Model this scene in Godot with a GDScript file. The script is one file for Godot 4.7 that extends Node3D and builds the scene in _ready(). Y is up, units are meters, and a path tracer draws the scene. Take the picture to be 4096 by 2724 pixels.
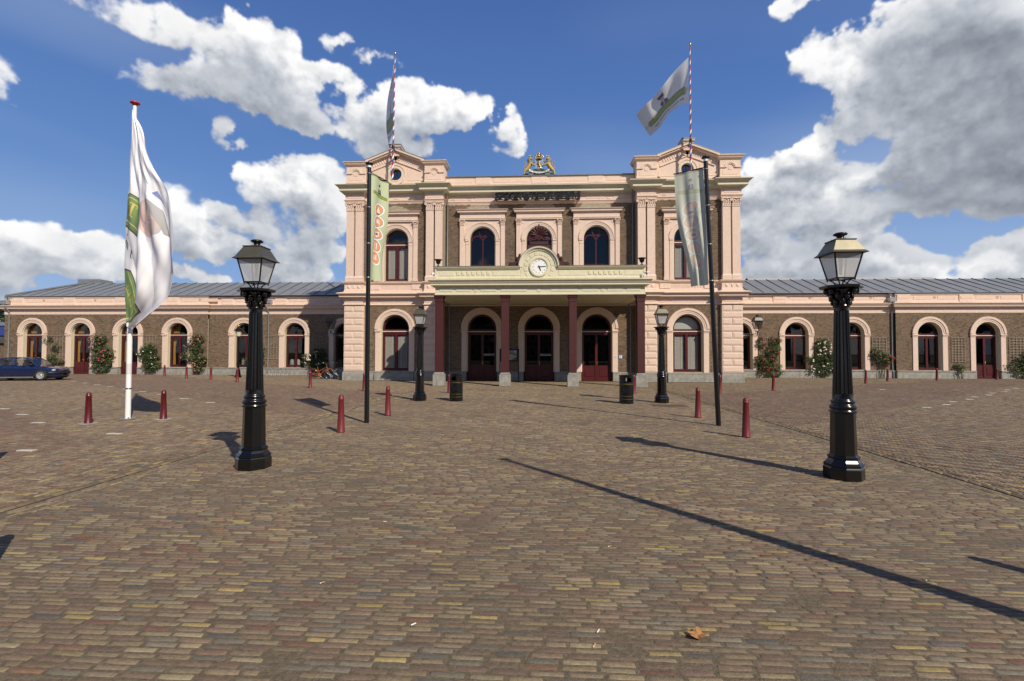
extends Node3D
# A former railway station on a brick-paved square: pink stucco and brown brick, a cream portico with a clock, banners, lamps and bollards.

const SUN := Vector3(0.487, 0.640, 0.595)
var M := {}
var rng := RandomNumberGenerator.new()
var used := {}


func _ready() -> void:
	rng.seed = 4711
	var cam := Camera3D.new()
	cam.name = "camera"
	cam.fov = 69.05
	cam.near = 0.1
	cam.far = 3000.0
	cam.basis = Basis(Vector3.UP, deg_to_rad(3.21)) * Basis(Vector3.RIGHT, deg_to_rad(1.505)) * Basis(Vector3.BACK, deg_to_rad(0.15))
	cam.position = Vector3(0, 1.70, 0)
	add_child(cam)
	cam.current = true
	var env := Environment.new()
	env.background_mode = Environment.BG_SKY
	env.tonemap_mode = Environment.TONE_MAPPER_LINEAR
	env.tonemap_exposure = 1.0
	env.sdfgi_enabled = true
	env.ssao_enabled = true
	env.ssil_enabled = true
	env.background_energy_multiplier = 1.0
	var pano := PanoramaSkyMaterial.new()
	pano.panorama = ImageTexture.create_from_image(sky_image())
	env.sky = Sky.new()
	env.sky.sky_material = pano
	var we := WorldEnvironment.new()
	we.name = "world_environment"
	we.environment = env
	add_child(we)
	var sun := DirectionalLight3D.new()
	sun.name = "sun"
	sun.light_energy = 1.6
	sun.light_color = Color(1.0, 0.955, 0.88)
	sun.light_angular_distance = 0.53
	sun.shadow_enabled = true
	sun.basis = Basis.looking_at(-SUN, Vector3.UP)
	add_child(sun)
	materials()
	ground()
	build_all()


# ---------------------------------------------------------------- sky
const CLOUDS := [
-30.6,28.7,5.0,2.8,1.00,0.10, -32.2,30.1,2.4,1.3,0.90,0.00, -33.6,25.0,6.0,2.2,1.00,0.35, -26.4,27.0,4.0,2.2,0.90,0.15,
-28.9,24.4,5.6,1.9,0.90,0.50, -35.6,27.2,3.0,2.0,0.75,0.30, -40.5,29.5,6.7,1.2,0.62,0.30, -37.4,29.0,3.3,1.5,0.62,0.30,
-14.3,26.2,6.5,2.8,1.00,0.10, -19.1,24.3,5.3,1.8,0.95,0.45, -10.3,27.0,3.5,2.2,0.95,0.00, -17.2,22.4,5.4,1.7,0.85,0.50,
-21.9,28.5,2.3,1.1,0.70,0.10, -32.8,20.9,1.5,1.2,0.95,0.15, -40.3,24.4,1.0,0.7,0.65,0.20, -26.6,17.5,4.2,2.7,1.00,0.00,
-30.0,17.2,2.1,1.9,1.00,0.00, -24.2,15.8,3.6,3.0,1.00,0.30, -30.3,13.8,3.1,1.7,0.95,0.20, -26.1,11.6,4.9,2.2,1.00,0.60,
-31.9,13.6,2.4,1.5,0.90,0.10, -48.1,8.9,3.2,1.9,1.00,0.10, -44.0,8.4,4.0,1.5,1.00,0.35, -49.3,6.0,3.1,1.4,1.00,0.20,
-36.7,12.9,2.5,2.4,1.00,0.05, -34.5,10.8,3.8,1.9,1.00,0.20, -37.7,10.4,2.1,2.4,1.00,0.10, -35.2,7.1,2.6,0.9,1.00,0.00,
-27.0,8.8,3.5,1.8,1.00,0.40, -46.2,6.3,4.3,1.1,0.95,0.40, -41.0,6.8,5.0,1.2,0.90,0.30, -49.3,22.1,1.6,1.7,0.72,0.30,
-49.6,20.5,1.5,0.9,0.65,0.30, -4.5,24.9,1.6,2.1,0.72,0.20, -4.2,22.8,1.5,1.3,0.60,0.30, -22.0,31.8,2.3,0.9,0.55,0.30,
-18.2,30.4,1.9,0.7,0.50,0.30, 39.9,24.1,6.3,5.7,1.10,0.75, 42.9,17.7,4.5,6.8,1.10,0.95, 36.2,27.9,4.3,2.4,1.00,0.55,
37.5,18.1,4.1,3.8,1.10,0.70, 41.5,13.7,5.1,2.0,1.10,1.00, 31.2,25.0,2.0,2.6,0.95,0.10, 29.4,26.5,1.8,1.7,0.80,0.10,
26.7,31.3,2.1,1.1,0.80,0.15, 32.5,21.8,3.5,2.1,1.00,0.40, 34.9,25.0,3.0,3.2,1.00,0.50, 43.0,25.1,2.3,2.3,1.00,0.20,
34.4,16.3,2.8,2.2,0.90,0.60, 36.5,13.3,3.4,1.3,1.00,0.90, 26.9,18.9,2.8,2.5,1.00,0.00, 28.6,19.9,2.0,2.1,1.00,0.00,
24.2,16.4,3.1,2.5,1.00,0.05, 29.3,14.9,3.5,3.2,1.00,0.10, 23.1,12.7,3.5,2.6,1.00,0.25, 32.4,11.6,3.5,2.4,1.00,0.30,
27.4,9.7,5.6,2.1,1.00,0.50, 24.0,18.1,2.4,1.6,0.90,0.00, 34.6,8.6,3.6,1.6,1.00,0.30, 40.4,8.2,2.5,1.6,1.00,0.15,
42.7,9.3,1.4,1.5,1.00,0.10, 38.7,7.0,3.9,1.0,1.00,0.40, 23.5,8.7,4.6,1.5,1.00,0.50, 31.3,7.7,4.8,1.2,1.00,0.45
]
var grid_d := PackedFloat32Array()
var grid_g := PackedFloat32Array()
var n_warp := FastNoiseLite.new()
var n_fine := FastNoiseLite.new()
var n_heap := FastNoiseLite.new()
const GW := 1080
const GH := 270


func stamp(az: float, el: float, ra: float, re: float, s: float, g: float) -> void:
	var x0 := int((az - ra) * 3.0) - 1
	var x1 := int((az + ra) * 3.0) + 1
	var y0 := maxi(0, int((el - re) * 3.0) - 1)
	var y1 := mini(GH - 1, int((el + re) * 3.0) + 1)
	for y in range(y0, y1 + 1):
		for x in range(x0, x1 + 1):
			var dx := (x / 3.0 - az) / ra
			var dy := (y / 3.0 - el) / re
			if dy < 0.0:
				dy *= 1.25
			var q := 1.0 - dx * dx - dy * dy
			if q > 0.0:
				var k := y * GW + posmod(x, GW)
				var w := s * (1.0 - (1.0 - q) * (1.0 - q))
				grid_d[k] = maxf(grid_d[k], w) + 0.12 * minf(w, grid_d[k])
				grid_g[k] = lerpf(grid_g[k], g + 0.35 * maxf(0.0, -dy), q)


func look(a: PackedFloat32Array, az: float, el: float) -> float:
	var fx := fposmod(az, 360.0) * 3.0
	var fy := clampf(el * 3.0, 0.0, GH - 1.01)
	var x := int(fx)
	var y := int(fy)
	fx -= x
	fy -= y
	var x1 := (x + 1) % GW
	x = x % GW
	var k := y * GW
	return lerpf(lerpf(a[k + x], a[k + x1], fx), lerpf(a[k + GW + x], a[k + GW + x1], fx), fy)


const AIR := [[0.0, 0.40, 0.53, 0.72], [7.0, 0.25, 0.41, 0.70], [16.0, 0.135, 0.270, 0.58], [26.0, 0.090, 0.195, 0.48], [38.0, 0.064, 0.138, 0.38], [60.0, 0.036, 0.085, 0.28], [90.0, 0.026, 0.064, 0.23]]


func puff(p: Vector3, warp: float) -> float:   # rounded heaps with frayed rims, about -1 .. 1
	var c := 1.0 - (n_heap.get_noise_3d(p.x + warp * 2.0, p.y * 1.1, p.z - warp * 2.0) + 1.0) * 1.35
	return c * 0.55 + n_fine.get_noise_3d(p.x, p.y * 1.15, p.z) * 0.95


func sky_at(az: float, el: float) -> Color:
	var ra := deg_to_rad(az)
	var re := deg_to_rad(el)
	var d := Vector3(sin(ra) * cos(re), sin(re), -cos(ra) * cos(re))
	var c := Color(AIR[6][1], AIR[6][2], AIR[6][3])
	for i in 6:
		if el < AIR[i + 1][0]:
			var t: float = clampf((el - AIR[i][0]) / (AIR[i + 1][0] - AIR[i][0]), 0.0, 1.0)
			c = Color(AIR[i][1], AIR[i][2], AIR[i][3]).lerp(Color(AIR[i + 1][1], AIR[i + 1][2], AIR[i + 1][3]), t)
			break
	var p := d * 100.0
	# thin high streaks
	var v1 := n_warp.get_noise_3d(p.x * 0.9 + p.y * 2.6, p.y * 3.6, p.z * 0.9)
	var v2 := n_warp.get_noise_3d(p.x * 0.5 + 70.0, p.y * 0.5, p.z * 0.5 + 31.0)
	c = c.lerp(Color(0.55, 0.64, 0.80), clampf(v1 * 0.9 + 0.30, 0.0, 1.0) * clampf(v2 * 2.2 + 0.25, 0.0, 1.0) * 0.48)
	# cumulus
	var w1 := n_warp.get_noise_3d(p.x * 3.2, p.y * 3.2, p.z * 3.2)
	var w2 := n_warp.get_noise_3d(p.x * 3.2 + 300.0, p.y * 3.2, p.z * 3.2 - 90.0)
	var w3 := n_fine.get_noise_3d(p.x * 0.55 + 50.0, p.y * 0.55, p.z * 0.55)
	var a1 := az + w1 * 3.0 + w3 * 2.6
	var e1 := el + w2 * 2.0 - w3 * 1.5
	var body := look(grid_d, a1, e1)
	body = maxf(body, (0.70 + w2 * 0.5) * smoothstep(11.0, 3.0, el + w1 * 3.0))   # distant banks along the horizon
	if body < 0.01:
		return c
	var f := puff(p, w1)
	var dens := body * 1.10 + f * 0.80 - 0.56
	# rims are crisp where the cloud is heaped and frayed where it thins out
	var soft := clampf(0.62 + n_warp.get_noise_3d(p.x * 1.7 - 40.0, p.y * 1.7, p.z * 1.7) * 1.6 - (body - 0.5) * 0.5, 0.46, 1.25)
	var a := smoothstep(-0.10, 0.04 + soft * 0.62, dens)
	if a <= 0.0:
		return c
	# the sun stands at the upper right behind the viewer
	var q := p + Vector3(cos(ra) * 0.9, 1.7, sin(ra) * 0.9)
	var above := maxf(look(grid_d, a1 + 0.9, e1 + 1.7), body * 0.6) * 1.10 + puff(q, w1) * 0.80 - 0.56
	var lit := clampf(0.60 + 0.95 * (dens - above), 0.0, 1.0)
	var under := clampf(look(grid_d, a1 + 1.4, e1 + 3.6) * 1.3 - 0.30, 0.0, 1.0)
	var g := clampf(look(grid_g, a1, e1), 0.0, 1.2)
	var thick := clampf(dens * 1.25, 0.0, 1.0)
	var dark := clampf(g * (0.25 + 0.85 * thick), 0.0, 1.0)
	var bright := lerpf(0.96, 0.50, dark) * lerpf(0.58, 1.05, lit) * (1.0 - 0.28 * under) + f * 0.06
	bright = clampf(bright, 0.16, 1.02)
	var k := clampf((0.92 - bright) * 1.3, 0.0, 1.0)
	var cc := Color(bright, bright, bright * 1.0).lerp(Color(bright * 0.86, bright * 0.98, bright * 1.19), k)
	return c.lerp(cc, a)


func sky_image() -> Image:
	n_warp.seed = 5
	n_warp.frequency = 0.01
	n_warp.fractal_octaves = 3
	n_fine.seed = 12
	n_fine.frequency = 0.16
	n_fine.fractal_octaves = 6
	n_fine.fractal_gain = 0.60
	n_heap.seed = 3
	n_heap.noise_type = FastNoiseLite.TYPE_CELLULAR
	n_heap.cellular_return_type = FastNoiseLite.RETURN_DISTANCE
	n_heap.frequency = 0.16
	n_heap.fractal_type = FastNoiseLite.FRACTAL_FBM
	n_heap.fractal_octaves = 4
	n_heap.fractal_gain = 0.52
	grid_d.resize(GW * (GH + 1))
	grid_g.resize(GW * (GH + 1))
	var i := 0
	while i < CLOUDS.size():
		stamp(fposmod(CLOUDS[i], 360.0), CLOUDS[i + 1], CLOUDS[i + 2] * 1.22, CLOUDS[i + 3] * 1.28, CLOUDS[i + 4], CLOUDS[i + 5])
		i += 6
	var r := RandomNumberGenerator.new()
	r.seed = 77
	for k in 46:   # the same broken cumulus all round
		var az := r.randf_range(56.0, 298.0)
		var el := 4.0 + 46.0 * pow(r.randf(), 1.6)
		for j in 5:
			stamp(az + r.randf_range(-7, 7), el + r.randf_range(-2, 2), r.randf_range(3, 8), r.randf_range(1.6, 3.4), r.randf_range(0.8, 1.05), r.randf_range(0.0, 0.7))
	var small := Image.create(1024, 512, false, Image.FORMAT_RGBF)
	small.fill(Color(0.16, 0.15, 0.13))
	for y in 257:
		for x in 1024:
			small.set_pixel(x, y, sky_at((x + 0.5) / 1024.0 * 360.0, 90.0 - (y + 0.5) / 512.0 * 180.0))
	small.resize(4096, 2048, Image.INTERPOLATE_CUBIC)
	for y in range(568, 1024):
		for x in range(-650, 610):
			small.set_pixel(posmod(x, 4096), y, sky_at((x + 0.5) / 4096.0 * 360.0, 90.0 - (y + 0.5) / 2048.0 * 180.0))
	return small


# ---------------------------------------------------------------- mesh building
class MB:
	var v := PackedVector3Array()
	var n := PackedVector3Array()
	var uv := PackedVector2Array()
	var xf := Transform3D()

	func tri(a: Vector3, b: Vector3, c: Vector3, na: Vector3, nb: Vector3, nc: Vector3) -> void:
		a = xf * a
		b = xf * b
		c = xf * c
		na = (xf.basis * na).normalized()
		nb = (xf.basis * nb).normalized()
		nc = (xf.basis * nc).normalized()
		if (b - a).cross(c - a).dot(na + nb + nc) > 0.0:
			v.append_array([a, c, b])
			n.append_array([na, nc, nb])
		else:
			v.append_array([a, b, c])
			n.append_array([na, nb, nc])

	func quad(a: Vector3, b: Vector3, c: Vector3, d: Vector3, nn: Vector3) -> void:
		tri(a, b, c, nn, nn, nn)
		tri(a, c, d, nn, nn, nn)

	func quad4(a: Vector3, b: Vector3, c: Vector3, d: Vector3, na: Vector3, nb: Vector3, nc: Vector3, nd: Vector3) -> void:
		tri(a, b, c, na, nb, nc)
		tri(a, c, d, na, nc, nd)

	func face(a: Vector3, b: Vector3, c: Vector3, d: Vector3, away: Vector3) -> void:   # flat quad facing away from the point AWAY
		var nn := (b - a).cross(c - a)
		if nn.length_squared() < 1e-14:
			nn = (c - a).cross(d - a)
		nn = nn.normalized()
		if nn.dot((a + b + c + d) * 0.25 - away) < 0.0:
			nn = -nn
		quad(a, b, c, d, nn)

	func box(x0: float, x1: float, y0: float, y1: float, z0: float, z1: float) -> MB:
		quad(Vector3(x0, y0, z1), Vector3(x1, y0, z1), Vector3(x1, y1, z1), Vector3(x0, y1, z1), Vector3(0, 0, 1))
		quad(Vector3(x0, y0, z0), Vector3(x1, y0, z0), Vector3(x1, y1, z0), Vector3(x0, y1, z0), Vector3(0, 0, -1))
		quad(Vector3(x0, y0, z0), Vector3(x0, y0, z1), Vector3(x0, y1, z1), Vector3(x0, y1, z0), Vector3(-1, 0, 0))
		quad(Vector3(x1, y0, z0), Vector3(x1, y0, z1), Vector3(x1, y1, z1), Vector3(x1, y1, z0), Vector3(1, 0, 0))
		quad(Vector3(x0, y1, z0), Vector3(x1, y1, z0), Vector3(x1, y1, z1), Vector3(x0, y1, z1), Vector3(0, 1, 0))
		quad(Vector3(x0, y0, z0), Vector3(x1, y0, z0), Vector3(x1, y0, z1), Vector3(x0, y0, z1), Vector3(0, -1, 0))
		return self

	func cbox(x0: float, x1: float, y0: float, y1: float, z0: float, z1: float, c: float) -> MB:   # chamfered edges
		var lo := Vector3(x0, y0, z0)
		var hi := Vector3(x1, y1, z1)
		var mid := (lo + hi) * 0.5
		var h := (hi - lo) * 0.5
		var q := h - Vector3(c, c, c)
		for ax in 3:
			var b1 := (ax + 1) % 3
			var b2 := (ax + 2) % 3
			for s: float in [-1.0, 1.0]:
				var pts: Array[Vector3] = []
				for k: Array in [[-1, -1], [1, -1], [1, 1], [-1, 1]]:
					var p := Vector3()
					p[ax] = s * h[ax]
					p[b1] = k[0] * q[b1]
					p[b2] = k[1] * q[b2]
					pts.append(mid + p)
				var nn := Vector3()
				nn[ax] = s
				quad(pts[0], pts[1], pts[2], pts[3], nn)
				for t: float in [-1.0, 1.0]:
					var e: Array[Vector3] = []
					for k: Array in [[0, -1], [0, 1], [1, 1], [1, -1]]:
						var p := Vector3()
						p[ax] = s * (h[ax] if k[0] == 0 else q[ax])
						p[b1] = t * (q[b1] if k[0] == 0 else h[b1])
						p[b2] = k[1] * q[b2]
						e.append(mid + p)
					var n2 := Vector3()
					n2[ax] = s
					n2[b1] = t
					quad(e[0], e[1], e[2], e[3], n2.normalized())
		for i in 8:
			var s := Vector3(1 if i & 1 else -1, 1 if i & 2 else -1, 1 if i & 4 else -1)
			tri(mid + s * Vector3(h.x, q.y, q.z), mid + s * Vector3(q.x, h.y, q.z), mid + s * Vector3(q.x, q.y, h.z), s, s, s)
		return self

	func lathe(prof: Array, seg: int, at := Vector3.ZERO, smooth := false, a0 := 0.0, a1 := TAU) -> MB:   # prof: [[r, y], ...] from bottom to top
		var nrm: Array[Vector2] = []
		for i in prof.size() - 1:
			var d := Vector2(prof[i + 1][0] - prof[i][0], prof[i + 1][1] - prof[i][1])
			nrm.append(Vector2(d.y, -d.x).normalized())
		for i in prof.size() - 1:
			var n0 := nrm[i]
			var n1 := nrm[i]
			if smooth:
				if i > 0:
					n0 = (nrm[i] + nrm[i - 1]).normalized()
				if i < nrm.size() - 1:
					n1 = (nrm[i] + nrm[i + 1]).normalized()
			for k in seg:
				var u0 := a0 + (a1 - a0) * k / seg
				var u1 := a0 + (a1 - a0) * (k + 1) / seg
				var c0 := Vector3(cos(u0), 0, sin(u0))
				var c1 := Vector3(cos(u1), 0, sin(u1))
				var r0: float = prof[i][0]
				var r1: float = prof[i + 1][0]
				var y0 := Vector3(0, prof[i][1], 0) + at
				var y1 := Vector3(0, prof[i + 1][1], 0) + at
				var v0 := Vector3(0, n0.y, 0)
				var v1 := Vector3(0, n1.y, 0)
				if seg <= 8:
					var cm := (c0 + c1).normalized()
					quad4(c0 * r0 + y0, c1 * r0 + y0, c1 * r1 + y1, c0 * r1 + y1, cm * n0.x + v0, cm * n0.x + v0, cm * n1.x + v1, cm * n1.x + v1)
				else:
					quad4(c0 * r0 + y0, c1 * r0 + y0, c1 * r1 + y1, c0 * r1 + y1, c0 * n0.x + v0, c1 * n0.x + v0, c1 * n1.x + v1, c0 * n1.x + v1)
		return self

	func tube(pts: Array, r, seg := 6, closed := false) -> MB:   # r: a number or one per point
		var rings: Array = []
		var m := pts.size()
		var side := Vector3.ZERO
		for i in m:
			var d: Vector3 = pts[(i + 1) % m] - pts[i] if closed or i < m - 1 else pts[i] - pts[i - 1]
			if i > 0 and (closed or i < m - 1):
				d = d.normalized() + (pts[i] - pts[i - 1]).normalized()
			d = d.normalized()
			if side == Vector3.ZERO:
				side = d.cross(Vector3.UP if absf(d.y) < 0.9 else Vector3.RIGHT).normalized()
			else:
				side = (side - d * side.dot(d)).normalized()
			var b := d.cross(side)
			var rr: float = r[i] if r is Array else r
			var ring: Array[Vector3] = []
			for k in seg:
				var a := TAU * k / seg
				ring.append(side * cos(a) + b * sin(a))
			rings.append([pts[i], ring, rr])
		for i in (m if closed else m - 1):
			var A: Array = rings[i]
			var B: Array = rings[(i + 1) % m]
			for k in seg:
				var k1 := (k + 1) % seg
				quad4(A[0] + A[1][k] * A[2], A[0] + A[1][k1] * A[2], B[0] + B[1][k1] * B[2], B[0] + B[1][k] * B[2], A[1][k], A[1][k1], B[1][k1], B[1][k])
		if not closed:
			for e in [0, m - 1]:
				var A: Array = rings[e]
				var nn: Vector3 = (pts[0] - pts[1] if e == 0 else pts[m - 1] - pts[m - 2]).normalized()
				for k in range(1, seg - 1):
					tri(A[0] + A[1][0] * A[2], A[0] + A[1][k] * A[2], A[0] + A[1][k + 1] * A[2], nn, nn, nn)
		return self

	func prism(poly: PackedVector2Array, z0: float, z1: float, caps := true) -> MB:   # polygon in x-y, from z0 to z1
		if caps:
			var idx := Geometry2D.triangulate_polygon(poly)
			for i in range(0, idx.size(), 3):
				for e: Array in [[z1, 1.0], [z0, -1.0]]:
					var nn := Vector3(0, 0, e[1] * signf(z1 - z0))
					tri(Vector3(poly[idx[i]].x, poly[idx[i]].y, e[0]), Vector3(poly[idx[i + 1]].x, poly[idx[i + 1]].y, e[0]), Vector3(poly[idx[i + 2]].x, poly[idx[i + 2]].y, e[0]), nn, nn, nn)
		var cw := Geometry2D.is_polygon_clockwise(poly)
		for i in poly.size():
			var a := poly[i]
			var b := poly[(i + 1) % poly.size()]
			var d := (b - a).normalized()
			var nn := Vector3(d.y, -d.x, 0)
			if cw:
				nn = -nn
			quad(Vector3(a.x, a.y, z0), Vector3(b.x, b.y, z0), Vector3(b.x, b.y, z1), Vector3(a.x, a.y, z1), nn)
		return self

	func sweep(prof: Array, path: Array, ends := true) -> MB:   # prof: [[out, up], ...]; path: [[x, z], ...], left to right when one looks at the front
		var m := path.size()
		var off: Array[Vector2] = []
		for i in m:
			var p := Vector2(path[i][0], path[i][1])
			var d0 := Vector2()
			var d1 := Vector2()
			if i > 0:
				d0 = (p - Vector2(path[i - 1][0], path[i - 1][1])).normalized()
			if i < m - 1:
				d1 = (Vector2(path[i + 1][0], path[i + 1][1]) - p).normalized()
			if i == 0:
				d0 = d1
			if i == m - 1:
				d1 = d0
			var n0 := Vector2(-d0.y, d0.x)
			var n1 := Vector2(-d1.y, d1.x)
			var bis := (n0 + n1).normalized()
			off.append(bis / maxf(0.3, bis.dot(n0)))
		for i in m - 1:
			for k in prof.size() - 1:
				var q: Array[Vector3] = []
				for e: Array in [[i, k], [i + 1, k], [i + 1, k + 1], [i, k + 1]]:
					var o := off[e[0]] * float(prof[e[1]][0])
					q.append(Vector3(path[e[0]][0] + o.x, prof[e[1]][1], path[e[0]][1] + o.y))
				var dd := Vector2(path[i + 1][0] - path[i][0], path[i + 1][1] - path[i][1]).normalized()
				var nb := Vector2(-dd.y, dd.x)
				var pd := Vector2(prof[k + 1][0] - prof[k][0], prof[k + 1][1] - prof[k][1]).normalized()
				quad(q[0], q[1], q[2], q[3], Vector3(nb.x * pd.y, -pd.x, nb.y * pd.y))
		if ends:
			for e in [0, m - 1]:
				var poly := PackedVector2Array()
				for k in prof.size():
					poly.append(Vector2(prof[k][0], prof[k][1]))
				var idx := Geometry2D.triangulate_polygon(poly)
				var dd := Vector2(path[1][0] - path[0][0], path[1][1] - path[0][1]).normalized() * -1.0 if e == 0 else Vector2(path[m - 1][0] - path[m - 2][0], path[m - 1][1] - path[m - 2][1]).normalized()
				var nn := Vector3(dd.x, 0, dd.y)
				for i in range(0, idx.size(), 3):
					var q: Array[Vector3] = []
					for j in 3:
						var o := off[e] * poly[idx[i + j]].x
						q.append(Vector3(path[e][0] + o.x, poly[idx[i + j]].y, path[e][1] + o.y))
					tri(q[0], q[1], q[2], nn, nn, nn)
		return self

	func ring(cx: float, cy: float, r0: float, r1: float, z0: float, z1: float, seg := 20, a0 := 0.0, a1 := PI) -> MB:   # flat ring or arch, from z0 (back) to z1 (front)
		for k in seg:
			var u0 := a0 + (a1 - a0) * k / seg
			var u1 := a0 + (a1 - a0) * (k + 1) / seg
			var c0 := Vector3(cos(u0), sin(u0), 0)
			var c1 := Vector3(cos(u1), sin(u1), 0)
			var o := Vector3(cx, cy, 0)
			var f := Vector3(0, 0, z1)
			var b := Vector3(0, 0, z0)
			quad(o + c0 * r0 + f, o + c1 * r0 + f, o + c1 * r1 + f, o + c0 * r1 + f, Vector3(0, 0, 1))
			if r0 > 0.0:
				quad4(o + c0 * r0 + b, o + c1 * r0 + b, o + c1 * r0 + f, o + c0 * r0 + f, -c0, -c1, -c1, -c0)
			quad4(o + c0 * r1 + b, o + c1 * r1 + b, o + c1 * r1 + f, o + c0 * r1 + f, c0, c1, c1, c0)
		return self

	func disc(c: Vector3, r: float, nn: Vector3, seg := 16) -> MB:
		var s := nn.cross(Vector3.UP if absf(nn.y) < 0.9 else Vector3.RIGHT).normalized()
		var b := nn.cross(s)
		for k in seg:
			var u0 := TAU * k / seg
			var u1 := TAU * (k + 1) / seg
			tri(c, c + (s * cos(u0) + b * sin(u0)) * r, c + (s * cos(u1) + b * sin(u1)) * r, nn, nn, nn)
		return self

	func ball(c: Vector3, r: Vector3, seg := 10, rows := 6) -> MB:
		for j in rows:
			var v0 := -PI / 2 + PI * j / rows
			var v1 := -PI / 2 + PI * (j + 1) / rows
			for k in seg:
				var u0 := TAU * k / seg
				var u1 := TAU * (k + 1) / seg
				var q: Array[Vector3] = []
				for e: Array in [[u0, v0], [u1, v0], [u1, v1], [u0, v1]]:
					q.append(Vector3(cos(e[0]) * cos(e[1]), sin(e[1]), sin(e[0]) * cos(e[1])))
				quad4(c + q[0] * r, c + q[1] * r, c + q[2] * r, c + q[3] * r, q[0] / r, q[1] / r, q[2] / r, q[3] / r)
		return self

	func mesh(m: Material) -> ArrayMesh:
		var arr := []
		arr.resize(Mesh.ARRAY_MAX)
		arr[Mesh.ARRAY_VERTEX] = v
		arr[Mesh.ARRAY_NORMAL] = n
		if uv.size() == v.size():
			arr[Mesh.ARRAY_TEX_UV] = uv
		var out := ArrayMesh.new()
		out.add_surface_from_arrays(Mesh.PRIMITIVE_TRIANGLES, arr)
		out.surface_set_material(0, m)
		return out


func numbered(called: String) -> String:
	var k: int = used.get(called, 0)
	used[called] = k + 1
	return called if k == 0 else "%s_%03d" % [called, k]


func put(called: String, mb: MB, m: Material, parent: Node) -> MeshInstance3D:
	return put_mesh(called, mb.mesh(m), parent)


func put_mesh(called: String, mesh: Mesh, parent: Node, at := Transform3D()) -> MeshInstance3D:
	var o := MeshInstance3D.new()
	o.mesh = mesh
	o.transform = at
	o.name = numbered(called) if parent == self else StringName(called)
	parent.add_child(o, true)
	return o


func thing(called: String, label: String, category: String, at := Vector3.ZERO, turn := 0.0, group := "") -> Node3D:
	var o := Node3D.new()
	o.name = numbered(called)
	add_child(o)
	o.position = at
	o.rotation.y = turn
	return tag(o, label, category, group)


func tag(o: Node3D, label: String, category: String, group := "") -> Node3D:
	o.set_meta("label", label)
	o.set_meta("category", category)
	if group:
		o.set_meta("group", group)
	return o


func part(called: String, parent: Node, at := Vector3.ZERO) -> Node3D:   # a part that only holds sub-parts
	var o := Node3D.new()
	o.name = called
	parent.add_child(o, true)
	o.position = at
	return o


func copy_of(o: Node3D, called: String, label: String, at: Vector3, turn := 0.0) -> Node3D:
	var c: Node3D = o.duplicate()
	c.name = numbered(called)
	add_child(c)
	c.position = at
	c.rotation.y = turn
	c.set_meta("label", label)
	return c


func text_mesh(s: String, size: float, depth: float, m: Material, serif := true, bold := true) -> TextMesh:
	var t := TextMesh.new()
	var f := SystemFont.new()
	f.font_names = PackedStringArray(["Droid Serif" if serif else "Droid Sans"])
	f.font_weight = 700 if bold else 400
	t.font = f
	t.text = s
	t.font_size = 64
	t.pixel_size = size / 64.0
	t.depth = depth
	t.material = m
	return t


# ---------------------------------------------------------------- materials
func noise_tex(seed: int, freq: float, oct: int, lo: Color, hi: Color, size := 512, gain := 0.5, kind := FastNoiseLite.TYPE_SIMPLEX_SMOOTH) -> NoiseTexture2D:
	var nz := FastNoiseLite.new()
	nz.seed = seed
	nz.noise_type = kind
	nz.frequency = freq
	nz.fractal_octaves = oct
	nz.fractal_gain = gain
	var t := NoiseTexture2D.new()
	t.width = size
	t.height = size
	t.seamless = true
	t.noise = nz
	var g := Gradient.new()
	g.set_color(0, lo)
	g.set_color(1, hi)
	t.color_ramp = g
	return t


func lin(r: float, g: float, b: float) -> Color:
	return Color(r, g, b).linear_to_srgb()


func mat(called: String, c: Color, rough: float, tex: Texture2D = null, scale := 1.0, bump: Texture2D = null, depth := 0.0, metal := 0.0) -> StandardMaterial3D:
	var m := StandardMaterial3D.new()
	m.resource_name = called
	m.albedo_color = c
	m.roughness = rough
	m.metallic = metal
	m.cull_mode = BaseMaterial3D.CULL_DISABLED
	if tex:
		m.albedo_texture = tex
	if bump:
		m.heightmap_enabled = true
		m.heightmap_texture = bump
		m.heightmap_scale = depth
	if tex or bump:
		m.uv1_triplanar = true
		m.uv1_world_triplanar = true
		m.uv1_scale = Vector3.ONE * scale
	M[called] = m
	return m


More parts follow.
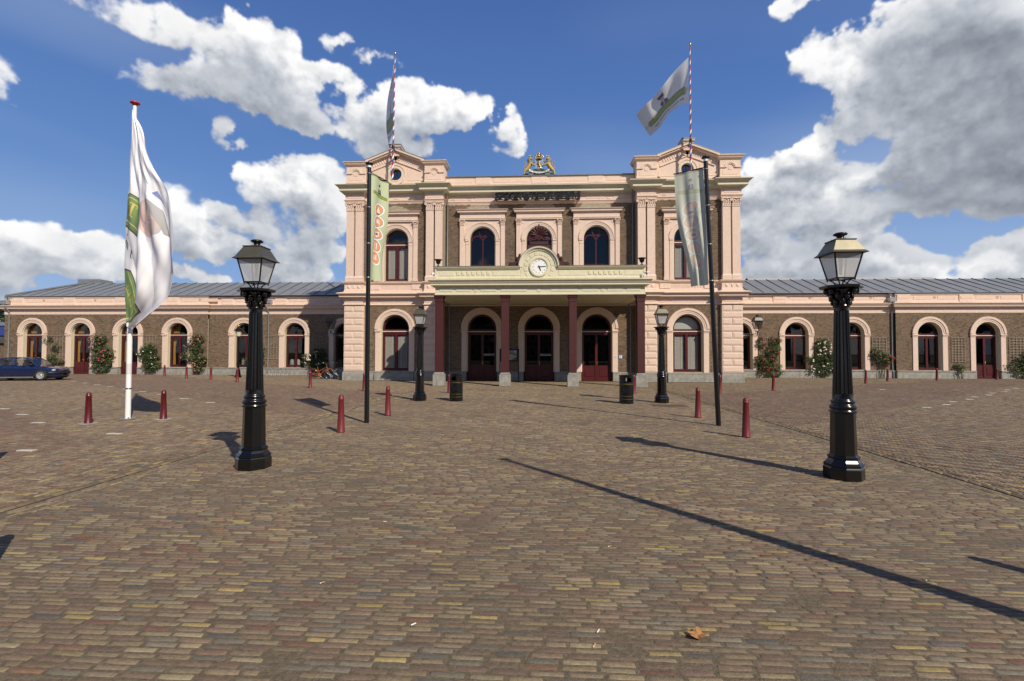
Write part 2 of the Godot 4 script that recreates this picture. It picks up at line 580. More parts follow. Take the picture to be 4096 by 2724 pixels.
func materials() -> void:
	var grain := noise_tex(3, 0.018, 7, Color(0.93, 0.925, 0.92), Color(1, 1, 1), 512, 0.72)
	var mottle := noise_tex(9, 0.012, 7, Color(0.76, 0.745, 0.72), Color(1, 1, 1), 512, 0.66)
	var streak := noise_tex(14, 0.010, 6, Color(0.86, 0.855, 0.845), Color(1, 1, 1), 512, 0.6)
	var rough := noise_tex(21, 0.05, 5, Color(0, 0, 0), Color(1, 1, 1), 512, 0.6)
	mat("pink", lin(0.735, 0.565, 0.46), 0.75, grain, 0.35, rough, 0.08)
	mat("cream", lin(0.66, 0.62, 0.45), 0.6, grain, 0.3)
	mat("pale_reveal", lin(0.66, 0.61, 0.44), 0.6, grain, 0.3)
	mat("stone", lin(0.36, 0.355, 0.325), 0.85, mottle, 0.45, rough, 0.3)
	mat("oxblood", lin(0.082, 0.0095, 0.011), 0.38, streak, 0.5)
	mat("column_red", lin(0.062, 0.0085, 0.0095), 0.55, streak, 0.5)
	mat("bollard_red", lin(0.165, 0.015, 0.021), 0.5, streak, 1.3)
	mat("bollard_dark", lin(0.105, 0.008, 0.012), 0.35, streak, 1.3)
	mat("black_paint", lin(0.0035, 0.0036, 0.004), 0.24, streak, 1.5)
	M.black_paint.clearcoat_enabled = true
	M.black_paint.clearcoat = 0.2
	M.black_paint.clearcoat_roughness = 0.12
	mat("black_satin", lin(0.006, 0.006, 0.007), 0.32)
	mat("lamp_roof", lin(0.165, 0.150, 0.105), 0.37, streak, 1.2)
	M.lamp_roof.metallic = 0.6
	mat("zinc", lin(0.255, 0.265, 0.275), 0.5, streak, 0.25, null, 0.0, 0.2)
	mat("zinc_dark", lin(0.10, 0.11, 0.125), 0.5, streak, 0.3, null, 0.0, 0.3)
	mat("lead", lin(0.20, 0.22, 0.24), 0.5, streak, 0.4, null, 0.0, 0.3)
	mat("mortar", lin(0.40, 0.35, 0.27), 0.95, mottle, 0.9)
	mat("mortar_dark", lin(0.215, 0.185, 0.145), 0.95, mottle, 0.9)
	mat("brick", Color.WHITE, 0.9, mottle, 1.7)
	M.brick.vertex_color_use_as_albedo = true
	mat("paver", Color.WHITE, 0.82, noise_tex(31, 0.02, 7, Color(0.74, 0.72, 0.69), Color(1.0, 1.0, 1.0), 512, 0.74), 2.6, rough, 0.35)
	M.paver.vertex_color_use_as_albedo = true
	mat("white_paint", lin(0.80, 0.80, 0.79), 0.4)
	mat("road_white", lin(0.62, 0.61, 0.57), 0.8, mottle, 2.0)
	mat("interior", lin(0.05, 0.045, 0.038), 0.95)
	mat("reflection_pale", lin(0.62, 0.64, 0.62), 0.95)  # cloud reflection of one fanlight, put into a pale colour
	mat("blind", lin(0.60, 0.57, 0.51), 0.6)
	mat("curtain", lin(0.70, 0.37, 0.040), 0.9)
	mat("gold", lin(0.85, 0.56, 0.14), 0.28, null, 1.0, null, 0.0, 1.0)
	mat("ochre", lin(0.55, 0.41, 0.13), 0.6, mottle, 3.0)
	mat("arms_blue", lin(0.22, 0.30, 0.42), 0.5)
	mat("arms_green", lin(0.045, 0.105, 0.062), 0.5)
	mat("leather", lin(0.02, 0.02, 0.02), 0.6)
	mat("rubber", lin(0.018, 0.018, 0.018), 0.8)
	mat("chrome", lin(0.75, 0.75, 0.76), 0.15, null, 1.0, null, 0.0, 1.0)
	mat("galvanised", lin(0.42, 0.43, 0.44), 0.4, streak, 2.0, null, 0.0, 0.6)
	mat("wood_grey", lin(0.38, 0.33, 0.265), 0.9, mottle, 3.0)
	mat("stem", lin(0.06, 0.045, 0.025), 0.9)
	var glass := mat("glass", Color(0.008, 0.009, 0.011, 0.86), 0.0)
	glass.transparency = BaseMaterial3D.TRANSPARENCY_ALPHA
	glass.metallic_specular = 0.5
	var clear := mat("clear_glass", Color(0.012, 0.014, 0.015, 0.42), 0.0)
	clear.transparency = BaseMaterial3D.TRANSPARENCY_ALPHA
	clear.metallic_specular = 0.5
	var frost := mat("frosted", lin(0.62, 0.62, 0.63), 0.6)
	frost.backlight = Color(0.85, 0.85, 0.85)
	frost.roughness = 0.5
	frost.transparency = BaseMaterial3D.TRANSPARENCY_ALPHA
	frost.albedo_color.a = 0.58
	var thin := mat("thin_glass", Color(0.012, 0.014, 0.015, 0.22), 0.0)
	thin.transparency = BaseMaterial3D.TRANSPARENCY_ALPHA


# ---------------------------------------------------------------- the paved square
const TAN := [0.205, 0.150, 0.082]
const PALETTE := [
	[0.205, 0.160, 0.096], [0.184, 0.141, 0.088], [0.155, 0.108, 0.074], [0.144, 0.097, 0.070], [0.132, 0.086, 0.064],
	[0.168, 0.124, 0.081], [0.285, 0.220, 0.088], [0.150, 0.134, 0.104], [0.124, 0.112, 0.090], [0.078, 0.077, 0.074],
	[0.124, 0.056, 0.042], [0.180, 0.095, 0.054], [0.100, 0.073, 0.055], [0.228, 0.190, 0.116]]
const MIX := [16, 17, 14, 13, 9, 12, 3.8, 6, 5, 3.0, 2.6, 1.7, 5, 6]
const RED_MIX := [3, 5, 14, 18, 20, 8, 0.6, 3, 4, 3, 8, 5, 14, 1]
const BAND_MIX := [24, 18, 8, 4, 3, 12, 7, 5, 3, 2, 1, 1, 2, 20]
const TAN_MIX := [20, 22, 11, 7, 6, 14, 4, 6, 4, 3, 1.5, 1.5, 4, 9]


func pick(w: Array) -> int:
	var s := 0.0
	for x: float in w:
		s += x
	s *= rng.randf()
	for i in w.size():
		s -= w[i]
		if s <= 0.0:
			return i
	return 0


func mix_at(x: float, z: float) -> Array:
	var wob := 0.5 * sin(x * 0.9 + z * 0.4)
	if absf(x) > 5.36 and absf(x) < 5.72 and z > -24.1:
		return BAND_MIX
	if absf(x) < 6.1:
		return TAN_MIX if z < -18.6 + wob * 0.3 else MIX
	var ax := absf(x)
	var front := -16.4 - (ax - 11.2) * (0.70 if x < 0 else 0.84)   # line of white stones between lane and bays
	var arc := -21.6 - maxf(0.0, ax - 7.5) * 0.68                  # row of bollards in front of the building
	if z < arc + wob * 0.3:
		return TAN_MIX
	if z < front:
		return RED_MIX
	if x < 0 and ax > 8.4 and z > -12.8 + (x + 14.1) * 0.68:
		return RED_MIX
	return MIX


func paver_mesh(L: float, W: float, k: int) -> ArrayMesh:
	var r := RandomNumberGenerator.new()
	r.seed = 900 + k
	var mb := MB.new()
	var top: Array[Vector3] = []
	var rim: Array[Vector3] = []
	var low: Array[Vector3] = []
	var nt: Array[Vector3] = []
	var nr: Array[Vector3] = []
	for c: Array in [[-1, -1], [-0.34, -1], [0.34, -1], [1, -1], [1, 1], [0.34, 1], [-0.34, 1], [-1, 1]]:
		var e := Vector3(c[0], 0, c[1])
		var corner: bool = absf(c[0]) == 1
		var jx := r.randf_range(-0.0035, 0.001)
		var jz := r.randf_range(-0.003, 0.001)
		var p := Vector3(e.x * (L * 0.5 + (jx if corner else 0.0) - (0.004 if corner else 0.0)), 0, e.z * (W * 0.5 + jz))
		rim.append(p + Vector3(0, -0.0075, 0))
		low.append(p + Vector3(0, -0.035, 0))
		top.append(p - Vector3(e.x * 0.009 if corner else 0.0, r.randf_range(0.0, 0.0016), e.z * 0.009))
		var o := Vector3(e.x if corner else 0.0, 0, e.z).normalized()
		nt.append((Vector3.UP + o * 0.22).normalized())
		nr.append((o + Vector3.UP * 0.5).normalized())
	for t: Array in [[0, 1, 6], [0, 6, 7], [1, 2, 5], [1, 5, 6], [2, 3, 4], [2, 4, 5]]:
		mb.tri(top[t[0]], top[t[1]], top[t[2]], nt[t[0]], nt[t[1]], nt[t[2]])
	for i in 8:
		var j := (i + 1) % 8
		mb.quad4(top[i], top[j], rim[j], rim[i], nt[i], nt[j], nr[j], nr[i])
		var o := (rim[i] + rim[j]) * 0.5
		o.y = 0
		mb.face(rim[i], rim[j], low[j], low[i], Vector3(o.x * 0.8, rim[i].y, o.z * 0.8))
	return mb.mesh(M.paver)


func ground() -> void:
	var r := RandomNumberGenerator.new()
	r.seed = 31337
	var mb := MB.new()
	var gx0 := 5.40 + 5.5 * 0.0525
	var gx1 := 5.40 + 6.5 * 0.0525
	for e: Array in [[-600.0, -gx1, -600.0, 600.0, -0.012], [-gx0, gx0, -600.0, 600.0, -0.0048], [gx1, 600.0, -600.0, 600.0, -0.012],
			[-gx1, -gx0, -24.1, -1.0, -0.05], [gx0, gx1, -24.1, -1.0, -0.05], [-gx1, -gx0, -600.0, -24.1, -0.006], [gx0, gx1, -600.0, -24.1, -0.006], [-gx1, -gx0, -1.0, 600.0, -0.006], [gx0, gx1, -1.0, 600.0, -0.006]]:
		mb.quad(Vector3(e[0], e[4], e[2]), Vector3(e[1], e[4], e[2]), Vector3(e[1], e[4], e[3]), Vector3(e[0], e[4], e[3]), Vector3.UP)
	var sand := mat("joint_sand", lin(0.215, 0.172, 0.112), 0.95, noise_tex(41, 0.035, 6, Color(0.55, 0.53, 0.49), Color(1, 1, 1), 512, 0.8), 1.1, noise_tex(42, 0.12, 4, Color.BLACK, Color.WHITE, 512, 0.6), 0.6)
	var g := put("ground", mb, sand, self)
	g.set_meta("kind", "structure")
	tag(g, "square paved with worn multicoloured bricks laid in rows and herringbone", "paving")
	# bricks: x, z, 1 if it lies along z, colour
	var bricks: Array = []
	var P := 0.0525
	var L := 0.208
	# rows across the walk in the middle
	var row := 0
	var z := -1.7
	while z > -30.0:
		var x := -5.28 - r.randf() * L
		while x < 5.28:
			var len := L
			if r.randf() < 0.05:
				len = L * r.randf_range(0.42, 0.75)
			if x > -5.28 - L and x + len > -5.28 and x < 5.26:
				bricks.append([x + len * 0.5, z + 0.012 * sin(x * 0.7 + z * 2.1) + 0.006 * sin(x * 1.9 - z * 5.0), 0.0, len / L])
			x += len
		z -= P
		row += 1
	# three courses laid lengthwise on both sides of it, then a sunk one as a gutter
	for s: float in [-1.0, 1.0]:
		for k in 9:
			z = -1.7 - r.randf() * L
			while z > -24.0:
				bricks.append([s * (5.40 + k * P), z, 1.0])
				z -= L
	# herringbone on the rest of the square, mirrored left and right of the walk
	for s: float in [-1.0, 1.0]:
		for i in range(90, 860):
			for j in range(-720, -50):
				var m := posmod(i - j, 8)
				if m != 0 and m != 4:
					continue
				var cx := (i + (2.0 if m == 0 else 0.5)) * P
				var cz := (j + (0.5 if m == 0 else -1.0)) * P   # an upright brick fills the four cells from j - 3 to j
				if cx > 1.14 * -cz + 4.0 or cx > 44.0:
					continue
				if cx < (5.97 if m == 0 else 5.90) and cz > -24.2 or cx < 5.3 and cz > -30.1:
					continue
				if cx < 12.2 and cz < -30.0:
					continue
				bricks.append([s * cx, cz, 0.0 if m == 0 else 1.0])
	var variants := 4
	var meshes: Array = []
	for k in variants:
		meshes.append(paver_mesh(L - 0.009, P - 0.006, k))
	# the nearest 300 in view are objects of their own
	var near: Array = []
	for i in bricks.size():
		var b: Array = bricks[i]
		if b[1] < -2.5 and b[1] > -3.4 and absf(b[0] + 0.056 * b[1]) < 1.03 * -b[1]:
			near.append([b[1], i])
	near.sort_custom(func(a, c): return a[0] > c[0] if a[0] != c[0] else a[1] < c[1])
	near.resize(mini(300, near.size()))
	var is_near := {}
	for e: Array in near:
		is_near[e[1]] = true
	var own: Array = []
	var soft: Array = []
	for c: Array in PALETTE:
		soft.append([lerpf(c[0], 0.163, 0.16), lerpf(c[1], 0.120, 0.16), lerpf(c[2], 0.078, 0.16)])
	for c: Array in soft:
		for k in 2:
			var m: StandardMaterial3D = M.paver.duplicate()
			var f := 1.30 + 0.30 * k
			m.albedo_color = lin(c[0] * f, c[1] * f, c[2] * f)
			m.vertex_color_use_as_albedo = false
			own.append(m)
	var tone := FastNoiseLite.new()
	tone.seed = 8
	tone.frequency = 0.35
	var lists: Array = []
	for k in variants:
		lists.append([])
	for i in bricks.size():
		var b: Array = bricks[i]
		var k := r.randi() % variants
		var ci := pick(mix_at(b[0], b[1]))
		var gutter: bool = absf(absf(b[0]) - 5.40 - 6 * P) < 0.01 and b[2] == 1.0 and b[1] > -24.0
		var side_area: bool = absf(b[0]) > 5.8
		var y := r.randf_range(-0.0022, 0.0018) - (0.034 if gutter else 0.0) + tone.get_noise_2d(b[0] * 1.3, b[1] * 1.3) * 0.004
		var bs := Basis(Vector3.UP, (PI / 2 if b[2] == 1.0 else 0.0) + r.randf_range(-0.022, 0.022)) * Basis(Vector3.RIGHT, r.randf_range(-0.03, 0.03)) * Basis(Vector3.BACK, r.randf_range(-0.010, 0.010))
		if b.size() > 3:
			bs = bs.scaled_local(Vector3(b[3], 1, 1))
		var sunk := tone.get_noise_2d(b[0] * 2.6 + 90.0, b[1] * 2.6)
		if sunk > 0.38:
			y -= (sunk - 0.38) * 0.022
		var t := Transform3D(bs.scaled_local(Vector3(r.randf_range(0.965, 1.005), 1, r.randf_range(0.93, 1.03)) * Vector3(0.985 if side_area else 1.0, 1, 0.94 if side_area else 1.0)), Vector3(b[0] + r.randf_range(-0.003, 0.003), y, b[1] + r.randf_range(-0.0015, 0.0015)))
		if is_near.has(i):
			var o := put_mesh("brick", meshes[k], g, t)
			o.material_override = own[ci * 2 + r.randi() % 2]
		else:
			var f := r.randf_range(1.22, 1.70) * (1.0 + 0.13 * tone.get_noise_2d(b[0], b[1]) + 0.10 * tone.get_noise_2d(b[0] * 0.22 + 40.0, b[1] * 0.22))
			var c: Array = soft[ci]
			lists[k].append([t, Color(c[0] * f, c[1] * f * r.randf_range(0.97, 1.03), c[2] * f * r.randf_range(0.93, 1.07))])
	for k in variants:
		scatter("brick_field", meshes[k], lists[k], g)
	print("pavers ", bricks.size())
	var dc := thing("drain_cover", "rusty rectangular drain cover in the paving before the far right lamp post", "drain cover", Vector3(4.25, 0, -16.55))
	var dm := MB.new()
	dm.cbox(-0.55, 0.55, -0.03, 0.008, -0.30, 0.30, 0.004)
	put("frame", dm, mat("drain_rust", lin(0.10, 0.062, 0.042), 0.8), dc)
	dm = MB.new()
	for k in 7:
		dm.cbox(-0.46 + k * 0.135, -0.36 + k * 0.135, 0.006, 0.013, -0.24, 0.24, 0.002)
	put("bar", dm, M.drain_rust, dc)
	# white stones that mark the parking bays
	var ws := MB.new()
	ws.cbox(-0.14, 0.14, -0.03, 0.004, -0.055, 0.055, 0.004)
	var wm := ws.mesh(M.road_white)
	for e: Array in [[-16.06, -14.03], [-14.11, -12.8], [-12.1, -11.35], [-27.4, -27.7], [-25.3, -26.3], [-23.2, -24.8], [-21.26, -23.46], [-19.26, -22.1], [-17.25, -20.65], [-15.44, -19.4], [-13.18, -17.72], [-11.24, -16.37], [-8.9, -9.94], [-8.87, -8.14],
			[16.6, -25.05], [12.45, -16.75], [13.8, -17.7], [14.86, -18.77], [16.35, -19.88], [17.49, -21.02], [18.92, -22.07], [20.04, -23.19], [21.45, -24.18], [22.55, -25.3], [24.1, -26.57]]:
		put_mesh("marker_brick", wm, g, Transform3D(Basis(Vector3.UP, 0.05 * sin(e[0] * 7.0)), Vector3(e[0], 0.003, e[1])))


func scatter(called: String, mesh: Mesh, list: Array, parent: Node) -> void:
	if list.is_empty():
		return
	var mm := MultiMesh.new()
	mm.transform_format = MultiMesh.TRANSFORM_3D
	mm.use_colors = true
	mm.mesh = mesh
	mm.instance_count = list.size()
	for i in list.size():
		mm.set_instance_transform(i, list[i][0])
		mm.set_instance_color(i, list[i][1])
	var o := MultiMeshInstance3D.new()
	o.multimesh = mm
	o.name = called
	o.set_meta("kind", "stuff")
	parent.add_child(o, true)


# ---------------------------------------------------------------- building kit
const X0 := -0.05


# a wall in x-y with arched openings [cx, half width, sill, spring]; an opening with a negative half width is round
func wall(mb: MB, x0: float, x1: float, y0: float, y1: float, zf: float, zb: float, holes: Array) -> void:
	holes = holes.duplicate()
	holes.sort_custom(func(a, b): return a[0] < b[0])
	for e: Array in [[zf, 1.0], [zb, -1.0]]:
		var z: float = e[0]
		var nn := Vector3(0, 0, e[1])
		var x := x0
		for h: Array in holes:
			var hw: float = h[1]
			var l: float = h[0] - hw
			var r: float = h[0] + hw
			mb.quad(Vector3(x, y0, z), Vector3(l, y0, z), Vector3(l, y1, z), Vector3(x, y1, z), nn)
			if h[2] > y0:
				mb.quad(Vector3(l, y0, z), Vector3(r, y0, z), Vector3(r, h[2], z), Vector3(l, h[2], z), nn)
			var seg := 16
			for k in seg:
				var u0 := PI - PI * k / seg
				var u1 := PI - PI * (k + 1) / seg
				var a := Vector3(h[0] + cos(u0) * hw, h[3] + sin(u0) * hw, z)
				var b := Vector3(h[0] + cos(u1) * hw, h[3] + sin(u1) * hw, z)
				mb.quad(a, b, Vector3(b.x, y1, z), Vector3(a.x, y1, z), nn)
			x = r
		mb.quad(Vector3(x, y0, z), Vector3(x1, y0, z), Vector3(x1, y1, z), Vector3(x, y1, z), nn)


func lining(mb: MB, h: Array, z0: float, z1: float, t := 0.05) -> void:   # the lining of an arched opening
	mb.ring(h[0], h[3], h[1], h[1] + t, z0, z1, 20)
	for s: float in [-1.0, 1.0]:
		var a: float = h[0] + s * h[1]
		var b: float = a + s * t
		mb.box(minf(a, b), maxf(a, b), h[2], h[3], z0, z1)


const BRICKS := [[0.270, 0.188, 0.124], [0.240, 0.166, 0.110], [0.195, 0.136, 0.094], [0.310, 0.218, 0.142], [0.122, 0.088, 0.068], [0.335, 0.218, 0.130], [0.255, 0.194, 0.138]]
var brick_mesh := {}
var brick_own: Array = []


func bricks(parent: Node3D, x0: float, x1: float, y0: float, y1: float, z: float, holes: Array, own: int, tone := 1.0, side := 0) -> void:
	# bricks in alternating rows of stretchers and headers; side = -1 or 1 lays them on a wall that faces left or right (x0..x1 then runs along z, z is the wall's x)
	var key := "b"
	if brick_mesh.is_empty():
		for k in 3:
			var mb := MB.new()
			var j := 0.0008 * (k - 1)
			mb.box(-0.5, 0.5, -0.5 + j, 0.5 - j, -1.0, 0.0)
			brick_mesh[k] = mb.mesh(M.brick)
		for c: Array in BRICKS:
			var m: StandardMaterial3D = M.brick.duplicate()
			m.albedo_color = lin(c[0], c[1], c[2])
			m.vertex_color_use_as_albedo = false
			brick_own.append(m)
	var r := RandomNumberGenerator.new()
	r.seed = int(absf(x0 * 131.0) + y0 * 77.0 + absf(z) * 13.0) + 5
	var H := 0.0625
	var patch := FastNoiseLite.new()
	patch.seed = 4
	patch.frequency = 0.8
	var lists := [[], [], []]
	var left := own
	var rows := int((y1 - y0) / H)
	var hh := (y1 - y0) / rows
	for row in rows:
		var y := y0 + (row + 0.5) * hh
		var step := 0.22 if row % 2 == 0 else 0.11
		var x := x0 - (0.0 if row % 2 == 0 else 0.055) - (0.11 if row % 4 == 2 else 0.0)
		while x < x1 - 0.02:
			var a := maxf(x, x0)
			var b := minf(x + step, x1)
			x += step
			if b - a < 0.03:
				continue
			var c := (a + b) * 0.5
			var inside := false
			for h: Array in holes:
				var dx := absf(c - h[0])
				if dx < h[1] + 0.04 and (y > h[2] and y < h[3] or Vector2(dx, y - h[3]).length() < h[1] + 0.04 and y >= h[3]):
					inside = true
					break
			if inside:
				continue
			var sz := Vector3(b - a - 0.011, hh - 0.013, 0.02)
			var k := r.randi() % 3
			var at := Vector3(c, y, z + r.randf_range(-0.0015, 0.0025))
			var bs := Basis.from_scale(sz)
			if side != 0:
				at = Vector3(z + side * r.randf_range(-0.0015, 0.0025), y, c)
				bs = Basis(Vector3.UP, side * PI / 2) * bs
			var p := patch.get_noise_2d(c, y)
			var ci := r.randi() % 7
			if p > 0.25 and r.randf() < 0.3:
				ci = 5 if r.randf() < 0.5 else 3
			elif p < -0.25 and r.randf() < 0.15:
				ci = 4
			if left > 0 and side == 0:
				left -= 1
				var o := put_mesh("brick", brick_mesh[k], parent, Transform3D(bs, at))
				o.material_override = brick_own[ci]
			else:
				var f := tone * r.randf_range(0.86, 1.14)
				lists[k].append([Transform3D(bs, at), Color(lerpf(BRICKS[ci][0], 0.246, 0.3) * f, lerpf(BRICKS[ci][1], 0.172, 0.3) * f, lerpf(BRICKS[ci][2], 0.115, 0.3) * f)])
	for k in 3:
		scatter("brick_field", brick_mesh[k], lists[k], parent)


func capital(mb: MB, x: float, y: float, z: float, w: float, h: float) -> void:   # leafy capital of a pilaster whose face is at z
	var d := 0.16
	mb.box(x - w * 0.5, x + w * 0.5, y, y + h * 0.9, z - d, z + 0.01)
	mb.box(x - w * 0.54, x + w * 0.54, y - h * 0.06, y + h * 0.02, z - d, z + 0.025)
	mb.cbox(x - w * 0.68, x + w * 0.68, y + h * 0.88, y + h, z - d, z + 0.085, 0.012)
	for k in 5:
		var u := (k - 2) * w * 0.23
		mb.ball(Vector3(x + u, y + h * 0.20, z + 0.012), Vector3(w * 0.095, h * 0.19, 0.028), 6, 4)
	for k in 4:
		var u := (k - 1.5) * w * 0.27
		mb.ball(Vector3(x + u, y + h * 0.46, z + 0.02), Vector3(w * 0.11, h * 0.17, 0.035), 6, 4)
		mb.ball(Vector3(x + u, y + h * 0.60, z + 0.05), Vector3(w * 0.09, h * 0.05, 0.03), 6, 4)
	for s: float in [-1.0, 1.0]:
		mb.xf = Transform3D(Basis(Vector3.RIGHT, PI / 2), Vector3(x + s * w * 0.54, y + h * 0.74, z))
		mb.lathe([[0.0, -0.04], [w * 0.17, -0.04], [w * 0.17, 0.065], [w * 0.10, 0.075], [w * 0.05, 0.06], [0.0, 0.075]], 10)
		mb.xf = Transform3D(Basis(Vector3.RIGHT, PI / 2), Vector3(x + s * w * 0.2, y + h * 0.74, z))
		mb.lathe([[0.0, -0.04], [w * 0.11, -0.04], [w * 0.11, 0.035], [0.0, 0.045]], 8)
		mb.xf = Transform3D()
	mb.ball(Vector3(x, y + h * 0.9, z + 0.07), Vector3(w * 0.1, h * 0.09, 0.03), 6, 4)


func poly(a: Array) -> PackedVector2Array:
	var p := PackedVector2Array()
	for e: Array in a:
		p.append(Vector2(e[0], e[1]))
	return p


func arch_poly(cx: float, y0: float, cy: float, r: float, seg := 20) -> PackedVector2Array:
	var p := PackedVector2Array([Vector2(cx - r, y0), Vector2(cx + r, y0)])
	for k in seg + 1:
		p.append(Vector2(cx + cos(PI * k / seg) * r, cy + sin(PI * k / seg) * r))
	return p


func sheet(p: PackedVector2Array, z: float) -> MB:   # a flat pane
	var mb := MB.new()
	var idx := Geometry2D.triangulate_polygon(p)
	for i in range(0, idx.size(), 3):
		mb.tri(Vector3(p[idx[i]].x, p[idx[i]].y, z), Vector3(p[idx[i + 1]].x, p[idx[i + 1]].y, z), Vector3(p[idx[i + 2]].x, p[idx[i + 2]].y, z), Vector3.BACK, Vector3.BACK, Vector3.BACK)
	return mb


# windows: h = [cx, half width, sill, spring], z = plane of the frame's face
func window(b: Node3D, h: Array, z: float, style: String, glass: Material, blind := 0, transom := 0.0) -> Node3D:
	var w := part("door" if style == "door" else "window", b, Vector3(h[0], h[2], z))
	var hw: float = h[1]
	var H: float = h[3] - h[2]     # spring above the sill
	var T: float = transom - h[2] if transom > 0.0 else H
	var f := MB.new()
	f.ring(0, H, hw - 0.075, hw, -0.09, 0, 24)
	f.box(-hw, -hw + 0.075, 0, H, -0.09, 0)
	f.box(hw - 0.075, hw, 0, H, -0.09, 0)
	f.box(-hw + 0.075, hw - 0.075, 0, 0.07, -0.09, 0.03)
	var rail: Array = []
	if style == "gothic":
		var q := (hw - 0.075) * 0.5
		f.box(-0.035, 0.035, 0.07, H, -0.08, -0.012)
		for s: float in [-1.0, 1.0]:
			f.ring(s * q, H - 0.06, q - 0.055, q + 0.012, -0.08, -0.012, 16)
			f.box(s * q - q, s * q + q, 0.62 * H * 0.5, 0.62 * H * 0.5 + 0.035, -0.08, -0.015)
		f.ring(0, H + hw * 0.60, hw * 0.24, hw * 0.33, -0.08, -0.010, 20, 0, TAU)
		put("frame", f, M.oxblood, w)
		put("pane", sheet(arch_poly(0, 0.05, H, hw - 0.05), -0.05), glass, w)
		return w
	# transom, with a pale bar in front of it
	f.box(-hw + 0.075, hw - 0.075, T - 0.15, T - 0.03, -0.09, -0.005)
	f.box(-hw + 0.075, hw - 0.075, T + 0.03, T + 0.14, -0.09, -0.012)
	f.ring(0, maxf(H, T), hw - 0.125, hw - 0.077, -0.08, -0.02, 24)
	f.box(-0.075, 0.075, 0.07, T - 0.15, -0.085, 0.012)
	for s: float in [-1.0, 1.0]:
		f.box(s * (hw - 0.105) - 0.035, s * (hw - 0.105) + 0.035, 0.07, T - 0.15, -0.08, -0.02)
	f.box(-hw + 0.075, hw - 0.075, T - 0.215, T - 0.15, -0.08, -0.02)
	var low := 0.16
	if style == "door":
		low = 0.95
		f.cbox(-hw + 0.075, -0.076, 0.012, low, -0.075, -0.025, 0.008)
		f.cbox(0.076, hw - 0.075, 0.012, low, -0.075, -0.025, 0.008)
		for s: float in [-1.0, 1.0]:
			var c := s * hw * 0.5
			f.cbox(c - hw * 0.30, c + hw * 0.30, 0.26, 0.76, -0.04, -0.008, 0.022)
			f.cbox(c - hw * 0.40, c + hw * 0.40, 0.02, 0.13, -0.04, -0.005, 0.01)
	else:
		f.box(-hw + 0.075, hw - 0.075, 0.07, low, -0.08, -0.015)
	put("frame", f, M.oxblood, w)
	var bar := MB.new()
	bar.cbox(-hw, hw, T - 0.028, T + 0.028, -0.09, 0.028, 0.008)
	put("transom", bar, M.pale_reveal, w)
	for s: float in [-1.0, 1.0]:
		put("pane", sheet(poly([[s * 0.07, low - 0.01], [s * (hw - 0.1), low - 0.01], [s * (hw - 0.1), T - 0.19], [s * 0.07, T - 0.19]]), -0.05), glass, w)
	var top := arch_poly(0, T + 0.1, maxf(H, T + 0.1), hw - 0.1)
	put("pane", sheet(top, -0.05), glass, w)
	if style == "door":
		var k := MB.new()
		k.ball(Vector3(0.03, 1.12, 0.05), Vector3(0.03, 0.03, 0.03), 8, 6)
		k.box(0.015, 0.045, 1.0, 1.2, 0.012, 0.02)
		put("handle", k, M.gold, w)
	if blind > 0:
		for s: float in [-1.0, 1.0]:
			var sl := MB.new()
			var y := low + 0.02
			while y < T - 0.22:
				var a := Vector3(s * 0.09, y, -0.135)
				var c := Vector3(s * (hw - 0.13), y, -0.135)
				var o2 := Vector3(0, 0.0145, -0.0065)
				sl.quad(a - o2, c - o2, c + o2, a + o2, Vector3(0, 0.41, 0.91))
				y += 0.052
			for q: float in [0.30, 0.88]:
				var x := s * lerpf(0.09, hw - 0.13, q)
				sl.box(x - 0.016, x + 0.016, low, T - 0.2, -0.119, -0.117)
			put("blind", sl, M.blind, w)
	return w


func surround(b: Node3D, h: Array, z: float, t: float, foot: float, impost: float, d := 0.09) -> void:   # moulded arch on two piers with imposts
	var o := part("surround", b)
	var a := MB.new()
	a.ring(h[0], h[3], h[1], h[1] + t, z - 0.05, z + d * 0.55, 28)
	a.ring(h[0], h[3], h[1] + t * 0.30, h[1] + t * 0.62, z, z + d * 0.75, 28)
	a.ring(h[0], h[3], h[1] + t * 0.62, h[1] + t + 0.02, z, z + d * 1.15, 28)
	put("arch", a, M.pink, o)
	for s: float in [-1.0, 1.0]:
		var p := MB.new()
		var x0: float = h[0] + s * h[1]
		var x1: float = x0 + s * (t - 0.01)
		p.cbox(minf(x0, x1), maxf(x0, x1), foot, impost - 0.005, z - 0.05, z + d * 0.6, 0.012)
		if h[3] > impost + 0.1:
			p.box(minf(x0, x1), maxf(x0, x1), impost + 0.1, h[3], z - 0.05, z + d * 0.55)
		put("pier", p, M.pink, o)
		var q := MB.new()
		var e := 0.045
		q.cbox(minf(x0 + s * 0.0, x1 + s * e) - (e * 0.4 if s > 0 else 0.0), maxf(x0, x1 + s * e) + (e * 0.4 if s < 0 else 0.0), impost + 0.02, impost + 0.10, z - 0.04, z + d * 0.6 + 0.06, 0.01)
		q.box(minf(x0, x1 + s * 0.02), maxf(x0, x1 + s * 0.02), impost - 0.05, impost + 0.02, z - 0.045, z + d * 0.6 + 0.03)
		put("impost", q, M.pink, o)
	var l := MB.new()
	lining(l, [h[0], h[1] - 0.05, foot, h[3]], z - 0.40, z - 0.02, 0.048)
	put("lining", l, M.pale_reveal, o)


